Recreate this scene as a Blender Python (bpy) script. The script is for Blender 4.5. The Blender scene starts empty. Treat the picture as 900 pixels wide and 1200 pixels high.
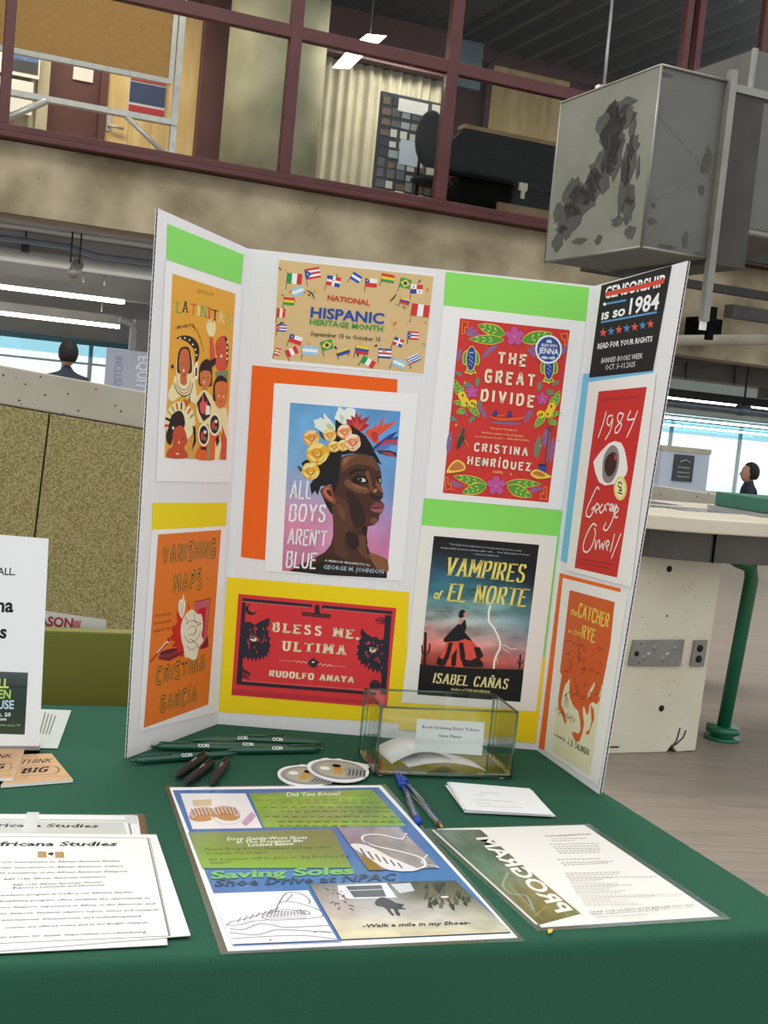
import bpy, bmesh, math, random
from mathutils import Vector, Matrix, noise as mnoise
from math import sin, cos, pi, radians as RD
sc = bpy.context.scene
# ---------------- camera ----------------
cam = bpy.data.objects.new('camera', bpy.data.cameras.new('camera')); sc.collection.objects.link(cam)
cam.data.sensor_fit = 'HORIZONTAL'; cam.data.sensor_width = 36; cam.data.lens = 36*1420.0/900
cam.data.clip_start = .05; cam.data.clip_end = 200
Rr = ((0.99255, -0.07471, 0.09625), (0.08963, -0.08739, -0.99213), (0.08253, 0.99337, -0.08005))   # rows: right, down, forward
cam.matrix_world = Matrix(((Rr[0][0], -Rr[1][0], -Rr[2][0], 0.07831), (Rr[0][1], -Rr[1][1], -Rr[2][1], -1.80113), (Rr[0][2], -Rr[1][2], -Rr[2][2], 1.22598), (0, 0, 0, 1)))
sc.camera = cam
# ---------------- light and exposure ----------------
sc.view_settings.view_transform = 'Standard'; sc.view_settings.look = 'None'
sc.view_settings.exposure = 0.0; sc.view_settings.gamma = 1.0; sc.view_settings.use_curve_mapping = False
wd = bpy.data.worlds.new('daylight'); sc.world = wd; wd.use_nodes = True
wd.node_tree.nodes['Background'].inputs[0].default_value = (.93, .97, 1, 1)
wd.node_tree.nodes['Background'].inputs[1].default_value = 1.18
CAMX, CAMY = 0.07831, -1.80113
YB = RD(18.5)
def BF(s, d, z): return (CAMX+s*cos(YB)-d*sin(YB), CAMY+s*sin(YB)+d*cos(YB), z)
def area(name, loc, sx, sy, power, col=(1, 1, 1), rot=(0, 0, 0)):
    l = bpy.data.lights.new(name, 'AREA'); l.shape = 'RECTANGLE'; l.size = sx; l.size_y = sy; l.energy = power; l.color = col
    o = bpy.data.objects.new(name, l); sc.collection.objects.link(o); o.location = loc; o.rotation_euler = rot; return o
area('atrium_fill_light', (-.8, -1.6, 3.9), 1.6, 1.6, 10, (1, .96, .9))  # weak fill added above the board for shape and gloss
area('atrium_fill_light', BF(2, 7, 9.5), 4, 3, 420, (1, .95, .87), (0, 0, YB))  # added overhead fill, high above the atrium with no fixture
area('upper_room_fill_light', BF(1.4, 14.7, 6.5), 3, .8, 125, (1, .93, .78), (0, 0, YB))  # fill added to brighten the upper room, no fixture modelled
area('upper_room_fill_light', BF(6.5, 15.0, 6.35), 1.2, .8, 85, (1, .95, .85), (0, 0, YB))  # second added fill, brightens the upstairs curtain
area('added_ceiling_uplight', BF(0, 18, 2.68), 8, .2, 60, (1, .98, .95), (pi, 0, YB))  # up-facing fills added to brighten the ceiling under the balcony
area('added_ceiling_uplight', BF(0, 20, 2.42), 8, .2, 60, (1, .98, .95), (pi, 0, YB))
area('added_ceiling_uplight', BF(0, 14.9, 2.4), 8, .2, 9, (1, .98, .95), (pi, 0, YB))  # added like the other two, with no lamp beneath it
# ---------------- materials ----------------
def lin(h):
    if isinstance(h, str): h = tuple(int(h[i:i+2], 16)/255 for i in (0, 2, 4))
    return tuple(((c+.055)/1.055)**2.4 if c > .04 else c/12.92 for c in h)
def newmat(name):
    m = bpy.data.materials.new(name); m.use_nodes = True
    return m, m.node_tree, m.node_tree.nodes['Principled BSDF']
def pm(name, c1, c2=None, scale=8, rough=.6, bump=0, metal=0, stretch=(1, 1, 1), detail=4, lo=.35, hi=.65, spec=.4, pits=None, emit=0):
    m, t, b = newmat(name); N = t.nodes; L = t.links
    b.inputs['Roughness'].default_value = rough; b.inputs['Metallic'].default_value = metal
    b.inputs['Specular IOR Level'].default_value = spec
    tc = N.new('ShaderNodeTexCoord'); mp = N.new('ShaderNodeMapping'); mp.inputs['Scale'].default_value = stretch
    ns = N.new('ShaderNodeTexNoise'); ns.inputs['Scale'].default_value = scale; ns.inputs['Detail'].default_value = detail
    L.new(tc.outputs['Object'], mp.inputs[0]); L.new(mp.outputs[0], ns.inputs['Vector'])
    rp = N.new('ShaderNodeValToRGB'); e = rp.color_ramp.elements
    e[0].position = lo; e[0].color = (*lin(c1), 1); e[1].position = hi; e[1].color = (*lin(c2 or c1), 1)
    L.new(ns.outputs['Fac'], rp.inputs[0]); out = rp.outputs[0]
    if pits:
        v = N.new('ShaderNodeTexVoronoi'); v.inputs['Scale'].default_value = pits[0]; L.new(mp.outputs[0], v.inputs['Vector'])
        r2 = N.new('ShaderNodeValToRGB'); q = r2.color_ramp.elements
        q[0].position = pits[1]; q[0].color = (*lin(pits[2]), 1); q[1].position = pits[1]+.03; q[1].color = (1, 1, 1, 1)
        mx = N.new('ShaderNodeMixRGB'); mx.blend_type = 'MULTIPLY'; mx.inputs[0].default_value = 1
        L.new(v.outputs['Distance'], r2.inputs[0]); L.new(out, mx.inputs[1]); L.new(r2.outputs[0], mx.inputs[2]); out = mx.outputs[0]
    L.new(out, b.inputs['Base Color'])
    if bump:
        bp = N.new('ShaderNodeBump'); bp.inputs['Strength'].default_value = bump; bp.inputs['Distance'].default_value = .002
        L.new(ns.outputs['Fac'], bp.inputs['Height']); L.new(bp.outputs[0], b.inputs['Normal'])
    if emit:
        b.inputs['Emission Color'].default_value = (*lin(c1), 1); b.inputs['Emission Strength'].default_value = emit
    return m
def printmat(name, rough, coat=0):
    m, t, b = newmat(name); a = t.nodes.new('ShaderNodeVertexColor'); a.layer_name = 'Col'
    ns = t.nodes.new('ShaderNodeTexNoise'); ns.inputs['Scale'].default_value = 900
    mx = t.nodes.new('ShaderNodeMixRGB'); mx.blend_type = 'OVERLAY'; mx.inputs[0].default_value = .06
    t.links.new(a.outputs[0], mx.inputs[1]); t.links.new(ns.outputs['Color'], mx.inputs[2]); t.links.new(mx.outputs[0], b.inputs['Base Color'])
    b.inputs['Roughness'].default_value = rough; b.inputs['Specular IOR Level'].default_value = .3
    b.inputs['Coat Weight'].default_value = coat; b.inputs['Coat Roughness'].default_value = .06
    return m
def clear(name, tint, refl=.12, rough=.02, gloss=(1, 1, 1), k=.8):
    m = bpy.data.materials.new(name); m.use_nodes = True; t = m.node_tree; N = t.nodes; L = t.links
    N.remove(N['Principled BSDF']); out = N['Material Output']
    tr = N.new('ShaderNodeBsdfTransparent'); tr.inputs[0].default_value = (*tint, 1)
    gl = N.new('ShaderNodeBsdfGlossy'); gl.inputs['Roughness'].default_value = rough; gl.inputs[0].default_value = (*gloss, 1)
    fr = N.new('ShaderNodeFresnel'); fr.inputs[0].default_value = 1.45
    ml = N.new('ShaderNodeMath'); ml.operation = 'MULTIPLY_ADD'; ml.inputs[1].default_value = k; ml.inputs[2].default_value = refl*.2
    mx = N.new('ShaderNodeMixShader'); L.new(fr.outputs[0], ml.inputs[0]); L.new(ml.outputs[0], mx.inputs[0])
    L.new(tr.outputs[0], mx.inputs[1]); L.new(gl.outputs[0], mx.inputs[2]); L.new(mx.outputs[0], out.inputs[0])
    return m
M = {
 'cloth': pm('green_tablecloth', '285440', '2d5c47', 900, .85, .15, spec=.15),
 'paper': pm('white_paper', 'f1efec', 'edebe8', 60, .7, 0, spec=.2),
 'board': pm('white_corrugated_board', 'ebe8e7', 'e7e4e3', 3, .6, .15, stretch=(90, 90, 2), spec=.25),
 'kraft': pm('brown_kraft', '4a3524', '5a4330', 60, .8), 'darkedge': pm('dark_flute_gap', '1c1512', '241b16', 60, .9),
 'concrete': pm('beam_concrete', '776b53', 'ab9e83', 1.3, .85, .4, detail=12, lo=.34, hi=.62, pits=(7, .035, '8a8070')),
 'concrete2': pm('wall_concrete', 'a69e8e', 'b5ad9d', 3, .8, .2, detail=6, pits=(22, .09, '80776a')),
 'pier': pm('pier_concrete', 'cdc4ae', 'd8d0bb', 4, .75, .2, detail=6, pits=(26, .06, 'a09884')),
 'tack': pm('tan_wall_panel', '7d7145', 'ab9e6c', 130, .9, .5, detail=3, lo=.4, hi=.6),
 'maroon': pm('maroon_paint', '4c2423', '54292a', 3, .5, 0), 'maroon2': pm('maroon_panel', '55302c', '5b3430', 2, .6, 0),
 'carpet': pm('striped_carpet', '7f7468', '97897b', 3, .5, .3, stretch=(1, 16, 1), detail=8, lo=.3, hi=.7, spec=.5),
 'birch': pm('birch_door', 'c4a568', 'dcc28a', 2.2, .5, 0, stretch=(3, 3, .6), detail=6), 'cork': pm('cork_board', 'a5793c', 'b0864a', 30, .9),
 'alu': pm('brushed_aluminium', 'b9b6b0', 'c6c4bf', 20, .4, 0, metal=.5), 'galv': pm('galvanised_sheet', '77766f', '8c8b83', 2, .45, 0, metal=.5, lo=.3, hi=.7),
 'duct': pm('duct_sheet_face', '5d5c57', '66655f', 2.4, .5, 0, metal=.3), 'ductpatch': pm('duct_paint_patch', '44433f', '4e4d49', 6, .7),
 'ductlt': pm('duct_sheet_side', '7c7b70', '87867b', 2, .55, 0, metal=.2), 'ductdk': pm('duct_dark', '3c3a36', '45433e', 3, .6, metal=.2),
 'curtain': pm('beige_curtain', 'a9a28c', 'b8b19b', 3, .9), 'black': pm('black_plastic', '060606', '080808', 10, .6, spec=.05), 'blackf': pm('black_fabric', '121314', '1a1b1c', 40, .9),
 'oldwood': pm('brown_piano_lid', '6a5134', '7a6040', 5, .5), 'white': pm('white_paint', 'e6e4df', 'dedcd6', 5, .6),
 'column': pm('column_concrete', '8d8a6e', 'a39f84', 2.5, .85, .3, detail=7, pits=(6, .04, '8a8468')),
 'greybeam': pm('grey_ceiling_paint', 'a09f9d', 'a9a8a6', 2, .8), 'darkceil': pm('dark_ceiling', '23211f', '2c2a28', 3, .9),
 'lampw': pm('lit_lamp_tube', 'fff8ea', None, 5, .5, emit=9), 'pipe': pm('painted_pipe', 'aaa9a5', 'b4b3b0', 4, .4, spec=.5),
 'bluepipe': pm('blue_grey_steel', '6e7c88', '7d8a96', 4, .35, metal=.4), 'darksteel': pm('dark_steel', '2c2b29', '373532', 4, .6, metal=.2),
 'winframe': pm('pale_window_frame', 'b9d2d6', 'c4dadd', 4, .4), 'blind': pm('pale_blue_blind', 'a9cdd6', 'bcdbe2', 3, .6),
 'counter': pm('cream_laminate', 'cdc2ac', 'd6ccb8', 5, .35, 0, stretch=(1, 1, 3)), 'apron': pm('grey_metal_apron', '4b4742', '57524c', 3, .35, metal=.4),
 'greenmetal': pm('green_painted_steel', '0e5f41', '12694a', 5, .3, spec=.6), 'plate': pm('steel_outlet_plate', '84807c', '918d89', 12, .4, metal=.5),
 'hole': pm('dark_hole', '1a1612', None, 5, .8), 'olive': pm('olive_bin_plastic', '747429', '7a792d', 4, .6),
 'greenpen': pm('green_pen_plastic', '164a37', '1c5340', 5, .18, spec=.6), 'greybase': pm('grey_base', '8e8b8c', None, 5, .5),
 'bluecap': pm('blue_pen_plastic', '2342a8', '2a4bb4', 5, .3), 'greyink': pm('pen_ink_tube', '6f7690', '8a8fa4', 5, .4), 'brass': pm('pen_tip_brass', 'a8824a', 'b89258', 5, .3, metal=.8),
 'skin': pm('skin', 'b58b73', 'bd937b', 5, .6), 'hair': pm('dark_hair', '17120f', '221b17', 30, .7), 'coat': pm('dark_coat', '2c3038', '383c46', 12, .9), 'darkpen': pm('dark_brown_pen_plastic', '1b1f1e', '2b302e', 8, .45, spec=.3),
 'lavender': pm('grey_lavender_banner', 'a3a6b4', 'adb0bc', 2, .7), 'foam': pm('green_foam_block', '2f5e4c', '366855', 6, .7), 'bronze': pm('sticker_bronze', 'b98a3c', 'caa050', 8, .5),
 'whiteprint': pm('white_print', 'eef0ec', None, 5, .5), 'greyprint': pm('grey_print', '8c8f86', '9a9d94', 30, .6), 'poster': pm('white_easel_panel', 'b7c0cd', 'bfc8d4', 2, .6),
 'darkposter': pm('dark_notice', '33383c', '3e4448', 20, .5), 'bluepaint': pm('print_blue', '4a6a9a', '5a7aa8', 8, .6), 'red': pm('print_red', 'a8282c', 'b03034', 8, .6), 'navy': pm('print_navy', '2e3a5e', '3a466a', 14, .6),
 'glassdoc': pm('glossy_grey_document', '6a7074', '888e92', 9, .15, spec=.8),
 'print': printmat('printed_ink', .5), 'printgloss': printmat('printed_ink_laminated', .45, .5),
}
M['pane'] = clear('clear_glass_pane', (.975, .99, .98), .06, .02)
M['glassedge'] = clear('green_glass_edge', (.55, .74, .65), .3, .15)
M['winglass'] = clear('window_glass', (.97, .99, .99), .1, .03)
M['blind'] = clear('translucent_blind', (.62, .84, .90), .1, .4, k=.3)
M['laminate'] = clear('laminating_film', (.96, .975, .97), .05, .2, k=.35)
M['balglass'] = clear('balcony_glass', (.95, .96, .95), 0, .06, k=.18)
# ---------------- mesh helpers ----------------
def link(o, parent=None):
    sc.collection.objects.link(o)
    if parent: o.parent = parent
    return o
class MB:
    def __init__(s): s.v = []; s.f = []; s.mi = []; s.smooth = []
    def add(s, vs, fs, mi=0, sm=False):
        n = len(s.v); s.v += [tuple(v) for v in vs]; s.f += [tuple(i+n for i in f) for f in fs]; s.mi += [mi]*len(fs); s.smooth += [sm]*len(fs); return s
    def box(s, a, b, mi=0, fr=None):
        """box between local corners a and b, mapped by fr"""
        vs = [(x, y, z) for x in (a[0], b[0]) for y in (a[1], b[1]) for z in (a[2], b[2])]
        if fr: vs = [fr(*v) for v in vs]
        return s.add(vs, [(0, 1, 3, 2), (4, 6, 7, 5), (0, 4, 5, 1), (2, 3, 7, 6), (0, 2, 6, 4), (1, 5, 7, 3)], mi)
    def prism(s, pts, z0, z1, fr=None, mi=0):
        """polygon in (x, y) extruded along z"""
        n = len(pts); f = fr or (lambda x, y, z: (x, y, z))
        vs = [f(x, y, z0) for x, y in pts]+[f(x, y, z1) for x, y in pts]
        return s.add(vs, [tuple(range(n))[::-1], tuple(range(n, 2*n))]+[(i, (i+1) % n, n+(i+1) % n, n+i) for i in range(n)], mi)
    def tube(s, pts, r, seg=10, mi=0, caps=True):
        pts = [Vector(p) for p in pts]; rs = r if isinstance(r, (list, tuple)) else [r]*len(pts); vs = []; up = None
        for i, p in enumerate(pts):
            t = (pts[min(i+1, len(pts)-1)]-pts[max(i-1, 0)]).normalized()
            if up is None: up = Vector((0, 0, 1)) if abs(t.z) < .9 else Vector((1, 0, 0))
            a = t.cross(up).normalized(); b = a.cross(t).normalized(); up = b
            vs += [p+a*rs[i]*cos(2*pi*k/seg)+b*rs[i]*sin(2*pi*k/seg) for k in range(seg)]
        fs = [(i*seg+k, i*seg+(k+1) % seg, (i+1)*seg+(k+1) % seg, (i+1)*seg+k) for i in range(len(pts)-1) for k in range(seg)]
        if caps: fs += [tuple(range(seg))[::-1], tuple(range((len(pts)-1)*seg, len(pts)*seg))]
        return s.add(vs, fs, mi, True)
    def ball(s, c, rx, ry, rz, seg=14, rings=9, mi=0, f=None):
        vs = []
        for i in range(rings+1):
            th = pi*i/rings
            for k in range(seg):
                ph = 2*pi*k/seg; d = [sin(th)*cos(ph), sin(th)*sin(ph), cos(th)]
                q = f(d) if f else 1
                vs.append((c[0]+d[0]*rx*q, c[1]+d[1]*ry*q, c[2]+d[2]*rz*q))
        return s.add(vs, [(i*seg+k, (i+1)*seg+k, (i+1)*seg+(k+1) % seg, i*seg+(k+1) % seg) for i in range(rings) for k in range(seg)], mi, True)
    def build(s, name, mat, parent=None):
        org = Vector(parent_loc(parent)) if parent else Vector((0, 0, 0))
        me = bpy.data.meshes.new(name); me.from_pydata([tuple(Vector(v)-org) for v in s.v], [], s.f)
        for m in (mat if isinstance(mat, (list, tuple)) else [mat]): me.materials.append(M[m] if isinstance(m, str) else m)
        for p, i, k in zip(me.polygons, s.mi, s.smooth): p.material_index = i; p.use_smooth = k
        me.validate(); me.update()
        bm = bmesh.new(); bm.from_mesh(me); bmesh.ops.remove_doubles(bm, verts=bm.verts, dist=1e-6); bmesh.ops.recalc_face_normals(bm, faces=bm.faces); bm.to_mesh(me); bm.free()
        o = link(bpy.data.objects.new(name, me), parent); return o
def parent_loc(p):
    v = Vector(p.location)
    while p.parent: p = p.parent; v += Vector(p.location)
    return v
def tag(o, label=None, cat=None, group=None, kind=None):
    for k, v in (('label', label), ('category', cat), ('group', group), ('kind', kind)):
        if v: o[k] = v
    return o
def thing(name, label, cat, loc, group=None, kind=None):
    o = link(bpy.data.objects.new(name, None)); o.location = loc; o.empty_display_size = .05; return tag(o, label, cat, group, kind)
def solo(mb, name, mat, label, cat, loc, group=None):
    """a thing that is one mesh, with its origin at its base"""
    o = mb.build(name, mat); L = Vector(loc); o.data.transform(Matrix.Translation(-L)); o.location = L; return tag(o, label, cat, group)
def struct(mb, name, mat, parent=None):
    o = mb.build(name, mat, parent)
    if not parent: o['kind'] = 'structure'
    return o
def bevel(o, w=.003, seg=2):
    m = o.modifiers.new('bevel', 'BEVEL'); m.width = w; m.segments = seg; m.limit_method = 'ANGLE'; return o
TZ = .74
# ================= SETTING =================
struct(MB().box((-7, -5, -.1), (26, 27, 0), fr=BF), 'floor', 'carpet')
# concrete spandrel of the balcony with a projecting ledge line
struct(MB().box((-7, 13.02, 2.88), (18, 13.45, 3.59), fr=BF), 'trim_1', 'concrete')
# ramp wall with sloping cap and tan panels
ramp = thing('wall_ramp', None, None, BF(1, 5, 0), kind='structure')
zt = lambda s: 1.312-.087*s
mb = MB(); fr = lambda s, z, d: BF(s, d, z)
mb.prism([(-2.2, zt(-2.2)-.15), (2.5, zt(2.5)-.15), (4.10, .90), (4.14, .95), (4.0, .985), (3.4, zt(3.4)+.0), (-2.2, zt(-2.2))], 4.97, 5.16, fr)
bevel(mb.build('wall_cap', 'concrete2', ramp), .006)
MB().prism([(-2.2, 0), (4.02, 0), (4.02, .9), (2.5, zt(2.5)-.151), (-2.2, zt(-2.2)-.151)], 5.0, 5.14, fr).build('wall_core', 'concrete2', ramp)
e = -2.2
for s0, s1 in ((-2.2, -1.6), (-1.6, -.48), (-.48, .64), (.64, 1.76), (1.76, 2.88), (2.88, 3.3)):
    g = .0035; sl = .012
    bevel(MB().prism([(s0+g-sl*3, .06), (s1-g-sl*3, .06), (s1-g+sl, zt(s1)-.156), (s0+g+sl, zt(s0)-.156)], 4.955, 4.998, fr).build('tack_panel', 'tack', ramp), .003)
# glazed balcony front
W1 = thing('window_1', None, None, BF(5, 13, 3.6), kind='structure')
for z0, z1, d0, d1 in ((3.60, 3.655, 12.86, 13.1), (3.665, 3.74, 12.93, 13.07), (5.17, 5.31, 12.95, 13.06)):
    bevel(MB().box((-2, d0, z0), (14, d1, z1), fr=BF).build('rail', 'maroon', W1), .008)
mul = [(-1.6, .08), (1.05, .1), (4.0, .13), (5.89, .14), (9.02, .09), (9.2, .09), (10.2, .1), (12, .1)]
for s, w in mul: bevel(MB().box((s-w/2, 12.94, 3.74), (s+w/2, 13.06, 7.4), fr=BF).build('mullion', 'maroon', W1), .008)
for i in range(len(mul)-1):
    a = mul[i][0]+mul[i][1]/2; b = mul[i+1][0]-mul[i+1][1]/2
    if b-a < .2: continue
    for z0, z1 in ((3.74, 5.17), (5.31, 7.4)): MB().box((a, 12.985, z0), (b, 12.995, z1), fr=BF).build('pane', 'balglass', W1)
# upper storey
struct(MB().box((-4, 13.45, 3.3), (22, 18.6, 3.5), fr=BF), 'floor_upper', 'carpet')
struct(MB().box((-4, 13.45, 6.75), (7.35, 18.6, 6.9), fr=BF).box((7.35, 13.45, 7.2), (22, 18.6, 7.4), fr=BF), 'ceiling_upper', 'darkceil')
uw = MB(); uw.box((-4, 16.3, 3.5), (7.4, 16.45, 6.75), fr=BF); struct(uw, 'wall_upper', 'maroon2')
struct(MB().box((7.4, 18, 3.5), (22, 18.15, 7.2), fr=BF), 'wall_upper_right', 'maroon2')
struct(MB().box((7.3, 16.3, 3.5), (7.4, 18, 6.75), fr=BF), 'wall_upper_return', 'maroon2')
rib = MB()
for i in range(16): rib.box((7.5+i*.45, 13.6, 7.08), (7.58+i*.45, 17.9, 7.2), fr=BF)
struct(rib, 'trim_2', 'ductdk')
struct(MB().box((5.2, 15.9, 6.0), (7.3, 16.1, 6.16), fr=BF).box((7.3, 17.8, 6.95), (12, 17.95, 7.2), fr=BF).box((5.1, 15.9, 6.16), (5.25, 16.1, 6.7), fr=BF), 'trim_3', 'maroon')
# birch door left with maroon frame and notice
D = thing('door_1', None, None, BF(3.1, 16.2, 3.5), kind='structure')
for k in range(4): MB().box((2.56+k*.29, 16.2, 3.52), (2.846+k*.29, 16.25, 6.2), fr=BF).build('plank', 'birch', D)
MB().box((2.46, 16.16, 3.5), (2.555, 16.29, 6.2), fr=BF).build('door_frame', 'maroon2', D)
MB().box((3.71, 16.0, 3.5), (4.06, 16.29, 6.75), fr=BF).build('door_frame', 'maroon2', D)
h = MB().tube([BF(2.60, 16.19, 4.56), BF(2.60, 16.13, 4.56), BF(2.78, 16.13, 4.55)], .018); h.box((2.565, 16.185, 4.5), (2.63, 16.2, 4.72), fr=BF); h.build('door_handle', 'alu', D)
D2 = thing('door_2', None, None, BF(9.5, 17.9, 3.5), kind='structure')
for k in range(4): MB().box((8.84+k*.36, 17.9, 3.5), (9.196+k*.36, 17.98, 6.98), fr=BF).build('plank', 'birch', D2)
MB().box((8.74, 17.86, 3.5), (8.835, 18, 7.05), fr=BF).build('door_frame', 'maroon2', D2)
MB().box((10.29, 17.86, 3.5), (10.4, 18, 7.05), fr=BF).build('door_frame', 'maroon2', D2)
# round concrete column upstairs
c = MB(); cc = BF(4.46, 15.2, 0); c.tube([(cc[0], cc[1], 3.5), (cc[0], cc[1], 6.75)], .62, 40)
struct(c, 'trim_4', 'column')
# curtains upstairs: pleated cloth, two lengths
def curtain(s0, s1, d, z0, z1, label):
    m = MB(); n = int((s1-s0)/.02); vs = []
    for i in range(n+1):
        s = s0+(s1-s0)*i/n; w = sin(s*42)*.035+sin(s*17+1)*.02
        vs += [BF(s, d+w, z0), BF(s, d+w, z1)]
    m.add(vs, [(2*i, 2*i+2, 2*i+3, 2*i+1) for i in range(n)], sm=True)
    return solo(m, 'curtain', 'curtain', label, 'curtain', BF((s0+s1)/2, d, z0))
curtain(4.9, 7.25, 16.15, 3.52, 6.0, 'long pleated beige curtain behind the photo collage board upstairs')
curtain(.9, 1.68, 16.15, 3.52, 5.6, 'pale pleated curtain below the wall posters at the far upper left')
struct(MB().box((1.68, 16.1, 3.5), (1.82, 16.3, 6.2), fr=BF), 'trim_5', 'curtain')
# wall posters upstairs left
t = thing('wall_poster', 'white poster with blue landscape picture, upper of two behind the left glazing', 'poster', BF(1.9, 16.0, 4.93))
MB().box((1.0, 16.0, 4.93), (1.68, 16.02, 5.72), fr=BF).build('sheet', 'white', t)
MB().box((1.28, 15.99, 4.98), (1.66, 16.0, 5.12), fr=BF).build('picture', 'darkposter', t); MB().box((1.26, 15.99, 5.12), (1.66, 16.0, 5.33), fr=BF).build('picture', 'bluepaint', t)
solo(MB().box((1.0, 16.0, 4.48), (1.62, 16.02, 4.88), fr=BF), 'wall_poster', 'white', 'plain white poster below the landscape poster behind the left glazing', 'poster', BF(1.7, 16, 4.48))
t = thing('door_plaque', 'small white room number plaque above a square notice on the maroon panel', 'sign', BF(2.33, 16.28, 5.27))
MB().box((2.14, 16.27, 5.36), (2.36, 16.3, 5.43), fr=BF).build('number_strip', 'white', t); MB().box((2.12, 16.27, 5.08), (2.37, 16.3, 5.31), fr=BF).build('notice', 'white', t)
t = thing('door_notice', 'blue, white and red notice taped on the pale wooden door upstairs', 'notice', BF(3.05, 16.18, 4.8))
MB().box((2.82, 16.18, 4.78), (3.3, 16.195, 5.62), fr=BF).build('sheet', 'poster', t)
for z0, z1, mm in ((4.8, 4.88, 'red'), (4.92, 5.17, 'navy'), (5.19, 5.27, 'red'), (5.3, 5.42, 'darkposter')): MB().box((2.83, 16.17, z0), (3.29, 16.18, z1), fr=BF).build('band', mm, t)
# rolling cork board behind the glass
t = thing('rolling_cork_board', 'cork board on a pale metal rolling frame behind the left glazing', 'board', BF(2, 14, 3.5))
MB().box((-.6, 13.98, 4.74), (2.86, 14.01, 6.3), fr=BF).build('cork_panel', 'cork', t)
MB().box((-.6, 13.96, 4.685), (2.9, 14.03, 4.74), fr=BF).build('frame_rail', 'alu', t)
MB().box((2.86, 13.96, 4.74), (2.91, 14.03, 6.3), fr=BF).build('frame_rail', 'alu', t)
MB().box((-.6, 13.94, 4.24), (3.0, 14.05, 4.3), fr=BF).build('frame_rail', 'alu', t)
MB().box((2.93, 13.96, 3.5), (3.0, 14.03, 6.3), fr=BF).build('post', 'alu', t)
MB().box((-.6, 13.96, 3.5), (-.53, 14.03, 6.3), fr=BF).build('post', 'alu', t)
MB().tube([BF(2.42, 13.95, 4.24), BF(2.95, 13.95, 3.86)], .03, 6).build('brace', 'alu', t)
MB().tube([BF(1.55, 13.95, 4.24), BF(1.02, 13.95, 3.9)], .04, 6).build('brace', 'alu', t)
# collage board
t = thing('photo_collage_board', 'tall board covered with small photographs in front of the curtain', 'board', BF(6.25, 15, 3.5))
bk_ = MB().box((5.84, 15, 3.6), (6.72, 15.04, 5.38), fr=BF).build('backing', 'darkposter', t)
random.seed(3); pc = [pm('photo_tone', c, None) for c in ('8a8680', 'b9b4a8', '5e6064', '3a3a3c', '9aa2aa', 'd0ccc0', '70604e')]
for r in range(13):
    for q in range(6):
        if r == 12 and 1 < q < 5: continue
        s = 5.87+q*.14; z = 3.64+r*.132
        MB().box((s, 14.985, z), (s+random.uniform(.09, .13), 15, z+random.uniform(.07, .12)), fr=BF).build('photograph', random.choice(pc), bk_)
MB().box((6.16, 14.97, 4.5), (6.5, 14.985, 4.82), fr=BF).build('caption_card', 'poster', t); MB().box((6.08, 14.97, 5.17), (6.5, 14.985, 5.33), fr=BF).build('caption_card', 'white', t)
# office chair, high table and piano
t = thing('office_chair', 'black high-backed chair before the photo collage board', 'chair', BF(6.2, 14.0, 3.5))
MB().ball(BF(6.17, 14.05, 4.67), .19, .09, .35).build('backrest', 'blackf', t); MB().ball(BF(6.2, 13.95, 4.13), .27, .25, .07).build('seat', 'blackf', t)
MB().tube([BF(6.05, 14.05, 3.52), BF(6.05, 14.05, 4.5)], .02, 6).build('back_post', 'black', t)
for s in (6.02, 6.36): MB().tube([BF(s, 13.95, 3.5), BF(s, 13.95, 4.1)], .02, 6).build('leg', 'black', t)
t = thing('grand_piano', 'black upright-lidded piano shape with brown edge upstairs', 'piano', BF(7.4, 14.4, 3.5))
t['label'] = 'large black piano with brown lid edge behind the upper glazing'
MB().prism([(6.55, 4.73), (6.75, 4.93), (8.7, 4.93), (8.7, 4.35), (6.55, 4.35)], 14.3, 14.42, fr).build('lid', 'black', t)
MB().box((6.72, 14.26, 4.94), (8.8, 14.46, 4.99), fr=BF).build('lid_edge', 'oldwood', t)
MB().box((6.8, 14.43, 3.98), (8.7, 15.1, 4.38), fr=BF).build('case', 'black', t)
MB().box((7.3, 14.25, 3.98), (8.8, 14.3, 4.1), fr=BF).build('lower_rail', 'oldwood', t)
for s in (6.8, 7.05, 8.5): MB().tube([BF(s, 14.5, 3.5), BF(s, 14.5, 4.0)], [.05, .09], 8).build('leg', 'black', t)
MB().box((7.6, 14.27, 4.3), (7.72, 14.3, 4.4), fr=BF).box((7.64, 14.27, 4.2), (7.69, 14.3, 4.3), fr=BF).build('tag', 'curtain', t)
# lamp fixture upstairs
t = thing('ceiling_lamp', 'white rectangular lamp glowing behind the upper glazing', 'lamp', BF(5.3, 14.6, 5.7))
MB().prism([(5.0, 5.42), (5.22, 5.45), (5.47, 5.74), (5.22, 5.72)], 14.55, 14.6, fr).build('lamp_panel', 'lampw', t)
MB().prism([(5.3, 5.8), (5.58, 5.84), (5.66, 5.93), (5.4, 5.9)], 14.55, 14.6, fr).build('lamp_panel', 'lampw', t)
MB().tube([BF(5.45, 14.58, 5.9), BF(5.45, 14.58, 6.75)], .012, 6).build('hanger', 'darksteel', t)
MB().prism([(5.0, 5.42), (5.22, 5.45), (5.66, 5.93), (5.4, 5.9)], 14.61, 14.66, fr).build('housing', 'alu', t)
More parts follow.
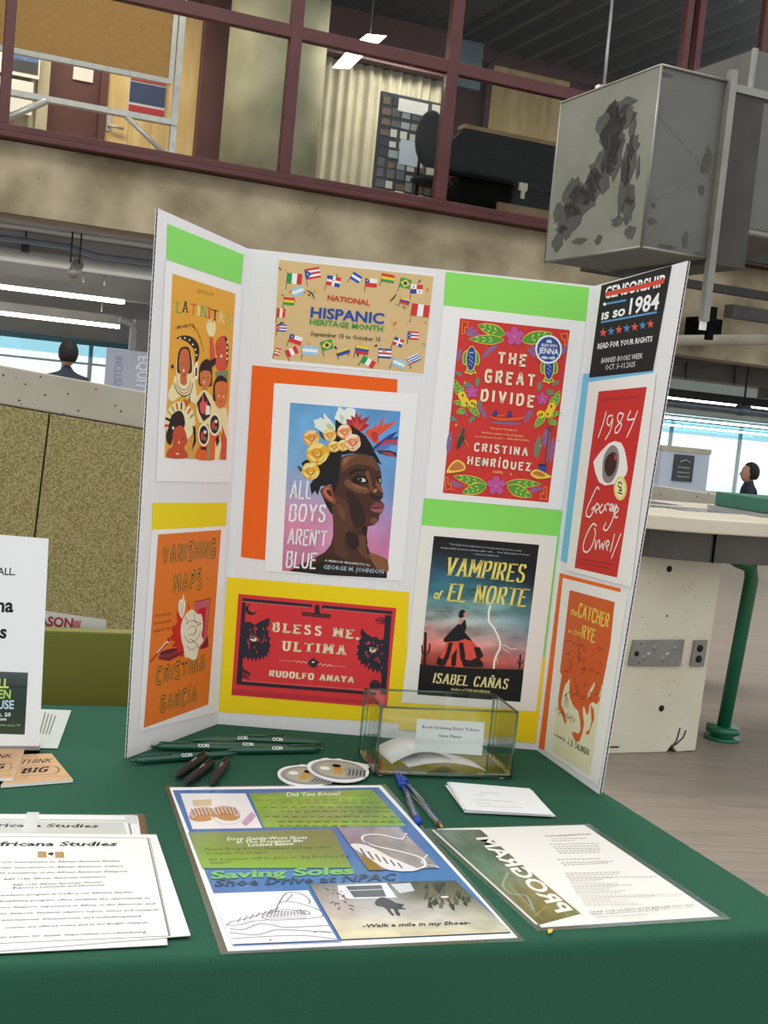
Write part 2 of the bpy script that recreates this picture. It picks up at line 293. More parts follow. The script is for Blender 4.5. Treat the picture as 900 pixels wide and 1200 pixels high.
# conduit with junction box upstairs right
t = thing('conduit', 'grey conduit with junction box hanging left of the big duct', 'pipe', BF(8.2, 13.6, 5.4))
MB().tube([BF(8.3, 13.6, 5.55), BF(8.28, 13.6, 6.7)], .02, 6).build('tube', 'alu', t); MB().box((8.2, 13.55, 5.4), (8.36, 13.65, 5.62), fr=BF).build('junction_box', 'alu', t)
mb = MB().box((6.4, 17.2, 6.3), (8.3, 17.3, 7.0), fr=BF); solo(mb, 'ventilation_duct', 'bluepipe', 'blue-grey duct panel near the dark upstairs ceiling', 'duct', BF(7.4, 17.2, 6.3))
# ground floor beyond the beam: ceiling, far glazing
struct(MB().box((-7, 13.45, 2.95), (26, 26, 3.1), fr=BF), 'ceiling', 'greybeam')
struct(MB().box((-7, 15.1, 2.66), (14, 15.4, 2.95), fr=BF).box((-7, 19.2, 2.6), (14, 19.5, 2.95), fr=BF), 'trim_6', 'greybeam')
W2 = thing('window_2', None, None, BF(3, 24, 0), kind='structure')
MB().box((-7, 24, 2.0), (8.5, 24.2, 3.0), fr=BF).build('window_head', 'greybeam', W2); MB().box((-7, 24, 0), (8.5, 24.2, .25), fr=BF).build('window_sill', 'white', W2)
for s in (-6, -4, -2, 0, 1.4, 3.35, 3.85, 5.5, 7): MB().box((s-.035, 24, .25), (s+.035, 24.1, 2.0), fr=BF).build('mullion', 'winframe', W2)
MB().box((-7, 23.9, 1.78), (8.5, 23.95, 2.1), fr=BF).build('blind', 'blind', W2); MB().box((-7, 24.02, 1.62), (8.5, 24.08, 1.66), fr=BF).build('rail', 'winframe', W2)
MB().box((-7, 24.04, .25), (8.5, 24.05, 2.0), fr=BF).build('pane', 'winglass', W2)
W3 = thing('window_3', None, None, BF(18, 24, 0), kind='structure')
MB().box((8.5, 24, 1.75), (26, 24.2, 3.0), fr=BF).build('window_head', 'greybeam', W3)
for s in (8.6, 11.5, 14.5, 17.55, 19.6, 21.6, 24): MB().box((s-.03, 24, .0), (s+.03, 24.08, 1.75), fr=BF).build('mullion', 'winframe', W3)
MB().box((8.5, 24.02, .02), (26, 24.08, .07), fr=BF).build('rail', 'winframe', W3); MB().box((8.5, 23.9, 1.45), (26, 23.95, 1.8), fr=BF).build('blind', 'blind', W3)
MB().box((8.5, 24.04, .0), (26, 24.05, 1.75), fr=BF).build('pane', 'winglass', W3)
# ---- services under the balcony, left ----
def pipe(name, label, pts, r, mat, cat='pipe', group=None): return solo(MB().tube([BF(*p) for p in pts], r, 12), name, mat, label, cat, BF(*pts[0]), group)
pipe('ceiling_pipe', 'thick pale pipe running left to right just under the balcony', [(-3, 15, 2.66), (6, 15, 2.66)], .085, 'pipe')
pipe('ceiling_pipe', 'thin bluish conduit above the thick pale pipe at left', [(-3, 14.6, 2.78), (2.0, 14.6, 2.80), (2.3, 14.6, 2.74), (5, 14.6, 2.76)], .035, 'bluepipe')
for k, (d, z, s1, lb) in enumerate(((18, 2.455, 3.30, 'upper of two long glowing tube lights at left'), (20, 2.19, 3.62, 'lower of two long glowing tube lights at left'))):
    t = thing('linear_light', lb, 'lamp', BF(1, d, z))
    MB().box((-4, d-.05, z), (s1, d+.05, z+.055), fr=BF).build('tube', 'lampw', t)
    MB().prism([(-4, z+.056), (s1, z+.056), (s1-.05, z+.2), (-4, z+.2)], d-.12, d+.12, fr).build('housing', 'pipe', t)
    for s in (-2, 1.6 if k else 2.7, s1-.3): MB().tube([BF(s, d, z+.2), BF(s, d, 2.95)], .012, 6).build('hanger', 'darksteel', t)
t = thing('spot_lamp', 'small silver track spotlight hanging below the pale pipe', 'lamp', BF(2.05, 14.4, 2.45))
MB().tube([BF(2.02, 14.3, 2.47), BF(2.1, 14.5, 2.60)], [.06, .07], 12).build('lamp_head', 'alu', t)
for s in (2.0, 2.1): MB().tube([BF(s, 14.4, 2.6), BF(s, 14.4, 2.95)], .01, 6).build('hanger', 'darksteel', t)
t = thing('pipe_bracket', 'small dark bracket holding the thick pale pipe at left', 'bracket', BF(1.55, 14.95, 2.7))
MB().box((1.51, 14.9, 2.7), (1.59, 15, 2.84), fr=BF).build('clamp', 'darksteel', t); MB().tube([BF(1.55, 14.95, 2.8), BF(1.55, 14.95, 2.95)], .01, 6).build('rod', 'darksteel', t)
for s, lb in ((3.1, 'left of two bent pale pipes above the banner'), (3.55, 'right of two bent pale pipes above the banner')):
    pipe('bent_pipe', lb, [(s, 16, 0.0), (s, 16, 2.0), (s+(-.05 if s < 3.3 else .05), 16, 2.08), (s+(-.2 if s < 3.3 else .2), 16, 2.12)], .045, 'pipe')
solo(MB().box((3.3, 17, 1.6), (5.5, 17.4, 2.2), fr=BF), 'wall_panel', 'greybeam', 'grey box behind the bent pipes beside the display board', 'panel', BF(4, 17, 1.6))
t = thing('hanging_banner', 'grey-lavender upright banner with white sideways lettering', 'banner', BF(2.7, 14, 0))
MB().box((2.42, 14, .1), (3.1, 14.02, 1.67), fr=BF).build('banner_sheet', 'lavender', t); MB().box((2.4, 13.95, 0), (3.12, 14.07, .1), fr=BF).build('foot', 'alu', t)
BANNER = t
# ---- person 1 (only the head shows over the ramp wall) ----
def person(loc, yaw, H, label, hairmat='hair', sit=False):
    t = thing('person', label, 'person', loc)
    k = H/1.7; hp = .92*k if not sit else .50
    J = [(0, 0, hp), (0, 0, hp+.28*k), (0, 0, hp+.5*k), (0, 0, hp+.57*k), (0, .01, hp+.64*k)]; Rd = [(.15, .11), (.13, .1), (.17, .1), (.055, .055), (.05, .05)]; E_ = [(0, 1), (1, 2), (2, 3), (3, 4)]
    for sx in (-1, 1):
        b = len(J); J += [(sx*.19*k, 0, hp+.48*k), (sx*.25*k, .02, hp+.2*k), (sx*.2*k, .2*k, hp+.08*k), (sx*.18*k, .26*k, hp+.06*k)]; Rd += [(.06, .06), (.045, .045), (.032, .032), (.03, .02)]; E_ += [(2, b), (b, b+1), (b+1, b+2), (b+2, b+3)]
        b = len(J)
        J += ([(sx*.1*k, 0, hp-.06*k), (sx*.1*k, .42*k, hp-.04*k), (sx*.1*k, .42*k, .08), (sx*.1*k, .54*k, .03)] if sit else [(sx*.1*k, 0, hp-.08*k), (sx*.1*k, .02, .48*k), (sx*.1*k, 0, .08), (sx*.1*k, .13*k, .03)])
        Rd += [(.09, .09), (.065, .065), (.045, .045), (.04, .03)]; E_ += [(0, b), (b, b+1), (b+1, b+2), (b+2, b+3)]
    me = bpy.data.meshes.new('body'); me.from_pydata(J, E_, []); o = link(bpy.data.objects.new('body', me), t)
    o.modifiers.new('skin', 'SKIN')
    for v, r in zip(me.skin_vertices[0].data, Rd): v.radius = r
    me.skin_vertices[0].data[0].use_root = True
    o.modifiers.new('sub', 'SUBSURF').levels = 1; me.materials.append(M['coat']); o.rotation_euler.z = yaw
    hz = hp+.75*k; face = lambda d: 1+.06*d[1] if d[2] < 0 else 1
    m = MB().ball((0, .02, hz), .075, .095, .118, 18, 12, f=face).ball((0, .115, hz-.01), .014, .02, .02, 8, 6)
    for sx in (-1, 1): m.ball((sx*.078, .035, hz-.012), .01, .016, .025, 8, 6)
    h = m.build('head', 'skin'); h.parent = t; h.rotation_euler.z = yaw
    m = MB().ball((0, -.005, hz+.02), .095, .11, .125, 20, 12, f=lambda d: 1 if (d[1] < .5 or d[2] > .55) and d[2] > -.8 else .7)
    h = m.build('hair', hairmat); h.parent = t; h.rotation_euler.z = yaw
    return t
person(BF(1.71, 12, 0), YB, 1.53, 'person with short dark hair whose head shows above the ramp wall at left')
person(BF(10.0, 12, -.0), YB+1.2, .98, 'seated person with dark hair beyond the green foam block', sit=True)
st = MB().box((9.75, 11.85, 0), (10.25, 12.25, .28), fr=BF); solo(st, 'low_bench', 'coat', 'low dark bench under the seated person beyond the counter', 'bench', BF(10, 12, 0))
# easel panel at right
t = thing('notice_panel', 'pale blue-white free-standing panel with a small dark notice before the bright windows', 'panel', BF(9, 12, 0))
MB().box((8.66, 12, 0), (9.36, 12.3, 1.12), fr=BF).build('panel', 'poster', t); MB().box((8.65, 11.99, 1.121), (9.37, 12.31, 1.18), fr=BF).build('top_edge', 'curtain', t)
MB().box((8.84, 11.985, .77), (9.13, 12, 1.09), fr=BF).build('dark_notice', 'darkposter', t)
for z in (.82, .87, .93): MB().box((8.9, 11.98, z), (9.08, 11.985, z+.015), fr=BF).build('text_line', 'greybase', t)
MB().tube([BF(8.92, 11.98, 1.0), BF(9.0, 11.98, 1.03), BF(9.07, 11.98, 1.0)], .012, 6).build('picture_mark', 'greybase', t)
# ---- big duct ----
t = thing('air_duct', 'huge weathered sheet metal duct box hanging from the ceiling at upper right', 'duct', BF(5.7, 8, 2.7))
big_duct = t
MB().box((5.37, 8, 2.69), (6.0, 8.02, 4.06), fr=BF).build('front_sheet', 'duct', t)
MB().box((5.355, 8, 2.69), (5.37, 9.45, 4.06), fr=BF).build('side_sheet', 'ductlt', t)
MB().box((5.37, 8.02, 2.69), (6.0, 9.45, 2.71), fr=BF).build('bottom_sheet', 'duct', t); MB().box((5.37, 8.02, 4.04), (6.0, 9.45, 4.06), fr=BF).build('top_sheet', 'duct', t)
sm = MB()
for a, b in (((5.36, 7.99, 2.69), (5.36, 7.99, 4.06)), ((5.36, 7.99, 4.06), (5.36, 9.45, 4.06)), ((5.36, 7.99, 2.69), (5.36, 9.45, 2.69)), ((5.36, 9.45, 2.69), (5.36, 9.45, 4.06)), ((5.36, 7.99, 4.06), (6.0, 7.99, 4.06)), ((5.36, 7.99, 2.69), (6.0, 7.99, 2.69))): sm.tube([BF(*a), BF(*b)], .012, 6)
sm.build('corner_seam', 'galv', t)
MB().tube([BF(5.38, 7.995, 3.7), BF(5.95, 7.99, 3.32), BF(5.39, 7.995, 3.05)], .0015, 5).build('cross_break', 'ductlt', t)
MB().box((5.975, 7.94, 2.2), (6.035, 8.0, 4.14), fr=BF).build('flange', 'galv', t)
MB().box((6.05, 8.02, 2.66), (6.38, 9.4, 4.02), fr=BF).build('dark_section', 'ductdk', t)
MB().box((5.99, 8.0, 4.0), (6.6, 8.1, 4.06), fr=BF).build('top_flange', 'galv', t)
# paint wear: irregular dark patches with their own shape
def patchy(nm, cells, frm):
    m = MB(); random.seed(11)
    for (u, v, ru, rv, n) in cells:
        pts = [(u+cos(2*pi*i/n)*ru*random.uniform(.55, 1.15), v+sin(2*pi*i/n)*rv*random.uniform(.55, 1.15)) for i in range(n)]
        m.prism(pts, 0, .002, frm)
    m.build(nm, 'ductpatch', t)
sf = lambda d, z, e: BF(5.353-e-random.random()*0, d, z)
patchy('worn_patch', [(8.55, 3.60, .2, .26, 22), (8.70, 3.35, .22, .2, 20), (8.40, 3.75, .14, .1, 18), (8.95, 3.15, .25, .16, 20), (8.32, 3.2, .08, .28, 22), (8.22, 3.0, .1, .12, 16), (9.1, 3.0, .2, .14, 18), (8.5, 3.85, .22, .07, 18), (8.25, 3.5, .09, .1, 16), (9.25, 2.85, .1, .1, 14), (8.15, 2.82, .08, .06, 12), (8.9, 2.82, .14, .03, 12), (9.2, 2.95, .12, .03, 12), (8.6, 2.8, .06, .05, 10), (9.3, 3.1, .08, .1, 12), (8.35, 2.92, .1, .05, 12), (8.62, 3.72, .22, .22, 20), (8.5, 3.45, .16, .2, 18), (8.8, 3.25, .2, .15, 18), (9.05, 3.2, .2, .2, 18), (8.3, 3.35, .12, .2, 16), (8.28, 3.62, .05, .14, 12), (8.2, 3.12, .07, .12, 12), (8.14, 3.3, .03, .1, 10)], sf)
ff = lambda s, z, e: BF(s, 7.998-e, z)
patchy('worn_patch', [(5.88, 3.42, .045, .13, 14), (5.86, 3.2, .03, .05, 10), (5.44, 2.9, .05, .03, 10), (5.43, 3.02, .025, .02, 8), (5.76, 2.8, .03, .07, 10), (5.6, 2.73, .1, .015, 10), (5.9, 2.72, .04, .01, 8), (5.43, 4.0, .06, .02, 8)], ff)
t = thing('air_duct', 'smaller duct beside the huge one at the right picture edge', 'duct', BF(7, 9, 3))
MB().prism([(6.75, 3.10), (6.9, 3.25), (6.9, 4.35), (6.7, 4.3)], 8.9, 9, fr).build('side_flange', 'ductlt', t)
MB().box((6.9, 8.9, 3.18), (8.2, 10.4, 4.7), fr=BF).build('duct_body', 'duct', t); MB().tube([BF(6.9, 8.88, 4.7), BF(6.88, 8.88, 3.22), BF(6.95, 8.88, 3.14), BF(8.2, 8.88, 3.14)], .03, 8).build('rim', 'galv', t)
# ---- services at right, below and behind the duct ----
def bar(label, a, b, w, h, mat, name='ceiling_beam', cat='beam', group=None):
    return solo(MB().box((a[0], a[1]-w/2, a[2]-h/2), (b[0], a[1]+w/2, a[2]+h/2), fr=BF), name, mat, label, cat, BF(a[0], a[1], a[2]-h/2), group)
struct(MB().box((8.6, 12.98, 2.35), (18, 13.4, 2.879), fr=BF), 'trim_7', 'concrete')
bar('dark steel beam crossing the concrete just under the big duct', (7.0, 11.5, 3.02), (13, 11.5, 3.02), .1, .09, 'darksteel')
bar('long grey-green beam behind the hanging bracket at right', (8.6, 11, 2.72), (13, 11, 2.72), .15, .14, 'ductdk')
bar('dark beam across the top right, above the concrete', (7.6, 12.2, 3.62), (13, 12.2, 3.62), .1, .22, 'darksteel')
t = big_duct
MB().box((5.98, 7.96, 2.13), (6.03, 7.99, 2.2), fr=BF).build('end_cap', 'white', t); MB().box((6.05, 7.95, 2.22), (6.11, 8.0, 2.32), fr=BF).build('bracket', 'black', t)
MB().box((6.05, 7.95, 2.06), (6.1, 8.0, 2.16), fr=BF).build('bracket', 'black', t)
solo(MB().box((9.5, 12.7, 2.52), (9.86, 12.985, 2.83), fr=BF), 'junction_box', 'black', 'dark box hanging in front of the concrete at right', 'box', BF(9.7, 12.8, 2.52))
pipe('ceiling_pipe', 'tan pipe slanting upward to the right under the concrete', [(8.0, 11.2, 2.33), (11.5, 11.2, 2.75)], .06, 'concrete2')
for k, (a, b, z0, z1, d, mm, lb) in enumerate(((10.2, 12.9, 2.2, 2.75, 15, 'duct', 'long dull duct section left of the shiny panel at right'), (12.95, 14.2, 2.05, 2.75, 15, 'galv', 'shiny pale duct panel left of the dark upright at right'), (14.6, 17, 2.2, 2.94, 15, 'bluepipe', 'blue-grey duct panel at the right picture edge'))):
    t = thing('air_duct', lb, 'duct', BF(a, d, z0))
    MB().box((a, d, z0), (b, d+.6, z1), fr=BF).build('duct_body', mm, t)
    n = 3
    for i in range(n+1): MB().box((a+(b-a)*i/n-.02, d-.03, z0-.02), (a+(b-a)*i/n+.02, d, z1), fr=BF).build('flange', 'darksteel' if i in (0, n) else mm, t)
pipe('sagging_duct', 'large dark rounded duct sagging above the panels at right', [(8.8, 14, 2.5), (10, 14, 2.53), (12, 14, 2.62), (14.5, 14, 2.74)], .19, 'ductdk', 'duct')
bar('dark band beam directly over the far windows at right', (9, 16.4, 2.02), (20, 16.4, 2.02), .2, .13, 'darksteel')
pipe('ceiling_pipe', 'blue-grey pipe with a joint crossing low at right', [(9.3, 14.85, 1.79), (17, 14.85, 1.82)], .055, 'bluepipe')
t = thing('pipe_joint', 'short blue-grey coupling on the low pipe at right', 'joint', BF(12.25, 15.2, 1.8)); MB().tube([BF(12.0, 14.85, 1.803), BF(12.2, 14.85, 1.806)], .085, 12).build('coupling', 'bluepipe', t); MB().tube([BF(12.1, 14.85, 1.88), BF(12.1, 14.85, 2.95)], .015, 6).build('rod', 'darksteel', t)
for k, (s0, s1, d, z, lb) in enumerate(((10, 17, 17, 1.98, 'highest white light strip over the far windows at right'), (13, 19, 20, 1.72, 'middle white light strip over the far windows at right'), (15, 22, 21.5, 1.6, 'lowest white light strip over the far windows at right'))):
    t = thing('linear_light', lb, 'lamp', BF(s0, d, z)); MB().box((s0, d-.15, z-.03), (s1, d+.15, z), fr=BF).build('tube', 'lampw', t); MB().box((s0, d-.2, z), (s1, d+.2, z+.06), fr=BF).build('housing', 'blind', t)
    for q in (s0+.5, s1-.5): MB().tube([BF(q, d, z+.06), BF(q, d, 2.95)], .012, 6).build('hanger', 'darksteel', t)
bar('thin dark beam above the light strips at right', (10, 18, 1.9), (22, 18, 1.9), .3, .12, 'ductdk')
# ---- service counter with pier and leg ----
pier = thing('service_counter', 'cream rounded counter on a concrete pier and green steel leg at right', 'counter', BF(3.0, 4.0, 0))
mb = MB().prism([(2.2, 0.012), (2.4, 0.0), (2.98, 0.0), (3.0, .03), (3.03, .0), (3.12, .004), (3.143, .80), (3.143, .904), (2.2, .904)], 3.87, 4.2, fr); bevel(mb.build('pier', 'pier', pier), .006)
cr = MB()
for l in ([(3.0, .02), (3.02, .05), (3.03, .1)], [(3.015, .03), (3.05, .06), (3.06, .09)], [(2.5, .035), (2.62, .03), (2.75, .028)]): cr.tube([BF(s, 3.869, z) for s, z in l], .003, 5)
cr.build('crack', 'hole', pier)
for s, z, r in ((2.89, .735, .013), (2.93, .18, .013), (2.905, .55, .004)):
    p = BF(s, 3.869, z); q = BF(s, 3.874, z); MB().tube([p, q], r, 14).build('bolt_hole', 'hole', pier)
t = thing('outlet_plate', 'wide grey steel plate with knock-outs on the cream pier', 'outlet', BF(2.87, 3.865, .34))
pl_ = bevel(MB().prism([(2.745, .352), (2.755, .452), (2.995, .458), (2.99, .352)], 3.858, 3.868, fr).build('plate', 'plate', t), .002)
for s, z, r, mm in ((2.775, .4, .011, 'hole'), (2.83, .4, .008, 'alu'), (2.855, .425, .012, 'greybase'), (2.81, .385, .012, 'greybase'), (2.92, .4, .008, 'alu'), (2.95, .425, .012, 'greybase'), (2.9, .38, .012, 'greybase'), (2.79, .44, .003, 'hole'), (2.79, .365, .003, 'hole'), (2.965, .37, .003, 'hole')): MB().tube([BF(s, 3.8575, z), BF(s, 3.86, z)], r, 12).build('knock_out', mm, pl_)
t = thing('outlet_plate', 'small grey steel plate with two dark sockets on the cream pier', 'outlet', BF(3.07, 3.865, .34))
pl_ = bevel(MB().prism([(3.038, .352), (3.045, .456), (3.108, .458), (3.102, .352)], 3.858, 3.868, fr).build('plate', 'plate', t), .002)
for z in (.382, .425): MB().tube([BF(3.072, 3.8565, z), BF(3.072, 3.86, z)], .015, 14).build('socket', 'hole', pl_)
t = pier
def stad(s0, s1, d0, d1, n=14):
    r = (d1-d0)/2; c = (d0+d1)/2
    return [(s1, d0)]+[(s1, d1)]+[(s0+r-sin(pi*i/n)*r, c+cos(pi*i/n)*r) for i in range(n+1)]
frt_ = lambda s, d, z: BF(s, d, z)
bevel(MB().prism(stad(2.36, 5.5, 3.6, 4.55), .905, .96, frt_).build('counter_top', 'counter', t), .006)
MB().prism(stad(2.56, 5.5, 3.68, 4.47), .79, .905, frt_).build('apron', 'apron', t)
MB().box((2.935, 3.672, .79), (2.94, 3.68, .905), fr=BF).build('apron_joint', 'black', t)
MB().tube([BF(3.30, 4.04, .79), BF(3.36, 4.04, .76), BF(3.425, 4.04, .74), BF(3.44, 4.04, .69), BF(3.385, 4.04, .03)], [.03, .03, .03, .03, .028], 14).build('leg', 'greenmetal', t)
MB().tube([BF(3.385, 4.04, .0), BF(3.385, 4.04, .012)], .075, 24).tube([BF(3.385, 4.04, .03), BF(3.385, 4.04, .055)], .07, 24).tube([BF(3.385, 4.04, .01), BF(3.385, 4.04, .03)], .05, 24).build('foot_plate', 'greenmetal', t)
MB().tube([BF(5.2, 4.3, .79), BF(5.2, 4.3, .0)], .028, 12).build('leg', 'greenmetal', t)
for (a, b, d0, d1, lb) in ((2.75, 2.95, 4.0, 4.3, 'dark glossy sheet lying furthest left on the cream counter'), (2.98, 3.3, 3.95, 4.15, 'dark glossy sheet nearest the green block on the counter'), (2.9, 3.2, 4.22, 4.42, 'dark glossy sheet near the back of the cream counter')):
    solo(MB().prism([(a, d0), (b, d0+.03), (b-.03, d1), (a-.04, d1-.02)], .9605, .9625, frt_), 'glossy_sheet', 'glassdoc', lb, 'sheet', BF(a, d0, .96))
t = thing('foam_block', 'green block on a grey tray on the cream counter at right edge', 'block', BF(3.7, 3.95, .96))
bevel(MB().box((3.33, 3.9, .976), (4.0, 4.2, 1.036), fr=BF).build('block', 'foam', t), .004); MB().box((3.31, 3.88, .9605), (4.0, 4.22, .975), fr=BF).build('tray', 'greybase', t)
# ================= TABLE =================
TY = RD(13.2); e1 = Vector((cos(TY), sin(TY), 0)); e2 = Vector((cos(RD(-74.1)), sin(RD(-74.1)), 0))
F0 = Vector((.2465, -.7223, TZ)); S0 = Vector((.6054, -.3734, TZ)); B0 = Vector((-.17, .0635, TZ))
def isect(p, a, q, b):
    d = a.x*b.y-a.y*b.x; w = q-p; return p+a*((w.x*b.y-w.y*b.x)/d)
cFR = isect(F0, e1, S0, e2); cBR = isect(B0, e1, S0, e2); cFL = cFR-e1*1.85; cBL = cBR-e1*1.85
nin = Vector((-sin(TY), cos(TY), 0))
def tl(u, v, z):   # u along front 0..1, v front->back 0..1
    a = cFL.lerp(cFR, u); b = cBL.lerp(cBR, u); q = a.lerp(b, v); return Vector((q.x, q.y, z))
# cloth: top grid, rounded rim, four falls with soft folds
nu, nv = 120, 60; r = .009
verts = []; faces = []
def topz(p):
    dd = (Vector((p.x, p.y, 0))-Vector((-.115, -.40, 0))).dot(Vector((-.134, .991, 0)))
    return TZ-.0006+.0011*math.exp(-(dd/.004)**2)*(1 if p.x < 0 else max(0, 1-p.x*9))
for j in range(nv+1):
    for i in range(nu+1):
        u = r/1.85+(1-2*r/1.85)*i/nu; v = .01+.98*j/nv; p = tl(u, v, 0); verts.append((p.x, p.y, topz(p)))
for j in range(nv):
    for i in range(nu): k = j*(nu+1)+i; faces.append((k, k+1, k+nu+2, k+nu+1))
rim = [j for j in range(nu+1)]+[j*(nu+1)+nu for j in range(1, nv+1)]+[nv*(nu+1)+i for i in range(nu-1, -1, -1)]+[j*(nu+1) for j in range(nv-1, 0, -1)]
cen = tl(.5, .5, 0); n = len(rim); prev = rim
outs = []
for q, idx in enumerate(rim):
    p = Vector(verts[idx]); a = Vector(verts[rim[(q+1) % n]])-Vector(verts[rim[q-1]]); o_ = Vector((a.y, -a.x, 0)).normalized(); outs.append(o_)
prof = [(.0035, .0008), (.0065, .003), (.0085, .007), (.0092, .013), (.0095, .03), (.010, .07), (.012, .15), (.015, .28), (.019, .42), (.024, .56), (.028, .70)]
for (o, dn) in prof:
    cur_ = []
    for q, idx in enumerate(rim):
        p = Vector(verts[rim[q]]); w = max(0, dn-.03)
        fold = (sin(q*.33)+.6*sin(q*.121+1.3))*.012*min(1, w*2.5)
        z = TZ-.0006-dn
        pp = p+outs[q]*(o+fold+.012*w); verts.append((pp.x, pp.y, z)); cur_.append(len(verts)-1)
    for q in range(n): faces.append((prev[q], cur_[q], cur_[(q+1) % n], prev[(q+1) % n]))
    prev = cur_
me = bpy.data.meshes.new('tablecloth'); me.from_pydata([tuple(Vector(v)-Vector((cen.x, cen.y, 0))) for v in verts], [], faces); me.materials.append(M['cloth'])
for p in me.polygons: p.use_smooth = True
cl = link(bpy.data.objects.new('tablecloth', me)); cl.location = (cen.x, cen.y, 0); tag(cl, 'dark green cloth draped over the long display table', 'tablecloth')
bm = bmesh.new(); bm.from_mesh(me); bmesh.ops.recalc_face_normals(bm, faces=bm.faces); bm.to_mesh(me); bm.free()
t = thing('folding_table', 'folding table hidden under the dark green cloth', 'table', (cen.x, cen.y, 0))
tf = lambda u, v, z: tuple(tl(u, v, z))
MB().box((.012, .02, TZ-.045), (.988, .98, TZ-.004), fr=tf).build('tabletop', 'greybase', t)
for u in (.08, .92):
    for v in (.12, .88): MB().tube([tf(u, v, 0), tf(u, v, TZ-.045)], .014, 8).build('leg', 'darksteel', t)
# ================= DISPLAY BOARD =================
BC = {'ltb': (-0.09807, -0.20542, 0.74), 'ltt': (-0.11787, -0.18267, 1.46294), 'flb': (0.00902, -0.00106, 0.74), 'flt': (-0.00889, 0.02417, 1.44938), 'frb': (0.4948, -0.01325, 0.74), 'frt': (0.51178, 0.01104, 1.4474), 'rtb': (0.54007, -0.21556, 0.74), 'rtt': (0.56907, -0.24309, 1.46103)}
bd = thing('display_board', 'white three-panel cardboard display board covered with book covers', 'display board', (.25, -.05, TZ))
TH = .004
def panel(q, N, name, edge):
    """q: bottom-left, bottom-right, top-right, top-left on the front face; body extends behind by TH"""
    q = [Vector(v) for v in q]; N = Vector(N)
    for nm, a, b in ((name, 0, .0008), ('back_liner', TH-.0008, TH)):
        MB().add([v-N*a for v in q]+[v-N*b for v in q], [(0, 1, 2, 3), (7, 6, 5, 4), (0, 4, 5, 1), (1, 5, 6, 2), (2, 6, 7, 3), (3, 7, 4, 0)]).build(nm, 'board', bd)
    # fluted core: a zigzag of kraft paper between the liners, open at the free edge
    m = MB(); i0, i1 = edge; lo, hi = q[i0], q[i1]; inn = (q[1-i0 if i0 < 2 else i0]-lo).normalized(); n = 200; vs = []
    for k in range(n+1):
        p = lo.lerp(hi, k/n)-N*(.0009 if k % 2 else TH-.0009); vs += [p+inn*.0003, p+inn*.02]
    m.add(vs, [(2*k, 2*k+1, 2*k+3, 2*k+2) for k in range(n)]); m.build('corrugated_core', 'kraft', bd)
    m = MB(); a = inn*.006; c = [lo+a-N*.0009, hi+a-N*.0009, hi+a-N*(TH-.0009), lo+a-N*(TH-.0009)]; w = inn*.015
    m.add(c+[v+w for v in c], [(0, 1, 2, 3), (7, 6, 5, 4), (0, 4, 5, 1), (1, 5, 6, 2), (2, 6, 7, 3), (3, 7, 4, 0)]).build('core_shadow_gap', 'darkedge', bd)
panel([BC['ltb'], BC['flb'], BC['flt'], BC['ltt']], (0.88509, -0.4638, 0.03884), 'left_wing', (0, 3))
panel([BC['frb'], BC['rtb'], BC['rtt'], BC['frt']], (-0.9754, -0.21826, 0.0309), 'right_wing', (1, 2))
q = [Vector(BC[k]) for k in ('flb', 'frb', 'frt', 'flt')]; Nn = Vector((-0.02506, -0.99908, 0.0349))
for nm, a, b in (('centre_panel', 0, .0008), ('back_liner', TH-.0008, TH)): MB().add([v-Nn*a for v in q]+[v-Nn*b for v in q], [(0, 1, 2, 3), (7, 6, 5, 4), (0, 4, 5, 1), (1, 5, 6, 2), (2, 6, 7, 3), (3, 7, 4, 0)]).build(nm, 'board', bd)
for a, b in (('flb', 'flt'), ('frb', 'frt')): MB().tube([Vector(BC[a])+Vector((0, .0025, .003)), Vector(BC[b])+Vector((0, .0025, -.001))], .0024, 8).build('fold_crease', 'board', bd)
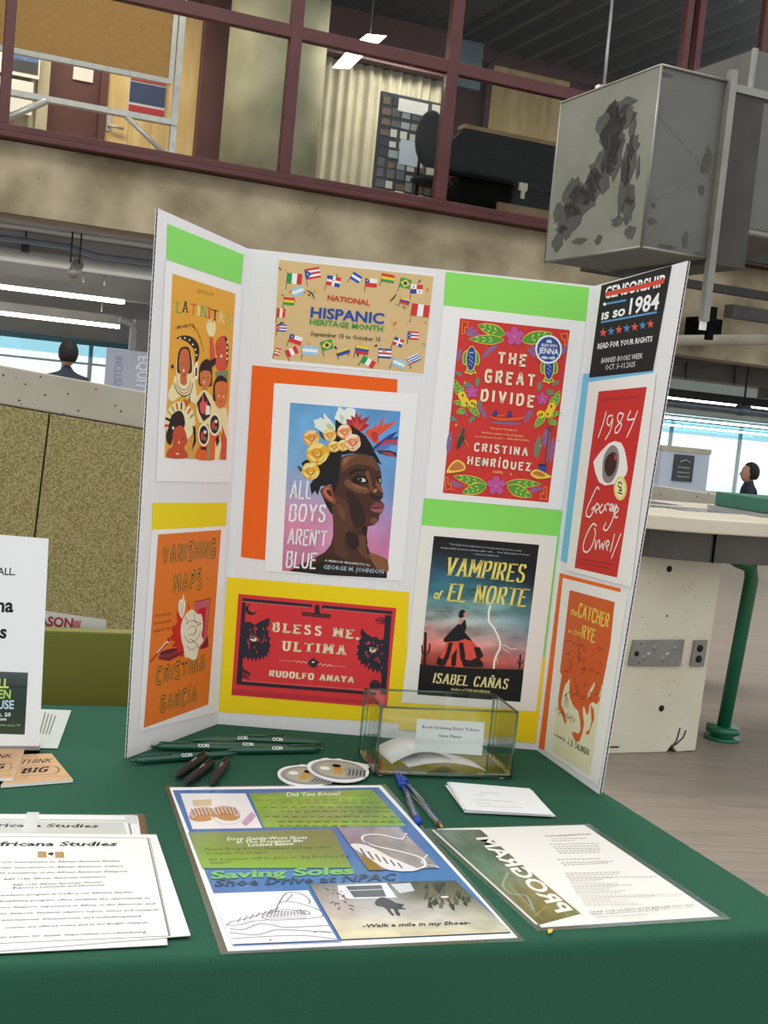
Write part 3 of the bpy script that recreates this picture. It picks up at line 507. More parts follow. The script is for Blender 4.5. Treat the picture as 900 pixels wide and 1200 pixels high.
# ================= PRINT ENGINE =================
_g = {}
def S_(w, *st): return (w, st)
A_ = lambda *p: (1, p)   # smooth
B_ = lambda *p: (0, p)   # straight
GL = {
'A': S_(.7, B_(0, 0, .35, 1, .7, 0), B_(.13, .34, .57, .34)), 'B': S_(.55, B_(0, 0, 0, 1), A_(0, 1, .32, 1, .47, .88, .47, .66, .32, .53, 0, .53), A_(0, .53, .36, .53, .54, .4, .54, .14, .36, 0, 0, 0)),
'C': S_(.6, A_(.58, .76, .5, .95, .3, 1.0, .08, .88, 0, .5, .08, .12, .3, 0, .5, .05, .58, .24)), 'D': S_(.6, B_(0, 0, 0, 1), A_(0, 1, .3, .98, .52, .85, .6, .5, .52, .15, .3, .02, 0, 0)),
'E': S_(.5, B_(.5, 1, 0, 1, 0, 0, .5, 0), B_(0, .52, .4, .52)), 'F': S_(.48, B_(.48, 1, 0, 1, 0, 0), B_(0, .52, .38, .52)),
'G': S_(.62, A_(.58, .78, .5, .95, .3, 1.0, .08, .88, 0, .5, .08, .12, .3, 0, .5, .04, .6, .2), B_(.6, 0, .6, .44, .36, .44)), 'H': S_(.58, B_(0, 0, 0, 1), B_(.58, 0, .58, 1), B_(0, .52, .58, .52)),
'I': S_(.04, B_(.02, 0, .02, 1)), 'J': S_(.42, A_(.42, 1, .42, .3, .36, .06, .18, 0, .04, .06, 0, .2)), 'K': S_(.56, B_(0, 0, 0, 1), B_(.54, 1, 0, .45), B_(.16, .6, .56, 0)), 'L': S_(.48, B_(0, 1, 0, 0, .48, 0)),
'M': S_(.82, B_(0, 0, .02, 1, .41, .3, .8, 1, .82, 0)), 'N': S_(.6, B_(0, 0, 0, 1, .6, 0, .6, 1)), 'O': S_(.64, A_(.32, 1, .1, .9, 0, .5, .1, .1, .32, 0, .54, .1, .64, .5, .54, .9, .32, 1)),
'P': S_(.52, B_(0, 0, 0, 1), A_(0, 1, .32, 1, .5, .88, .5, .6, .32, .46, 0, .46)), 'Q': S_(.64, A_(.32, 1, .1, .9, 0, .5, .1, .1, .32, 0, .54, .1, .64, .5, .54, .9, .32, 1), B_(.38, .24, .64, -.06)),
'R': S_(.56, B_(0, 0, 0, 1), A_(0, 1, .32, 1, .5, .88, .5, .62, .32, .5, 0, .5), B_(.26, .5, .56, 0)), 'S': S_(.54, A_(.51, .8, .42, .96, .26, 1.0, .08, .94, .02, .76, .1, .6, .28, .52, .46, .42, .54, .24, .46, .06, .28, 0, .1, .04, 0, .2)),
'T': S_(.58, B_(0, 1, .58, 1), B_(.29, 1, .29, 0)), 'U': S_(.58, A_(0, 1, 0, .35, .08, .08, .29, 0, .5, .08, .58, .35, .58, 1)), 'V': S_(.66, B_(0, 1, .33, 0, .66, 1)), 'W': S_(.9, B_(0, 1, .22, 0, .45, .8, .68, 0, .9, 1)),
'X': S_(.6, B_(0, 0, .6, 1), B_(0, 1, .6, 0)), 'Y': S_(.62, B_(0, 1, .31, .48, .62, 1), B_(.31, .48, .31, 0)), 'Z': S_(.54, B_(0, 1, .54, 1, 0, 0, .54, 0)), ',': S_(.08, B_(.06, .1, 0, -.14)), '.': S_(.06, B_(0, 0, .04, .04)), "'": S_(.06, B_(.04, 1, 0, .78)), ' ': S_(.25),
}
GL['Í'] = (GL['I'][0], GL['I'][1]+(B_(.0, 1.12, .16, 1.3),)); GL['Ñ'] = (GL['N'][0], GL['N'][1]+(A_(.12, 1.14, .24, 1.22, .36, 1.14, .48, 1.2),))
for ch, src in (('o', 'O'), ('a', 'A')): GL.setdefault(ch, GL[src])
for ch in 'SavingSolesShoeDrv': GL.setdefault(ch, GL[ch.upper()])
def cat_(p, closed=False, sub=4):
    P = [Vector((p[i], p[i+1])) for i in range(0, len(p), 2)]; n = len(P); out = []
    for i in range(n if closed else n-1):
        a, b, c, d = (P[(i-1) % n], P[i], P[(i+1) % n], P[(i+2) % n]) if closed else (P[max(i-1, 0)], P[i], P[i+1], P[min(i+2, n-1)])
        for k in range(sub):
            t = k/sub; out.append(.5*((2*b)+(c-a)*t+(2*a-5*b+4*c-d)*t*t+(3*b-a-3*c+d)*t**3))
    if not closed: out.append(P[-1])
    return out
def ribbon(P, w):
    """P: list of 2D vectors, w: width per point -> (verts, quads)"""
    P = [p for i, p in enumerate(P) if i == 0 or (p-P[i-1]).length > 1e-7]; n = len(P)
    if n < 2: return [], []
    L, R_ = [], []
    for i in range(n):
        a = (P[i]-P[i-1]).normalized() if i else None; b = (P[i+1]-P[i]).normalized() if i < n-1 else None
        d = a if b is None else b if a is None else (a+b)
        if d.length < .3: d = a
        d = d.normalized(); nn = Vector((-d.y, d.x)); k = 1
        if a is not None and b is not None: k = min(1/max(.4, nn.dot(Vector((-a.y, a.x)))), 2.2)
        h = w[min(i, len(w)-1)]/2*k; L.append(P[i]+nn*h); R_.append(P[i]-nn*h)
    return L+R_, [(i, i+1, n+i+1, n+i) for i in range(n-1)]
def skel(s, st):
    """list of (verts2d, faces) in cap-height units, plus width"""
    w, th, serif, sl = st[:4]; ref = st[4] if len(st) > 4 else w; x = ref/2; out = []; gap = .2+ref*.75+(st[5] if len(st) > 5 else 0)
    for ch in s:
        g = GL.get(ch) or GL[ch.upper()]; k = 1
        for sm, p in g[1]:
            P = cat_(p) if sm else [Vector((p[i], p[i+1])) for i in range(0, len(p), 2)]
            if not sm:   # split corners so that stroke weights stay even
                runs = [[P[i], P[i+1]] for i in range(len(P)-1)]
            else: runs = [P]
            for rr in runs:
                rr = [Vector((v.x+x, v.y)) for v in rr]; ws = []
                for i in range(len(rr)):
                    d = (rr[min(i+1, len(rr)-1)]-rr[max(i-1, 0)]).normalized(); ws.append(th+(w-th)*abs(d.y)**1.3)
                if not sm and len(rr) == 2:
                    d = (rr[1]-rr[0]).normalized()
                    if abs(d.x) > .9: rr = [rr[0]-d*w*.5*(1 if th > w*.5 else .8), rr[1]+d*w*.3]
                rr = [Vector((v.x, min(max(v.y, th/2 if v.y < .02 and v.y > -.01 else v.y), 1-th/2 if .98 < v.y < 1.01 else v.y))) if abs((rr[-1]-rr[0]).normalized().x) > .9 or sm else v for v in rr]
                out.append(ribbon(rr, ws))
            if serif:
                ends = (P[0], P[-1]) if sm else P
                for v in ends:
                    if v.y < .02 or v.y > .98:
                        if ch in 'CGSOQ' or (ch in 'BDPR' and v.x > .05): continue
                        y = th*.45 if v.y < .5 else 1-th*.45; c = v.x+x; e = w*.5+serif*.2; out.append(ribbon([Vector((c-e, y)), Vector((c+e, y))], [th*.9]))
        x += g[0]+gap
    W = x-gap+ref/2
    if sl: out = [([Vector((v.x+sl*v.y, v.y)) for v in vs], f) for vs, f in out]
    return out, W
_cap = {}
def bfont(s, b, sh):
    cu = bpy.data.curves.new('t', 'FONT'); cu.body = s; cu.size = 1; cu.offset = b*.45; cu.shear = sh; cu.resolution_u = 3 if len(s) < 14 else 1; cu.fill_mode = 'BOTH'
    o = bpy.data.objects.new('t', cu); sc.collection.objects.link(o)
    me = o.to_mesh(depsgraph=None) if False else bpy.data.meshes.new_from_object(o.evaluated_get(bpy.context.evaluated_depsgraph_get()))
    vs = [Vector((v.co.x, v.co.y)) for v in me.vertices]; fs = [tuple(p.vertices) for p in me.polygons]
    bpy.data.objects.remove(o); bpy.data.meshes.remove(me); bpy.data.curves.remove(cu); return vs, fs
def capheight():
    if 'h' not in _cap: v, f = bfont('H', 0, 0); _cap['h'] = max(q.y for q in v)
    return _cap['h']
LIFT = .98
def pcol(h): return tuple(min(.93, c*LIFT) for c in lin(h))
class Layered:
    def __init__(s, O, U, V, N, base): s.O, s.U, s.V, s.N = map(Vector, (O, U, V, N)); s.h = base; s.v = []; s.f = []; s.c = []
    def pt(s, u, v): return s.O+s.U*(u*1e-4)+s.V*(v*1e-4)+s.N*s.h
    def poly(s, P, cols, faces=None):
        n = len(s.v); s.v += [s.pt(p[0], p[1]) for p in P]
        if faces is None: faces = [tuple(range(len(P)))]
        for f in faces: s.f.append(tuple(i+n for i in f)); s.c.append([cols[i] for i in f] if isinstance(cols, list) else [cols]*len(f))
        s.h += .000006
def draw(L, art):
    for a in art:
        k = a[0]
        if a[1] == '': continue
        if k == 'P':
            p = a[2]; P = cat_(p, True, 3) if a[3] else [(p[i], p[i+1]) for i in range(0, len(p), 2)]; L.poly(P, pcol(a[1]))
        elif k == 'E':
            c, x, y = (Vector(a[2][i:i+2]) for i in (0, 2, 4)); n = 20 if x.length+y.length > 60 else 10
            L.poly([c+x*cos(2*pi*i/n)+y*sin(2*pi*i/n) for i in range(n)], pcol(a[1]))
        elif k == 'L':
            p = a[3]; P = cat_(p, False, 4) if a[4] else [Vector((p[i], p[i+1])) for i in range(0, len(p), 2)]
            n = len(P); w = [a[2]*((.25+.75*sin(pi*i/(n-1))) if a[5] else 1) for i in range(n)]; vs, fs = ribbon(P, w)
            if fs: L.poly(vs, pcol(a[1]), fs)
        elif k == 'G':
            q = a[1]; rows = [[Vector(pcol(h)) for h in r_] for r_ in a[2]]; amp = a[3] if len(a) > 3 else 0; fx = a[4] if len(a) > 4 else (3, 12); TL, TR, BR, BL = (Vector(q[i:i+2]) for i in (0, 2, 4, 6))
            nx, ny = (36, 54) if amp else ((len(rows[0])-1)*4, (len(rows)-1)*4); P = []; C = []; F = []
            def smp(l, x): i = min(int(x), len(l)-2); f_ = x-i; f_ = f_*f_*(3-2*f_)*.5+f_*.5; return i, f_
            for j in range(ny+1):
                for i in range(nx+1):
                    u = i/nx; v = j/ny; r0, fv = smp(rows, v*(len(rows)-1)); c0_, fu = smp(rows[0], u*(len(rows[0])-1))
                    c = rows[r0][c0_].lerp(rows[r0][c0_+1], fu).lerp(rows[r0+1][c0_].lerp(rows[r0+1][c0_+1], fu), fv)
                    if amp:
                        n_ = mnoise.fractal(Vector((u*fx[0], v*fx[1]+u*1.5, 3.7)), .9, 2.1, 4); c = c*(1+amp*n_)
                    P.append(TL.lerp(TR, u).lerp(BL.lerp(BR, u), v)); C.append(tuple(min(.93, max(0, x)) for x in c))
            for j in range(ny):
                for i in range(nx): b = j*(nx+1)+i; F.append((b, b+1, b+nx+2, b+nx+1))
            L.poly(P, C, F)
        elif k == 'T':
            _, col, s, q, st, b, sh = a; B0_, B1, T1, T0 = (Vector(q[i:i+2]) for i in (0, 2, 4, 6))
            if st:
                parts, W = skel(s, st); H = 1
            else:
                vs, fs = bfont(s, b, sh)
                if not vs: continue
                x0 = min(v.x for v in vs); W = max(v.x for v in vs)-x0; H = capheight(); parts = [([Vector((v.x-x0, v.y)) for v in vs], fs)]
            VS = []; FS = []
            for vs, fs in parts:
                n = len(VS); FS += [tuple(i+n for i in f) for f in fs]
                for v in vs: u = v.x/W; t_ = v.y/H; VS.append(B0_.lerp(B1, u).lerp(T0.lerp(T1, u), t_))
            if FS: L.poly(VS, pcol(col), FS)
def artmesh(L, name, parent, mat):
    if not L.f: return
    org = parent_loc(parent); me = bpy.data.meshes.new(name); me.from_pydata([tuple(v-org) for v in L.v], [], L.f)
    ca = me.color_attributes.new('Col', 'FLOAT_COLOR', 'CORNER'); flat = [x for c in L.c for col in c for x in (*col, 1)]
    ca.data.foreach_set('color', flat); me.materials.append(M[mat]); return link(bpy.data.objects.new(name, me), parent)
paper_mats = {}
def paper_mat(h):
    if h not in paper_mats:
        paper_mats[h] = pm('paper_'+h, h, h, 40, .65, 0, spec=.2)
        rp = [n for n in paper_mats[h].node_tree.nodes if n.type == 'VALTORGB'][0]
        for e_ in rp.color_ramp.elements: e_.color = (*pcol(h), 1)
    return paper_mats[h]
def make_sheet(s):
    O, U, V_, N = map(Vector, s['plane']); q = s['q']; th = s['th']*1e-4; base = .0003+s['lay']*.00035
    tl_, tr, br, bl = [O+U*q[i]*1e-4+V_*q[i+1]*1e-4+N*base for i in (0, 2, 4, 6)]
    cen = (tl_+tr+br+bl)/4; t = thing(s['name'], s['label'], s['cat'], min((bl, br, tl_, tr), key=lambda v: v.z) if abs(N.z) < .5 else cen-N*0, s['group'])
    c = [bl, br, tr, tl_]
    pb = MB().add([v for v in c]+[v+N*th for v in c], [(4, 5, 6, 7)], 0); pb.add([v for v in c]+[v+N*th for v in c], [(3, 2, 1, 0), (0, 1, 5, 4), (1, 2, 6, 5), (2, 3, 7, 6), (3, 0, 4, 7)], 1 if th > .002 else 0); pb.build('paper', [paper_mat(s['paper']), 'paper'], t)
    L = Layered(O, U, V_, N, base+th+.00004); gloss = 'laminate' in s
    A = [a for a in s['art'] if a[0] != 'T']; first_text = next((i for i, a in enumerate(s['art']) if a[0] == 'T'), len(s['art']))
    # draw in order, sending pictures and lettering to their own part
    LA = Layered(O, U, V_, N, L.h); LT = Layered(O, U, V_, N, L.h)
    for a in s['art']:
        X = LT if a[0] == 'T' else LA; X.h = L.h; draw(X, [a]); L.h = X.h
    artmesh(LA, 'artwork', t, 'printgloss' if gloss else 'print'); artmesh(LT, 'lettering', t, 'printgloss' if gloss else 'print')
    if gloss:
        if 'lamq' in s: lq = s['lamq']
        else:
            cc = [sum(q[i::2])/4 for i in (0, 1)]; lq = []
            for i in (0, 2, 4, 6):
                d = Vector((q[i]-cc[0], q[i+1]-cc[1])); d = d+Vector((math.copysign(s['laminate'], d.x), math.copysign(s['laminate'], d.y))); lq += [cc[0]+d.x, cc[1]+d.y]
        P = [O+U*lq[i]*1e-4+V_*lq[i+1]*1e-4 for i in (0, 2, 4, 6)]; c = [P[3], P[2], P[1], P[0]]; h0 = base-.0002; inner = [bl, br, tr, tl_]
        inner = [v+N*(.0002) for v in inner]
        vs = [v+N*h0 for v in c]+[v+N*(h0+.0006) for v in c]+[v+N*(h0-base+.0) for v in inner]+[v+N*(h0+.0006-base) for v in inner]
        fs = []
        for i in range(4):
            j = (i+1) % 4; fs += [(i, j, 8+j, 8+i), (4+i, 12+i, 12+j, 4+j), (i, 4+i, 4+j, j)]
        MB().add(vs, fs).build('clear_border', 'laminate', t)
    return t
SHEETS = [
{'name': 'card_sheet','plane': [[-0.09807,-0.20542,0.74],[0.46415,0.88576,-0.0],[-0.0344,0.01803,0.99925],[0.88509,-0.4638,0.03884]],'q': [329,7076,2343,6991,2304,6550,346,6620],'label': 'bright green card strip at the top of the left board wing','cat': 'card','paper': '8fe06b','lay': 0,'group': 'coloured backing cards on the display board','th': 3,'art': []},
{'name': 'book_poster','plane': [[-0.09807,-0.20542,0.74],[0.46415,0.88576,-0.0],[-0.0344,0.01803,0.99925],[0.88509,-0.4638,0.03884]],'q': [319,6603,2319,6545,2298,3635,345,3681],'label': 'gold book cover of illustrated women and girls, on the left board wing','cat': 'poster','paper': 'f4f1ee','lay': 1,'group': 'book cover posters on the display board','th': 3,'art': [('P','e9a93a',[493,6452,2155,6397,2129,3974,518,3998],0),('T','6b4a1c','Juliet Menéndez',[1122,6284,1560,6284,1560,6341,1122,6340], None,0,0),('T','7fae54','L',[626,5954,762,5955,762,6099,626,6097],(0.2,0.1,0.5,0),0,0),('T','3a2a22','A',[778,5979,916,5980,916,6125,778,6123],(0.2,0.1,0.5,0),0,0),('T','e8642c','T',[982,5970,1123,5971,1123,6117,982,6115],(0.2,0.1,0.5,0),0,0),('T','f2dc96','I',[1152,5971,1219,5964,1219,6111,1152,6118],(0.2,0.1,0.5,0),0,0),('T','8fb060','N',[1248,5969,1393,5970,1393,6119,1248,6117],(0.2,0.1,0.5,0),0,0),('T','e8642c','I',[1432,5969,1502,5962,1502,6111,1432,6119],(0.2,0.1,0.5,0),0,0),('T','5a3320','T',[1543,5950,1693,5951,1693,6102,1543,6101],(0.2,0.1,0.5,0),0,0),('T','f5d9a0','A',[1709,5942,1862,5943,1862,6096,1709,6094],(0.2,0.1,0.5,0),0,0),('T','a9b35a','S',[1915,5925,2072,5925,2072,6080,1915,6078],(0.2,0.1,0.5,0),0,0),('T','4b3a1e','C',[620,5726,651,5727,651,5772,620,5771], None,0,0),('T','4b3a1e','e',[655,5734,686,5735,686,5779,655,5778], None,0,0),('T','4b3a1e','l',[685,5741,717,5741,717,5786,685,5785], None,0,0),('T','4b3a1e','e',[715,5747,746,5748,746,5793,715,5792], None,0,0),('T','4b3a1e','b',[743,5754,775,5755,775,5799,743,5799], None,0,0),('T','4b3a1e','r',[770,5760,802,5761,802,5806,770,5805], None,0,0),('T','4b3a1e','a',[798,5766,830,5767,830,5812,798,5811], None,0,0),('T','4b3a1e','t',[824,5772,856,5773,856,5818,824,5817], None,0,0),('T','4b3a1e','i',[851,5778,883,5779,883,5824,851,5823], None,0,0),('T','4b3a1e','n',[877,5784,909,5785,909,5830,877,5829], None,0,0),('T','4b3a1e','g',[903,5789,936,5790,936,5835,903,5834], None,0,0),('T','4b3a1e','4',[955,5799,987,5800,987,5845,955,5844], None,0,0),('T','4b3a1e','0',[981,5804,1014,5795,1014,5840,981,5849], None,0,0),('T','4b3a1e','B',[1032,5804,1066,5795,1066,5841,1032,5850], None,0,0),('T','4b3a1e','i',[1059,5798,1092,5789,1092,5835,1059,5844], None,0,0),('T','4b3a1e','g',[1085,5788,1119,5779,1119,5824,1085,5833], None,0,0),('T','4b3a1e','D',[1139,5755,1174,5746,1174,5791,1139,5800], None,0,0),('T','4b3a1e','r',[1167,5732,1201,5723,1201,5768,1167,5778], None,0,0),('T','4b3a1e','e',[1195,5705,1229,5695,1229,5741,1195,5750], None,0,0),('T','4b3a1e','a',[1223,5673,1258,5663,1258,5710,1223,5719], None,0,0),('T','4b3a1e','m',[1252,5637,1287,5627,1287,5674,1252,5683], None,0,0),('T','4b3a1e','e',[1281,5597,1316,5587,1316,5633,1281,5643], None,0,0),('T','4b3a1e','r',[1311,5552,1345,5542,1345,5589,1311,5598], None,0,0),('T','4b3a1e','s',[1340,5503,1376,5493,1376,5540,1340,5549], None,0,0),('P','d8593a',[1501,5765,1561,5765,1683,5442,1638,5281,1539,5378],0),('P','f3e2b0',[1387,5933,1423,5860,1443,5965,1489,5893,1510,5986,1558,5900,1612,5958,1654,5832,1614,5737,1506,5718,1421,5782],1),('P','2a1a1c',[644,5605,798,5660,1005,5670,1166,5617,1247,5522,1243,5406,1182,5299,1139,5245,1160,5374,1132,5474,1041,5542,896,5592,756,5611],1),('E','f5e6c0',[756,5621,23,2,1,-12]),('E','f5e6c0',[869,5634,23,2,1,-12]),('E','f5e6c0',[987,5618,23,2,1,-13]),('E','f5e6c0',[1076,5565,23,2,1,-13]),('E','f5e6c0',[1148,5501,24,2,1,-13]),('E','f5e6c0',[1184,5427,24,2,1,-13]),('E','f4df9e',[906,5228,224,16,25,-276]),('P','2a1a1c',[857,5513,973,5511,1055,5391,1085,5215,1029,5161,776,5143,713,5189,711,5363,768,5480],1),('P','cf6b3f',[859,5488,963,5472,1022,5338,1024,5211,962,5131,975,5030,905,4988,810,5020,799,5145,756,5217,756,5367,793,5457],1),('E','f2e3bd',[877,5191,23,2,2,-20]),('L','5a2418',6.7,[786,5282,855,5279],0,0),('L','5a2418',6.8,[915,5284,988,5295],0,0),('L','a03a28',13.6,[869,5135,947,5140],0,0),('P','f3e3b2',[665,5111,810,5020,905,4988,994,5032,1151,5118,1234,4892,1287,4740,1111,4783,872,4848,652,4761,523,4805,541,4905,630,5009],1),('L','2a1a1c',16.7,[647,5010,753,4892,918,4845,1077,4897,1125,5040],1,0),('L','c9773a',16.7,[692,5013,783,4918,915,4880,1041,4933,1078,5037],1,0),('L','2a1a1c',10.1,[715,5064,793,4956,911,4925,1014,4969,1065,5074],1,0),('P','f6edd0',[1125,5244,1165,5323,1224,5354,1247,5266,1244,5098,1155,5072],0),('P','2a1a1c',[1172,5247,1219,5261,1220,5148,1173,5135],0),('P','d8553a',[1732,5709,1880,5763,1987,5733,2031,5550,2030,5310,1803,5254,1693,5338,1703,5496,1667,5598],1),('P','2a1a1c',[1881,5755,1971,5732,2036,5604,2034,5417,1992,5320,1998,5468,1982,5626],0),('E','f5e6c0',[1987,5680,21,2,2,-21]),('E','f5e6c0',[1995,5601,21,2,2,-21]),('E','f5e6c0',[2003,5521,21,2,2,-21]),('E','f5e6c0',[2011,5442,21,2,2,-21]),('E','f5e0b8',[1843,5468,31,3,2,-24]),('E','f5e0b8',[1698,5443,25,2,2,-21]),('L','7a2820',10.9,[1720,5576,1800,5589],0,0),('P','75936b',[1703,5233,2058,5285,2051,5097,1769,5080],0),('P','2a1a1c',[1539,5378,1708,5444,1693,5338,1574,5277],0),('P','2a1a1c',[1301,5308,1463,5398,1595,5317,1629,5071,1574,5015,1305,5012,1268,5151],1),('P','d17a45',[1311,5206,1564,5224,1589,5068,1503,4985,1590,4859,1393,4849,1391,4978,1316,5052],1),('E','f6e2b4',[1411,5068,19,1,2,-18]),('L','5a2418',7.1,[1347,5131,1406,5130],0,0),('L','5a2418',7.1,[1474,5134,1542,5144],0,0),('P','2a1a1c',[1679,5074,1810,5188,2020,5149,2078,4991,2042,4936,1720,4813,1672,4942],1),('P','dd7440',[1729,5077,2036,5096,2068,4883,1983,4745,1802,4750,1740,4867],1),('E','f6e2b4',[1834,4893,20,1,2,-18]),('E','f6e2b4',[1968,4889,21,1,2,-19]),('L','8a2f20',11.0,[1846,4819,1949,4818],0,0),('P','f3dfa6',[1242,4816,1393,4953,1585,4911,1831,4712,2063,4722,2136,4265,1779,4471,1328,4509],1),('P','2a1a1c',[1246,4764,1424,4934,1625,4756,1615,4597,1450,4513,1316,4638],0),('P','e05a5a',[1328,4768,1379,4796,1398,4901,1448,4787,1521,4803,1499,4672,1425,4616,1352,4666],1),('P','f6efd8',[1501,4750,1601,4741,1613,4624,1490,4606],0),('E','f3e3b0',[858,4494,375,12,25,-278]),('L','8fae6a',36.8,[622,4363,512,4327],0,0),('L','d04a30',36.7,[600,4432,481,4427],0,0),('L','2a1a1c',36.7,[607,4502,490,4528],0,0),('L','e9a43a',36.8,[641,4566,539,4620],0,0),('L','8fae6a',36.9,[699,4617,624,4694],0,0),('L','d04a30',37.2,[775,4650,735,4742],0,0),('L','2a1a1c',37.4,[861,4660,861,4758],0,0),('L','e9a43a',37.7,[949,4647,989,4740],0,0),('L','d04a30',38.0,[1027,4611,1105,4688],0,0),('L','8fae6a',38.2,[1088,4557,1196,4609],0,0),('P','2a1a1c',[571,4410,624,4561,798,4643,917,4597,975,4472,915,4369,773,4416,694,4288,650,4174,557,4210,531,4309],1),('P','c8502f',[687,4363,862,4443,985,4371,1059,4219,982,4141,1089,4001,593,3999,601,4111,705,4163],1),('P','d9a25a',[1078,4117,1220,4377,1281,3984,1090,3989],0),('E','f4e6c0',[683,4403,27,1,2,-22]),('L','f6efd8',17.0,[787,4058,861,4048],0,0),('L','5a1d14',10.1,[749,4277,821,4286],0,0),('L','5a1d14',10.3,[915,4267,972,4256],0,0),('E','f6e2b4',[846,4210,18,0,2,-18]),('P','2a1a1c',[1166,4452,1249,4429,1283,4223,1175,4092,1216,4273],0),('P','e8642c',[1319,4094,1453,4226,1636,4387,1871,4313,1915,4127,1827,3979,1330,3979],1),('P','8a9a5a',[1564,4359,1637,4374,1675,3981,1600,3980],0),('P','f4e3b0',[1802,4232,1907,4314,1972,4181,1904,3979,1802,3979],0),('E','f3eacb',[1473,4326,158,4,16,-162]),('E','2a1a1c',[1473,4326,119,3,13,-131]),('E','c24a34',[1435,4312,44,1,6,-63]),('E','efe3c4',[1503,4368,39,1,3,-26]),('E','8a6a4a',[1507,4274,40,1,3,-31]),('E','f3eacb',[1752,4483,163,5,16,-164]),('E','2a1a1c',[1752,4483,122,4,13,-132]),('E','c24a34',[1713,4469,45,1,6,-63]),('E','efe3c4',[1783,4527,41,1,3,-26]),('E','8a6a4a',[1788,4431,41,1,3,-32]),('P','2a1a1c',[1410,4160,1558,4154,1573,4109,1404,4121],0),('P','2a1a1c',[1797,4285,1884,4340,1905,4234,1836,4152],0),('P','d8553a',[1958,4476,2120,4264,2128,3977,1982,3979],0),('P','2a1a1c',[572,5253,626,5247,621,5202,568,5203],0),('P','2a1a1c',[1037,4818,1064,4883,1069,4730],0),('P','d04a30',[922,4800,1027,4779,1024,4703,953,4713],0)]},
{'name': 'card_sheet','plane': [[-0.09807,-0.20542,0.74],[0.46415,0.88576,-0.0],[-0.0344,0.01803,0.99925],[0.88509,-0.4638,0.03884]],'q': [294,3395,2230,3339,2244,2997,308,3028],'label': 'yellow card strip above the orange cover with the white flower','cat': 'card','paper': 'f3d722','lay': 0,'group': 'coloured backing cards on the display board','th': 3,'art': []},
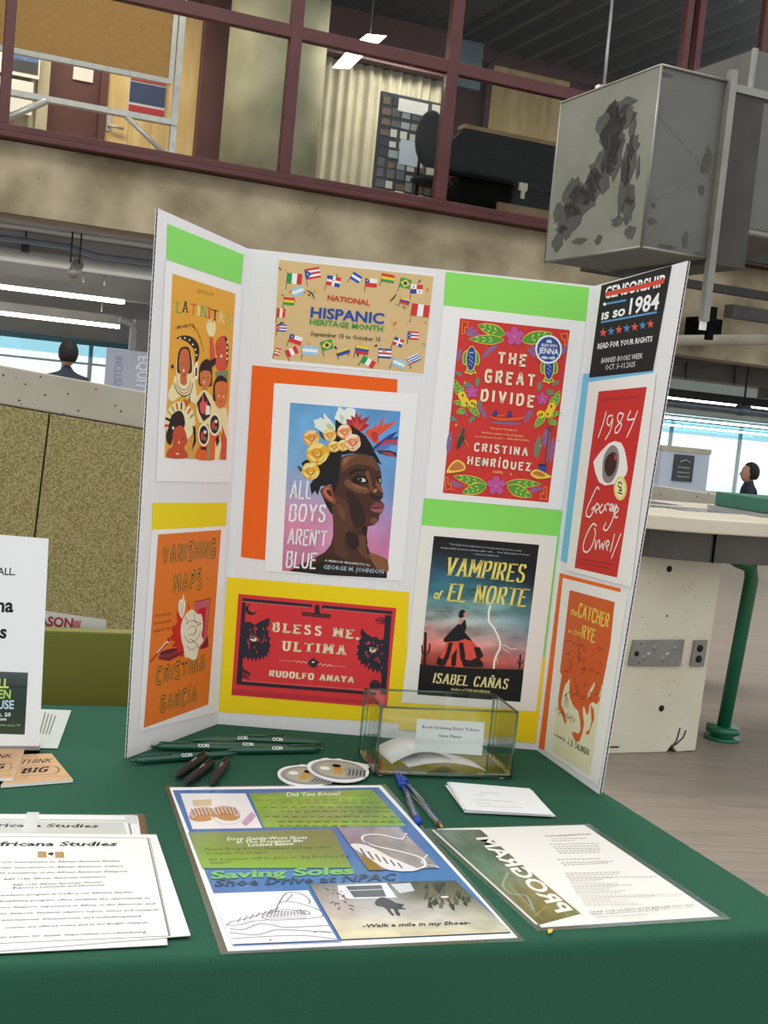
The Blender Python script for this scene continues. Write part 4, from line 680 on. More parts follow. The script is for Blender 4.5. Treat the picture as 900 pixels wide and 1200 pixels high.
{'name': 'book_poster','plane': [[-0.09807,-0.20542,0.74],[0.46415,0.88576,-0.0],[-0.0344,0.01803,0.99925],[0.88509,-0.4638,0.03884]],'q': [302,3029,2251,2993,2303,186,219,312],'label': 'orange book cover with a large white flower, low on left wing','cat': 'poster','paper': 'f4f1ee','lay': 1,'group': 'book cover posters on the display board','th': 3,'art': [('P','e8792b',[456,2963,2099,2944,1990,357,337,339],0),('T','5b4a22','VANISHING',[579,2561,1982,2553,1981,2803,580,2792],(0.34,0.25,0,0,0.34,0.05),0,0),('T','d5903a','VANISHING',[579,2561,1982,2553,1981,2803,580,2792],(0.15,0.1,0,0,0.34,0.05),0,0),('T','5b4a22','MAPS',[890,2118,1631,2133,1631,2390,890,2365],(0.34,0.25,0,0,0.34,0.05),0,0),('T','d5903a','MAPS',[890,2118,1631,2133,1631,2390,890,2365],(0.15,0.1,0,0,0.34,0.05),0,0),('T','5b4a22','A NOVEL',[1731,2237,1848,2235,1848,2259,1731,2261], None,0,0),('T','5b4a22','CRISTINA',[571,894,1850,898,1850,1127,571,1109],(0.34,0.25,0,0,0.34,0.05),0,0),('T','d5903a','CRISTINA',[571,894,1850,898,1850,1127,571,1109],(0.15,0.1,0,0,0.34,0.05),0,0),('T','5b4a22','GARCÍA',[704,490,1664,474,1663,691,704,696],(0.34,0.25,0,0,0.34,0.05),0,0),('T','d5903a','GARCÍA',[704,490,1664,474,1663,691,704,696],(0.15,0.1,0,0,0.34,0.05),0,0),('T','70431c','AUTHOR OF NATIONAL',[456,1833,870,1818,870,1857,456,1871], None,0.02,0),('T','70431c','BOOK AWARD FINALIST',[456,1727,888,1718,888,1756,456,1765], None,0.02,0),('T','70431c','DREAMING IN CUBAN',[456,1621,879,1621,878,1659,456,1659], None,0.02,0),('P','c8636e',[1452,1943,1887,1946,1819,1225,1592,1229],0),('P','d4222c',[1561,1824,1786,1832,1762,1233,1590,1257],0),('L','6b1f24',10.9,[1452,1943,1887,1946,1819,1225],0,0),('P','7c2424',[1683,1217,1878,1408,1905,1234,1743,1224],0),('P','cf2a24',[1005,1860,1136,1714,1136,1557,1061,1658],1),('P','cf2a24',[908,1651,1072,1643,1153,1528,954,1549],1),('P','cf2a24',[887,1524,1080,1551,1184,1445,931,1448],1),('P','cf2a24',[933,1375,1112,1455,1196,1417,971,1357],1),('P','cf2a24',[1060,1253,1170,1342,1235,1307,1099,1234],1),('P','cf2a24',[1283,1934,1348,1848,1251,1753,1335,1783],1),('P','d2301f',[998,1678,1184,1708,1262,1223,1109,1224,998,1418],1),('P','f3ead0',[1062,2010,1132,2015,1163,2091,1191,1996,1222,1967,1208,1811,1132,1754,1050,1881],1),('L','5a4a2a',7.0,[1098,1980,1134,1793],0,0),('L','5a4a2a',7.1,[1155,1974,1162,1790],0,0),('E','8d3b32',[850,1270,243,-1,24,-49]),('E','6b2330',[855,1313,234,-1,16,-32]),('P','7d2a35',[623,1278,618,1235,881,1175,1228,1228,1219,1269,876,1227],0),('L','f6eedb',48.5,[846,1470,570,1318],0,0),('L','a3322a',27.6,[812,1438,410,1230],0,0),('E','b02a24',[836,1479,37,-5,3,-31]),('P','f1e5c9',[1181,1735,1294,1814,1412,1841,1543,1759,1669,1731,1721,1563,1698,1431,1757,1342,1640,1250,1594,1108,1482,1098,1379,1148,1281,1168,1235,1307,1160,1449,1131,1610],1),('L','4b3a26',8.9,[1261,1646,1403,1682,1557,1610,1519,1481,1349,1477],1,0),('L','4b3a26',9.0,[1317,1560,1435,1599,1539,1532,1472,1460],1,0),('L','4b3a26',8.9,[1227,1492,1383,1366,1577,1393,1668,1489],1,0),('L','4b3a26',9.0,[1315,1322,1443,1251,1587,1284],1,0),('L','4b3a26',9.1,[1467,1781,1502,1671,1682,1595],1,0),('L','4b3a26',8.9,[1227,1756,1307,1667],1,0),('L','4b3a26',9.0,[1388,1418,1532,1345,1650,1248],1,0),('L','4b3a26',9.2,[1559,1583,1657,1598],1,0)]},
{'name': 'heritage_month_sign','plane': [[0.00902,-0.00106,0.74],[0.99969,-0.02508,0.0],[0.00088,0.03489,0.99939],[-0.02506,-0.99908,0.0349]],'q': [283,6991,2613,7006,2583,5499,305,5448],'label': 'tan heritage month sign bordered with many small flags','cat': 'poster','paper': 'f4f1ee','lay': 0,'group': None,'th': 3,'art': [('P','dcbb84',[290,6982,2597,6973,2581,5518,330,5513],0),('L','4a3a2a',9.2,[431,6803,432,6548],0,0),('P','1e9a48',[431,6803,505,6804,505,6645,431,6644],0),('P','f6f4f0',[505,6804,579,6805,579,6646,505,6645],0),('P','d8322c',[579,6805,652,6807,653,6647,579,6646],0),('L','4a3a2a',9.2,[676,6879,744,6633],0,0),('P','d8322c',[676,6879,890,6939,899,6908,685,6848],0),('P','f6f4f0',[685,6848,899,6908,907,6878,693,6817],0),('P','d8322c',[693,6817,907,6878,916,6847,702,6787],0),('P','f6f4f0',[702,6787,916,6847,924,6816,710,6756],0),('P','d8322c',[710,6756,924,6816,933,6786,718,6725],0),('P','2a56b0',[676,6879,794,6829,718,6725],0),('E','fafafa',[730,6811,9,1,1,-9]),('L','4a3a2a',9.2,[1030,6832,1002,6597],0,0),('P','f6f4f0',[1030,6832,1232,6810,1215,6664,1012,6685],0),('P','2a4aa0',[1030,6832,1111,6823,1104,6767,1023,6776],0),('P','d8322c',[1151,6819,1232,6810,1226,6754,1145,6763],0),('P','d8322c',[1019,6741,1100,6732,1093,6677,1012,6685],0),('P','2a4aa0',[1140,6728,1221,6719,1215,6664,1134,6672],0),('L','4a3a2a',9.2,[1410,6918,1325,6751],0,0),('P','2a56b0',[1410,6918,1542,6854,1525,6819,1392,6884],0),('P','f6f4f0',[1392,6884,1525,6819,1507,6784,1375,6849],0),('P','2a56b0',[1375,6849,1507,6784,1490,6749,1357,6814],0),('L','4a3a2a',9.3,[1592,6843,1593,6637],0,0),('P','f6f4f0',[1592,6843,1765,6846,1766,6781,1592,6779],0),('P','d8322c',[1592,6779,1766,6781,1766,6717,1592,6714],0),('P','2a4aa0',[1592,6843,1652,6844,1653,6780,1592,6779],0),('E','ffffff',[1621,6811,9,1,1,-9]),('L','4a3a2a',9.3,[1829,6941,1813,6744],0,0),('P','d8322c',[1829,6941,2020,6927,2017,6886,1825,6900],0),('P','f1cf2c',[1825,6900,2017,6886,2014,6845,1822,6859],0),('P','2f9a48',[1822,6859,2014,6845,2010,6804,1819,6818],0),('L','4a3a2a',9.3,[2118,6908,2080,6685],0,0),('P','3aa048',[2118,6908,2278,6883,2254,6743,2095,6768],0),('P','f1cf2c',[2196,6884,2258,6814,2176,6767,2114,6837],0),('E','2a3a80',[2186,6826,28,3,3,-28]),('L','4a3a2a',9.3,[2268,6820,2278,6603],0,0),('P','f6f4f0',[2268,6820,2449,6829,2455,6694,2274,6685],0),('P','d8322c',[2359,6825,2449,6829,2452,6761,2361,6757],0),('P','2a4aa0',[2271,6752,2361,6757,2364,6689,2274,6685],0),('E','2a4aa0',[2315,6789,12,1,1,-12]),('E','d8322c',[2408,6725,12,1,1,-12]),('L','4a3a2a',9.2,[501,6564,585,6387],0,0),('P','9cd0ea',[501,6564,662,6641,680,6604,518,6527],0),('P','f6f4f0',[518,6527,680,6604,697,6568,536,6490],0),('P','9cd0ea',[536,6490,697,6568,715,6531,553,6453],0),('L','4a3a2a',9.2,[412,6442,413,6265],0,0),('P','d8322c',[412,6442,572,6444,572,6407,412,6405],0),('P','f1cf2c',[412,6405,572,6407,572,6370,412,6368],0),('P','2f9a48',[412,6368,572,6370,572,6333,412,6331],0),('L','4a3a2a',9.2,[330,6271,330,6055],0,0),('P','d8322c',[330,6271,371,6272,371,6137,330,6136],0),('P','f6f4f0',[371,6272,412,6272,412,6137,371,6137],0),('P','d8322c',[412,6272,453,6273,453,6138,412,6137],0),('L','4a3a2a',9.2,[345,6034,351,5867],0,0),('P','2a56b0',[345,6034,486,6041,487,6020,345,6013],0),('P','f6f4f0',[345,6013,487,6020,488,5999,346,5992],0),('P','2a56b0',[346,5992,488,5999,489,5978,347,5971],0),('P','f6f4f0',[347,5971,489,5978,489,5957,348,5950],0),('P','2a56b0',[348,5950,489,5957,490,5936,349,5929],0),('P','d8322c',[345,6034,410,5985,349,5929],0),('E','fafafa',[368,5983,9,1,1,-9]),('L','4a3a2a',9.2,[562,5915,518,5722],0,0),('P','f6f4f0',[562,5915,749,5874,735,5814,549,5855],0),('P','d8322c',[549,5855,735,5814,721,5754,535,5795],0),('P','2a4aa0',[562,5915,627,5901,614,5841,549,5855],0),('E','ffffff',[587,5878,9,1,1,-9]),('L','4a3a2a',9.2,[497,5653,587,5501],0,0),('P','d8322c',[497,5653,549,5684,605,5588,553,5558],0),('P','f6f4f0',[549,5684,601,5714,656,5619,605,5588],0),('P','d8322c',[601,5714,652,5745,708,5649,656,5619],0),('L','4a3a2a',9.3,[754,5760,755,5553],0,0),('P','9cd0ea',[754,5760,989,5763,989,5720,754,5717],0),('P','f6f4f0',[754,5717,989,5720,989,5676,754,5673],0),('P','9cd0ea',[754,5673,989,5676,989,5633,754,5630],0),('L','4a3a2a',9.3,[1005,5837,1084,5624],0,0),('P','3aa048',[1005,5837,1167,5898,1217,5765,1054,5704],0),('P','f1cf2c',[1090,5857,1184,5828,1131,5745,1037,5773],0),('E','2a3a80',[1111,5801,28,3,3,-28]),('L','4a3a2a',9.3,[1255,5715,1302,5606],0,0),('P','f1cf2c',[1255,5715,1437,5794,1447,5771,1265,5692],0),('P','2a4aa0',[1265,5692,1447,5771,1457,5749,1275,5669],0),('P','2a4aa0',[1275,5669,1457,5749,1467,5726,1285,5647],0),('L','4a3a2a',9.3,[1542,5848,1526,5651],0,0),('P','f1cf2c',[1542,5848,1740,5833,1737,5792,1539,5807],0),('P','2a4aa0',[1539,5807,1737,5792,1733,5751,1535,5766],0),('P','d8322c',[1535,5766,1733,5751,1730,5710,1532,5724],0),('L','4a3a2a',9.3,[1883,5832,1889,5604],0,0),('P','2a4aa0',[1883,5832,2076,5837,2077,5809,1884,5803],0),('P','f6f4f0',[1884,5803,2077,5809,2077,5780,1884,5775],0),('P','d8322c',[1884,5775,2077,5780,2078,5752,1885,5746],0),('P','f6f4f0',[1885,5746,2078,5752,2079,5723,1886,5718],0),('P','2a4aa0',[1886,5718,2079,5723,2079,5695,1886,5689],0),('L','4a3a2a',9.3,[1676,5702,1601,5540],0,0),('P','1e9a48',[1676,5702,1738,5674,1691,5573,1629,5601],0),('P','f6f4f0',[1738,5674,1800,5646,1753,5545,1691,5573],0),('P','d8322c',[1800,5646,1862,5618,1816,5517,1753,5545],0),('L','4a3a2a',9.3,[2132,5722,2068,5544],0,0),('P','9cd0ea',[2132,5722,2308,5661,2295,5623,2118,5685],0),('P','f6f4f0',[2118,5685,2295,5623,2281,5586,2105,5648],0),('P','9cd0ea',[2105,5648,2281,5586,2268,5549,2092,5611],0),('L','4a3a2a',9.3,[2309,5723,2395,5578],0,0),('P','f6f4f0',[2309,5723,2471,5818,2480,5803,2318,5708],0),('P','2a56b0',[2318,5708,2480,5803,2489,5788,2327,5693],0),('P','f6f4f0',[2327,5693,2489,5788,2498,5773,2336,5678],0),('P','2a56b0',[2336,5678,2498,5773,2507,5758,2345,5663],0),('P','f6f4f0',[2345,5663,2507,5758,2516,5743,2354,5648],0),('P','2a56b0',[2354,5648,2516,5743,2525,5728,2363,5633],0),('L','4a3a2a',9.3,[2112,6026,2058,5845],0,0),('P','f6f4f0',[2112,6026,2249,5986,2215,5873,2078,5913],0),('P','2a4aa0',[2112,6026,2167,6010,2154,5967,2099,5983],0),('P','d8322c',[2194,6002,2249,5986,2236,5943,2181,5959],0),('P','d8322c',[2091,5956,2146,5940,2133,5897,2078,5913],0),('P','2a4aa0',[2173,5932,2228,5916,2215,5873,2161,5889],0),('L','4a3a2a',9.3,[2295,6126,2300,5938],0,0),('P','d8322c',[2295,6126,2457,6131,2458,6108,2296,6103],0),('P','f6f4f0',[2296,6103,2458,6108,2458,6084,2296,6079],0),('P','d8322c',[2296,6079,2458,6084,2459,6061,2297,6056],0),('P','f6f4f0',[2297,6056,2459,6061,2460,6037,2297,6032],0),('P','d8322c',[2297,6032,2460,6037,2460,6014,2298,6009],0),('P','2a56b0',[2295,6126,2369,6070,2298,6009],0),('E','fafafa',[2321,6068,9,1,1,-9]),('L','4a3a2a',9.3,[2321,6544,2308,6258],0,0),('P','d8322c',[2321,6544,2408,6541,2400,6362,2313,6365],0),('P','f6f4f0',[2408,6541,2495,6537,2487,6358,2400,6362],0),('P','d8322c',[2495,6537,2582,6534,2574,6355,2487,6358],0),('L','4a3a2a',9.3,[2142,6615,2119,6479],0,0),('P','f1cf2c',[2142,6615,2283,6593,2278,6564,2137,6587],0),('P','2a4aa0',[2137,6587,2278,6564,2273,6536,2132,6559],0),('P','d8322c',[2132,6559,2273,6536,2268,6508,2127,6530],0),('L','4a3a2a',9.2,[365,5691,323,5528],0,0),('P','d8322c',[365,5691,443,5671,438,5651,360,5670],0),('P','f6f4f0',[360,5670,438,5651,432,5630,355,5650],0),('P','d8322c',[355,5650,432,5630,427,5610,349,5630],0),('P','f6f4f0',[349,5630,427,5610,421,5590,344,5610],0),('P','d8322c',[344,5610,421,5590,416,5569,339,5589],0),('E','e05a30',[402,6839,-9,-3,-2,6]),('E','f0c030',[1893,5600,-14,-9,-6,10]),('E','e05a30',[2240,5597,11,-2,-1,-6]),('E','e05a30',[2408,5681,-15,-17,-7,6]),('E','222222',[397,6049,-21,-18,-7,8]),('E','f0c030',[413,5643,-14,-5,-3,10]),('E','f0c030',[415,6242,17,-15,-7,-8]),('E','4a7a3a',[356,6139,-12,-6,-3,5]),('E','222222',[427,6064,27,-2,-1,-9]),('E','f0c030',[354,6430,-24,-9,-4,12]),('E','222222',[390,6467,17,-12,-4,-5]),('E','e07a30',[401,5981,0,-10,-12,0]),('E','e07a30',[2523,6766,3,-29,-15,-2]),('E','e07a30',[2545,5960,29,-10,-2,-7]),('E','e07a30',[2534,6278,12,-10,-8,-9]),('E','f0c030',[2115,6645,-1,-11,-7,1]),('E','222222',[2197,6466,19,-23,-5,-4]),('E','4a7a3a',[2230,6470,9,-8,-5,-5]),('E','f0c030',[2019,6600,-5,-18,-12,3]),('E','e07a30',[2212,6514,15,-8,-7,-13]),('E','4a7a3a',[2082,6500,-14,-3,-2,10]),('E','f0c030',[2025,6258,12,-11,-7,-7]),('E','f0c030',[2068,6225,22,0,0,-13]),('E','e05a30',[2076,6207,-2,-30,-7,0]),('E','f0c030',[2314,6140,14,-7,-7,-13]),('E','f0c030',[2317,6328,-12,-27,-10,4]),('E','e07a30',[2095,6232,-22,-15,-9,13]),('E','f0c030',[2268,6255,7,-11,-9,-6]),('E','f0c030',[2106,6140,23,-4,-1,-7]),('E','222222',[781,6509,-3,-18,-14,2]),('E','e07a30',[492,6522,-16,-14,-7,7]),('E','4a7a3a',[1164,6841,7,-21,-8,-3]),('E','f0c030',[1641,6831,12,-1,-1,-12]),('E','e07a30',[2307,6752,12,-21,-7,-4]),('E','f0c030',[1626,6845,-9,-11,-8,6]),('E','f0c030',[879,6582,-18,-15,-10,11]),('E','e05a30',[709,6536,5,-10,-13,-7]),('E','e05a30',[855,6575,-11,-15,-5,4]),('E','e07a30',[1111,6763,12,-19,-6,-4]),('E','f0c030',[1545,6858,1,-12,-13,-1]),('E','e07a30',[499,6663,10,-25,-9,-4]),('E','f0c030',[2015,5953,14,-16,-11,-10]),('E','e07a30',[1956,5805,2,-28,-13,-1]),('E','f0c030',[1601,5887,-2,-18,-9,1]),('E','f0c030',[1800,5813,17,-1,-1,-7]),('E','e05a30',[833,5792,-8,-4,-7,13]),('E','4a7a3a',[1988,5796,3,-19,-7,-1]),('E','f0c030',[386,5638,-7,-7,-10,10]),('E','222222',[1243,5776,16,-21,-12,-9]),('E','222222',[1582,5702,3,-26,-13,-2]),('E','e05a30',[1438,5695,12,-14,-12,-10]),('E','222222',[1836,5864,-19,-14,-8,11]),('L','2a2a22',18.4,[729,6575,819,6538,864,6450],1,1),('L','2a2a22',18.6,[1977,6526,2033,6600,2071,6659],1,1),('L','2a2a22',18.4,[300,6869,335,6827],1,1),('L','2a2a22',18.6,[2368,6851,2410,6901],1,1),('T','c8392c','NATIONAL',[1056,6463,1692,6447,1691,6521,1056,6537], None,0.05,0),('T','2149a8','HISPANIC',[827,6187,1921,6198,1921,6346,827,6334], None,0.055,0),('T','3b9a3a','HERITAGE MONTH',[827,6082,1917,6080,1917,6160,827,6162], None,0.05,0),('T','26221f','September 15 to October 15',[857,5918,1897,5929,1897,5991,858,5980], None,0.025,0)]},
{'name': 'card_sheet','plane': [[0.00902,-0.00106,0.74],[0.99969,-0.02508,0.0],[0.00088,0.03489,0.99939],[-0.02506,-0.99908,0.0349]],'q': [38,5395,2204,5399,2369,2441,123,2542],'label': 'large orange card sheet behind the cover of the boy in a flower crown','cat': 'card','paper': 'f4661a','lay': 0,'group': 'coloured backing cards on the display board','th': 3,'art': []},
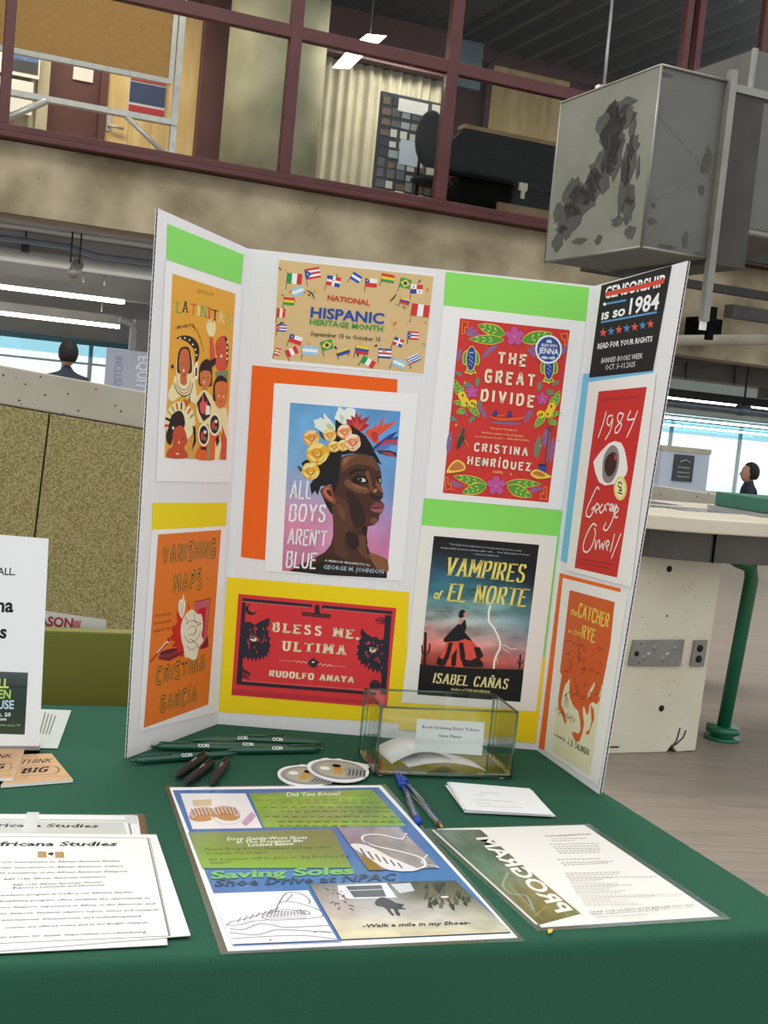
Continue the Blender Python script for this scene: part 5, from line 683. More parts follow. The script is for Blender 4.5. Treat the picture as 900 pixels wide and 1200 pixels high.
{'name': 'book_poster','plane': [[0.00902,-0.00106,0.74],[0.99969,-0.02508,0.0],[0.00088,0.03489,0.99939],[-0.02506,-0.99908,0.0349]],'q': [382,5166,2537,5207,2570,2397,493,2359],'label': 'book cover of a boy wearing a flower crown, at board centre','cat': 'poster','paper': 'f4f1ee','lay': 1,'group': 'book cover posters on the display board','th': 3,'art': [('G',[645,4900,2297,4927,2327,2419,751,2387],[['66a3d0','6aa6d6','5f9ad6'],['72addb','6fa9dc','5f9bd8'],['7fb0d9','7caedb','6ea4da'],['a2a6c6','a9abd0','7fa3d6'],['d98aa6','d696b8','b98fc0'],['cf7f9d','d98fb0','d77fa8'],['c8708c','cf86a4','c9708f']],0.22,(4,6)),('P','e9eee0',[1018,4669,1116,4701,1210,4643,1323,4631,1342,4544,1218,4554,1083,4575],1),('P','e9eee0',[1036,4593,1145,4625,1284,4572,1334,4510,1201,4497,1085,4553],1),('P','e9eee0',[1152,4793,1224,4733,1310,4652,1280,4616,1197,4664],1),('P','e9eee0',[1091,4721,1183,4696,1255,4647,1166,4639],1),('P','edf2ea',[1324,4743,1358,4858,1375,4909,1458,4868,1499,4905,1612,4894,1634,4773,1541,4697,1434,4642,1352,4679],1),('P','c9d9c0',[1397,4795,1468,4757,1432,4664],1),('P','b9cf9a',[1210,4643,1302,4618,1331,4543,1240,4568],1),('P','b22a30',[1492,4737,1582,4734,1558,4799,1623,4772,1629,4873,1679,4777,1706,4847,1715,4747,1848,4816,1787,4698,1860,4683,1784,4609,1711,4557,1595,4591,1523,4651],0),('P','d84a3a',[1583,4723,1654,4686,1630,4817,1700,4668,1783,4743,1729,4603,1664,4575],0),('P','e2563a',[1817,4612,1927,4645,1940,4736,1971,4649,2062,4870,2045,4701,2272,4790,2108,4629,1984,4516,2039,4409,1949,4412,1874,4483,1800,4554],0),('P','c83030',[1886,4596,1977,4582,2010,4474,1945,4445,1895,4507],0),('P','27408a',[1911,4330,2034,4454,2159,4566,2287,4635,2208,4515,2294,4557,2289,4496,2132,4373,2005,4294],0),('P','c83a4a',[2099,4482,2288,4511,2285,4421,2130,4395,2000,4338],0),('P','5a78b8',[1956,4334,2127,4429,2280,4477,2134,4351,2006,4283],0),('P','27304a',[2003,4316,2181,4333,2295,4310,2297,4243,2189,4244,2029,4274],0),('P','b5404a',[2049,4298,2229,4304,2298,4232,2143,4262],0),('P','17120f',[929,4058,1036,4112,1247,4244,1364,4434,1337,4722,1432,4664,1613,4637,1804,4521,1905,4396,1959,4301,2011,4227,2095,4100,2019,4138,1945,4210,1830,4244,1651,4238,1480,4195,1489,3931,1450,3748,1361,3740,1212,3703,1176,3561,1136,3629,1086,3562,1050,3711,1127,3852,937,3969,889,4009],0),('P','17120f',[1216,3659,1383,3742,1504,3888,1569,3670,1457,3434,1425,3297,1323,3422,1255,3550],1),('P','4a2a1c',[1468,4153,1521,4192,1695,4242,1829,4250,1946,4203,2019,4138,2067,4064,2101,3944,2107,3810,2153,3679,2150,3611,2117,3581,2177,3524,2174,3411,2127,3357,2124,3271,2063,3198,1965,3166,1962,3076,1984,2897,2034,2789,2176,2723,2305,2678,2314,2463,868,2402,983,2491,1175,2598,1365,2728,1444,2848,1465,2985,1444,3208,1405,3385,1378,3562,1436,3657,1475,3840],0),('P','6b4228',[1491,4144,1696,4231,1923,4208,2022,4116,2068,3986,1937,4063,1800,4084,1667,4060,1563,3983,1498,3954],1),('P','8d5a35',[1503,4145,1566,4181,1741,4229,1635,4169,1554,4072,1514,4023],1),('P','a06a44',[1515,4135,1590,4169,1552,4094],1),('P','7b4b2e',[1597,3852,1739,3775,1876,3754,1948,3705,1885,3654,1750,3664,1632,3720,1561,3759],1),('P','93603c',[1669,3802,1831,3750,1924,3725,1790,3713,1697,3749],1),('P','5c3523',[1422,3566,1582,3536,1728,3415,1915,3342,1968,3257,1929,3185,1755,3124,1654,3002,1649,2822,1728,2693,1572,2679,1488,2852,1475,3121,1432,3342],1),('P','331c14',[1614,3674,1756,3597,1858,3472,1915,3342,1927,3208,1800,3128,1722,3234,1661,3408],1),('P','6e4630',[1466,3458,1546,3443,1625,3315,1611,3224,1525,3306],1),('P','2a1710',[1887,3159,1965,3162,1967,3031,1990,2898,1900,3025],1),('P','6a4029',[1814,2972,1944,3029,1976,2806,2067,2679,1929,2712,1851,2817],1),('P','2d1811',[1650,3047,1808,3039,1867,2887,1787,2789,1689,2870],1),('P','8a5836',[2036,2778,2267,2719,2322,2657,2335,2522,2170,2552,2067,2679],1),('P','3a2015',[1389,2708,1619,2661,1773,2449,1416,2417,1191,2419,1266,2584],1),('P','20130e',[869,2395,1005,2493,1380,2572,1991,2536,2319,2498,2327,2417,1419,2383],0),('P','8c4d33',[2043,3893,2096,3809,2146,3701,2093,3718,2029,3802],1),('P','b5795a',[1997,3709,2030,3746,2059,3724,2040,3686,2006,3683],1),('P','1c0f0b',[1616,3943,1717,4015,1852,4006,1924,3961,1854,3984,1720,3975,1647,3919],1),('P','1c0f0b',[1664,3858,1770,3924,1884,3901,1959,3829,1871,3805,1738,3786,1680,3803],1),('E','d9cfc4',[1815,3854,58,-7,-3,-29]),('E','20140f',[1792,3854,29,3,3,-29]),('E','f4efe8',[1848,3857,16,1,1,-16]),('P','1c0f0b',[2028,3926,2097,3916,2111,3837,2060,3828],1),('E','d4c8bc',[2079,3870,20,2,3,-27]),('E','20140f',[2070,3869,11,1,2,-20]),('L','1c0f0b',13.4,[2034,3982,2054,4011,2096,3993],1,0),('P','241310',[1963,3661,2045,3635,2139,3633,2105,3596,2003,3598],1),('P','7c4a35',[1856,3966,1910,3993,1958,3841,1990,3731,1959,3706,1913,3836],1),('P','84404a',[1971,3460,2075,3548,2178,3512,2178,3467,2084,3459],1),('P','a5595a',[1973,3442,2085,3443,2178,3461,2157,3398,2045,3394],1),('L','2a120f',11.2,[1961,3445,2084,3456,2181,3474],1,0),('P','7a4a30',[1988,3281,2075,3311,2113,3270,2062,3209,2004,3226],1),('P','8a4a30',[1232,3638,1273,3720,1375,3708,1407,3609,1464,3480,1420,3465,1315,3511,1253,3573],1),('P','c8704a',[1258,3641,1297,3700,1355,3683,1325,3647,1378,3562,1417,3498,1335,3535,1286,3587],1),('P','3a1a12',[1302,3656,1358,3650,1389,3563,1330,3591],1),('P','e8a040',[1129,4423,1099,4352,1035,4297,945,4297,896,4360,878,4438,935,4500,1016,4523,1086,4486],1),('P','f6d48a',[892,4425,957,4517,1068,4515,1035,4469,952,4443],1),('P','f6d48a',[1112,4434,1108,4347,1027,4296,1034,4346],1),('P','f6d48a',[902,4389,977,4298,998,4337,945,4381],1),('E','e88848',[1004,4411,59,-15,-13,-50]),('P','e8a040',[960,4419,1000,4457,1045,4427,1017,4400],1),('P','f6d48a',[968,4401,1007,4372,1043,4409,1005,4396],1),('L','a04a1e',6.1,[948,4418,999,4462,1052,4422,1019,4376,981,4397,1002,4426,1018,4412],1,1),('L','7a3a18',6.1,[903,4371,976,4316,1060,4337,1096,4408],1,1),('P','efb34a',[1373,4484,1359,4423,1297,4381,1234,4397,1179,4437,1184,4503,1215,4550,1281,4568,1342,4547],1),('P','f7dc92',[1181,4486,1233,4559,1322,4558,1296,4521,1229,4500],1),('P','f7dc92',[1357,4493,1354,4423,1289,4383,1295,4423],1),('P','f7dc92',[1189,4457,1249,4384,1266,4415,1224,4450],1),('E','e8913a',[1271,4474,47,-12,-10,-40]),('P','efb34a',[1235,4481,1267,4512,1304,4488,1281,4466],1),('P','f7dc92',[1242,4467,1273,4443,1302,4473,1272,4463],1),('L','a04a1e',4.9,[1226,4480,1267,4515,1309,4483,1283,4446,1252,4463,1269,4486,1282,4476],1,1),('L','7a3a18',4.9,[1190,4442,1248,4399,1315,4415,1345,4472],1,1),('P','f0a060',[1598,4557,1577,4490,1519,4436,1439,4455,1379,4498,1387,4572,1426,4632,1501,4646,1567,4625],1),('P','fae0b0',[1382,4560,1443,4647,1548,4645,1517,4602,1438,4577],1),('P','fae0b0',[1590,4568,1586,4486,1509,4438,1516,4486],1),('P','fae0b0',[1391,4526,1463,4440,1482,4476,1432,4518],1),('E','e8694a',[1487,4547,56,-15,-12,-47]),('P','f0a060',[1446,4554,1483,4590,1527,4562,1500,4536],1),('P','fae0b0',[1453,4538,1491,4510,1525,4544,1489,4533],1),('L','a04a1e',5.8,[1435,4553,1483,4595,1533,4557,1502,4513,1466,4533,1486,4560,1501,4548],1,1),('L','7a3a18',5.8,[1392,4508,1461,4457,1541,4476,1575,4543],1,1),('P','edb23a',[1440,4319,1432,4265,1375,4237,1316,4229,1273,4271,1266,4334,1304,4384,1362,4394,1412,4376],1),('P','f8e08a',[1271,4320,1319,4387,1399,4386,1376,4353,1315,4333],1),('P','f8e08a',[1432,4327,1429,4264,1370,4227,1375,4263],1),('P','f8e08a',[1278,4294,1334,4228,1349,4256,1310,4288],1),('E','d98a2a',[1353,4310,43,-11,-9,-36]),('P','edb23a',[1321,4316,1350,4344,1383,4322,1363,4302],1),('P','f8e08a',[1327,4303,1355,4282,1382,4308,1354,4300],1),('L','a04a1e',4.5,[1312,4315,1349,4347,1388,4318,1364,4284,1336,4300,1352,4321,1364,4311],1,1),('L','7a3a18',4.5,[1280,4281,1332,4241,1394,4256,1420,4308],1,1),('P','efc04a',[1576,4354,1561,4296,1508,4259,1452,4263,1408,4308,1410,4370,1436,4404,1493,4427,1538,4404],1),('P','f8e69a',[1406,4355,1452,4418,1528,4417,1506,4385,1448,4367],1),('P','f8e69a',[1559,4361,1556,4301,1500,4266,1505,4300],1),('P','f8e69a',[1413,4330,1466,4267,1480,4294,1443,4324],1),('E','e0a030',[1484,4345,41,-11,-9,-34]),('P','efc04a',[1454,4351,1481,4377,1513,4356,1493,4337],1),('P','f8e69a',[1459,4338,1486,4318,1511,4343,1485,4335],1),('L','a04a1e',4.2,[1445,4350,1481,4380,1517,4353,1495,4321,1468,4335,1483,4355,1494,4346],1,1),('L','7a3a18',4.2,[1414,4317,1465,4279,1523,4294,1548,4343],1,1),('P','f2a878',[1738,4414,1730,4336,1658,4269,1574,4285,1511,4353,1511,4438,1543,4516,1635,4520,1715,4498],1),('P','fbdcb8',[1506,4418,1575,4515,1692,4513,1657,4465,1569,4437],1),('P','fbdcb8',[1739,4427,1734,4336,1648,4282,1657,4335],1),('P','fbdcb8',[1516,4380,1596,4284,1618,4325,1562,4371],1),('E','e4624a',[1624,4403,63,-16,-14,-53]),('P','f2a878',[1578,4412,1620,4452,1668,4420,1638,4392],1),('P','fbdcb8',[1586,4393,1628,4362,1666,4401,1626,4388],1),('L','a04a1e',6.5,[1565,4411,1619,4457,1675,4415,1641,4366,1600,4388,1623,4419,1640,4405],1,1),('L','7a3a18',6.5,[1518,4361,1594,4303,1683,4324,1722,4400],1,1),('P','eeb030',[1300,4205,1236,4085,1154,4011,1038,4037,961,4116,961,4227,1010,4323,1127,4338,1245,4301],1),('P','f8dc78',[957,4206,1047,4333,1200,4331,1155,4267,1040,4231],1),('P','f8dc78',[1262,4218,1256,4098,1143,4028,1154,4097],1),('P','f8dc78',[970,4156,1075,4030,1104,4084,1031,4145],1),('E','e0902a',[1112,4187,82,-21,-18,-69]),('P','eeb030',[1051,4198,1106,4251,1169,4209,1130,4171],1),('P','f8dc78',[1062,4173,1117,4133,1166,4183,1113,4166],1),('L','a04a1e',8.5,[1034,4196,1105,4257,1178,4201,1133,4138,1079,4167,1110,4207,1132,4189],1,1),('L','7a3a18',8.5,[972,4131,1073,4055,1189,4083,1239,4182],1,1),('P','f0b534',[1178,3924,1145,3829,1068,3788,982,3803,910,3860,919,3944,953,4023,1052,4031,1125,4010],1),('P','f8e08a',[914,3926,986,4027,1106,4025,1071,3975,980,3946],1),('P','f8e08a',[1155,3936,1150,3841,1061,3786,1070,3840],1),('P','f8e08a',[925,3887,1008,3787,1030,3830,972,3878],1),('E','d98a28',[1036,3911,65,-17,-14,-54]),('P','f0b534',[989,3920,1032,3962,1082,3929,1051,3899],1),('P','f8e08a',[997,3901,1040,3868,1080,3908,1038,3895],1),('L','a04a1e',6.7,[975,3919,1031,3967,1089,3923,1053,3872,1011,3895,1035,3927,1052,3913],1,1),('L','7a3a18',6.7,[926,3867,1006,3807,1098,3829,1137,3907],1,1),('P','2c4a34',[836,3977,906,3944,900,3887],1),('P','2c4a34',[1110,4522,1157,4493,1211,4397,1143,4447],1),('T','f5f2f0','ALL',[763,3478,1082,3512,1082,3775,763,3741],(0.19,0.11,0,0.03,0.16),0,0),('T','f5f2f0','BOYS',[780,3147,1323,3184,1323,3434,780,3398],(0.19,0.11,0,0.03,0.16),0,0),('T','f5f2f0', "AREN'T",[789,2800,1371,2814,1370,3048,789,3033],(0.19,0.11,0,0.03,0.16),0,0),('T','f5f2f0','BLUE',[798,2456,1250,2470,1250,2708,798,2694],(0.19,0.11,0,0.03,0.16),0,0),('T','e9e2e0','A MEMOIR MANIFESTO by',[1373,2589,2059,2579,2059,2608,1373,2618], None,0.02,0),('T','a9c4cf','GEORGE M. JOHNSON',[1361,2475,2271,2480,2271,2541,1362,2536], None,0.03,0)]},
{'name': 'card_sheet','plane': [[0.00902,-0.00106,0.74],[0.99969,-0.02508,0.0],[0.00088,0.03489,0.99939],[-0.02506,-0.99908,0.0349]],'q': [-51,2223,2683,2238,2789,240,-2,182],'label': 'wide yellow card framing the red cover with two owls','cat': 'card','paper': 'f6d616','lay': 0,'group': 'coloured backing cards on the display board','th': 3,'art': []},
{'name': 'book_poster','plane': [[0.00902,-0.00106,0.74],[0.99969,-0.02508,0.0],[0.00088,0.03489,0.99939],[-0.02506,-0.99908,0.0349]],'q': [136,1986,2514,1981,2515,454,166,456],'label': 'red landscape cover with two dark owls, on yellow card','cat': 'poster','paper': 'dd3a3c','lay': 1,'group': 'book cover posters on the display board','th': 3,'art': [('P','c22c34',[166,548,2509,549,2509,491,165,468],0),('P','26222e',[202,1930,1250,1925,1248,1879,201,1878],0),('P','26222e',[1398,1927,2458,1928,2458,1876,1397,1875],0),('P','26222e',[202,1867,259,1866,303,669,223,674],0),('P','26222e',[229,675,2335,682,2334,633,228,623],0),('P','26222e',[2355,1867,2453,1864,2482,651,2395,655],0),('P','26222e',[1107,1798,1541,1801,1541,1738,1107,1740],0),('E','26222e',[1325,1880,40,3,5,-51]),('P','26222e',[1296,1854,1365,1855,1382,1787,1291,1785],0),('T','b03038','PENGUIN VITAE',[1128,1754,1528,1754,1528,1780,1128,1779], None,0,0),('E','26222e',[347,1771,85,7,8,-85]),('E','dd3a3c',[370,1796,68,6,6,-68]),('E','26222e',[2305,787,86,7,8,-81]),('L','6a2530',8.6,[2249,834,2351,814,2331,725],1,0),('L','e98a80',5.7,[207,1879,1220,1877],0,0),('L','e98a80',5.7,[1420,1877,2441,1874],0,0),('L','e98a80',5.7,[302,687,2362,705],0,0),('P','26222e',[241,1555,335,1586,424,1543,504,1607,635,1670,636,1561,593,1500,645,1461,630,1403,674,1357,656,1310,690,1250,660,1204,682,1148,643,1136,654,1074,607,1093,607,1029,563,1072,547,1001,513,1062,486,985,457,1051,423,985,394,1052,366,992,337,1058,302,1009,271,1098],0),('E','efe3b8',[420,1335,52,-14,-11,-41]),('E','26222e',[407,1360,45,4,3,-31]),('L','e9d9b0',5.7,[361,1365,470,1351],0,0),('P','26222e',[2015,1638,2115,1546,2205,1507,2255,1529,2306,1476,2378,1505,2409,993,2379,950,2348,1031,2321,956,2284,1040,2256,968,2219,1058,2191,992,2159,1081,2124,1026,2099,1105,2062,1073,2049,1153,2004,1138,2014,1214,1973,1227,2006,1300,1974,1343,2015,1393,1987,1448,2036,1475,2013,1537],0),('E','efe3b8',[2222,1324,49,23,18,-39]),('E','26222e',[2231,1351,46,4,3,-32]),('L','e9d9b0',5.7,[2162,1354,2273,1340],0,0),('P','c8404a',[410,1502,416,1531,430,1504,424,1478],0),('P','c8404a',[461,1342,467,1371,481,1344,475,1317],0),('P','c8404a',[416,1380,422,1410,436,1382,430,1356],0),('P','c8404a',[359,1259,364,1288,378,1261,372,1234],0),('P','c8404a',[376,1402,382,1432,396,1404,390,1378],0),('P','c8404a',[487,1307,493,1336,507,1308,501,1282],0),('P','c8404a',[333,1299,339,1329,352,1301,346,1275],0),('P','c8404a',[358,1192,364,1222,378,1194,372,1168],0),('P','c8404a',[559,1327,565,1356,579,1329,573,1302],0),('P','c8404a',[542,1492,548,1521,562,1494,556,1467],0),('P','c8404a',[434,1488,440,1518,453,1490,447,1464],0),('P','c8404a',[410,1474,416,1503,430,1476,424,1449],0),('P','c8404a',[333,1266,339,1295,353,1268,347,1241],0),('P','c8404a',[347,1464,353,1493,367,1466,361,1440],0),('P','c8404a',[354,1367,360,1396,374,1369,367,1342],0),('P','c8404a',[427,1433,433,1462,447,1435,440,1408],0),('P','c8404a',[491,1325,497,1355,511,1327,505,1301],0),('P','c8404a',[445,1360,451,1389,465,1362,459,1335],0),('P','c8404a',[543,1291,549,1320,563,1293,557,1266],0),('P','c8404a',[348,1225,354,1255,368,1227,362,1201],0),('P','c8404a',[594,1328,600,1357,614,1329,608,1303],0),('P','c8404a',[565,1389,571,1418,585,1390,579,1364],0),('P','c8404a',[466,1346,472,1375,486,1347,480,1321],0),('P','c8404a',[438,1203,443,1232,457,1204,451,1178],0),('P','c8404a',[475,1135,481,1164,495,1136,489,1110],0),('P','c8404a',[447,1483,453,1512,466,1485,460,1458],0),('P','c8404a',[2170,1091,2176,1120,2190,1092,2184,1066],0),('P','c8404a',[2151,1423,2157,1452,2171,1424,2165,1398],0),('P','c8404a',[2102,1402,2108,1432,2122,1404,2116,1377],0),('P','c8404a',[2375,1060,2381,1089,2395,1061,2389,1035],0),('P','c8404a',[2299,1203,2305,1232,2319,1204,2313,1178],0),('P','c8404a',[2271,1375,2277,1405,2291,1377,2285,1351],0),('P','c8404a',[2134,1220,2140,1249,2154,1222,2148,1195],0),('P','c8404a',[2136,1414,2142,1443,2156,1415,2150,1389],0),('P','c8404a',[2351,1272,2357,1302,2371,1274,2365,1247],0),('P','c8404a',[2194,1306,2200,1336,2214,1308,2208,1281],0),('P','c8404a',[2118,1274,2124,1304,2138,1276,2132,1249],0),('P','c8404a',[2314,1149,2320,1179,2334,1151,2328,1124],0),('P','c8404a',[2142,1427,2148,1457,2162,1429,2156,1403],0),('P','c8404a',[2285,1336,2291,1366,2305,1338,2299,1311],0),('P','c8404a',[2208,1428,2213,1457,2228,1430,2221,1403],0),('P','c8404a',[2247,1285,2253,1314,2267,1287,2261,1260],0),('P','c8404a',[2195,1269,2201,1299,2215,1271,2209,1245],0),('P','c8404a',[2153,1211,2159,1240,2173,1212,2167,1186],0),('P','c8404a',[2336,1404,2341,1433,2356,1406,2349,1379],0),('P','c8404a',[2122,1414,2128,1443,2142,1416,2136,1389],0),('P','c8404a',[2281,1179,2287,1208,2301,1180,2295,1154],0),('P','c8404a',[2105,1261,2111,1290,2125,1263,2119,1236],0),('P','c8404a',[2251,1174,2257,1204,2271,1176,2265,1150],0),('P','c8404a',[2108,1073,2114,1102,2128,1075,2122,1048],0),('P','c8404a',[2274,1390,2280,1419,2294,1392,2288,1365],0),('P','c8404a',[2327,1146,2332,1175,2347,1147,2340,1121],0),('L','26222e',8.6,[296,820,424,818],0,0),('L','26222e',8.6,[2404,1780,2220,1770],0,0),('L','26222e',8.5,[290,884,366,781],0,0),('L','26222e',8.6,[2404,1778,2301,1715],0,0),('L','26222e',8.6,[301,757,409,758],0,0),('L','26222e',8.6,[2403,1783,2310,1732],0,0),('L','26222e',8.6,[301,759,360,830],0,0),('L','26222e',8.6,[2399,1829,2352,1745],0,0),('L','26222e',8.6,[301,759,365,832],0,0),('L','26222e',8.6,[2400,1812,2346,1789],0,0),('L','26222e',8.6,[296,821,396,716],0,0),('L','26222e',8.6,[2399,1826,2204,1783],0,0),('L','26222e',8.6,[301,755,415,714],0,0),('L','26222e',8.6,[2405,1767,2363,1742],0,0),('L','26222e',8.6,[303,732,424,816],0,0),('L','26222e',8.6,[2399,1823,2258,1814],0,0),('L','26222e',8.6,[295,828,371,840],0,0),('L','26222e',8.6,[2399,1827,2390,1778],0,0),('L','26222e',8.6,[301,761,418,713],0,0),('L','26222e',8.6,[2404,1777,2316,1785],0,0),('L','26222e',8.5,[289,891,406,780],0,0),('L','26222e',8.6,[2402,1794,2363,1769],0,0),('L','26222e',8.6,[296,817,388,843],0,0),('L','26222e',8.6,[2402,1792,2375,1736],0,0),('L','26222e',8.6,[292,860,425,773],0,0),('L','26222e',8.6,[2401,1802,2214,1752],0,0),('L','26222e',8.6,[291,874,421,787],0,0),('L','26222e',8.6,[2402,1792,2238,1723],0,0),('T','f4e6c0','BLESS ME,',[692,1474,2002,1467,2002,1599,692,1606],(0.3,0.16,0.5,0,0.3,0.32),0,0),('T','f4e6c0','ULTIMA',[865,1201,1814,1208,1814,1346,865,1339],(0.3,0.16,0.5,0,0.3,0.32),0,0),('T','f4e6c0','RUDOLFO ANAYA',[703,790,1979,794,1979,886,703,882],(0.34,0.16,0.1,0,0.3,0.05),0,0),('L','e9b0a0',5.7,[828,1043,1068,1046],0,0),('L','e9b0a0',5.7,[1584,1027,1831,1030],0,0),('L','f0c8b0',8.6,[1067,1057,1103,1032,1129,1063,1166,1031,1197,1063,1235,1031,1266,1063],0,0),('L','f0c8b0',8.6,[1425,1019,1456,1050,1494,1013,1525,1045,1563,1013,1594,1045,1631,1013],0,0),('P','26222e',[1251,1044,1335,1126,1426,1065,1354,972],0),('L','26222e',17.2,[1288,984,1313,1015,1359,984,1414,1012],1,0),('E','f0c8b0',[1341,1058,23,2,1,-14])]},
{'name': 'card_sheet','plane': [[0.00902,-0.00106,0.74],[0.99969,-0.02508,0.0],[0.00088,0.03489,0.99939],[-0.02506,-0.99908,0.0349]],'q': [2772,7057,4945,7045,4943,6534,2782,6557],'label': 'bright green card strip at the top of the centre board panel','cat': 'card','paper': '8fe365','lay': 0,'group': 'coloured backing cards on the display board','th': 3,'art': []},
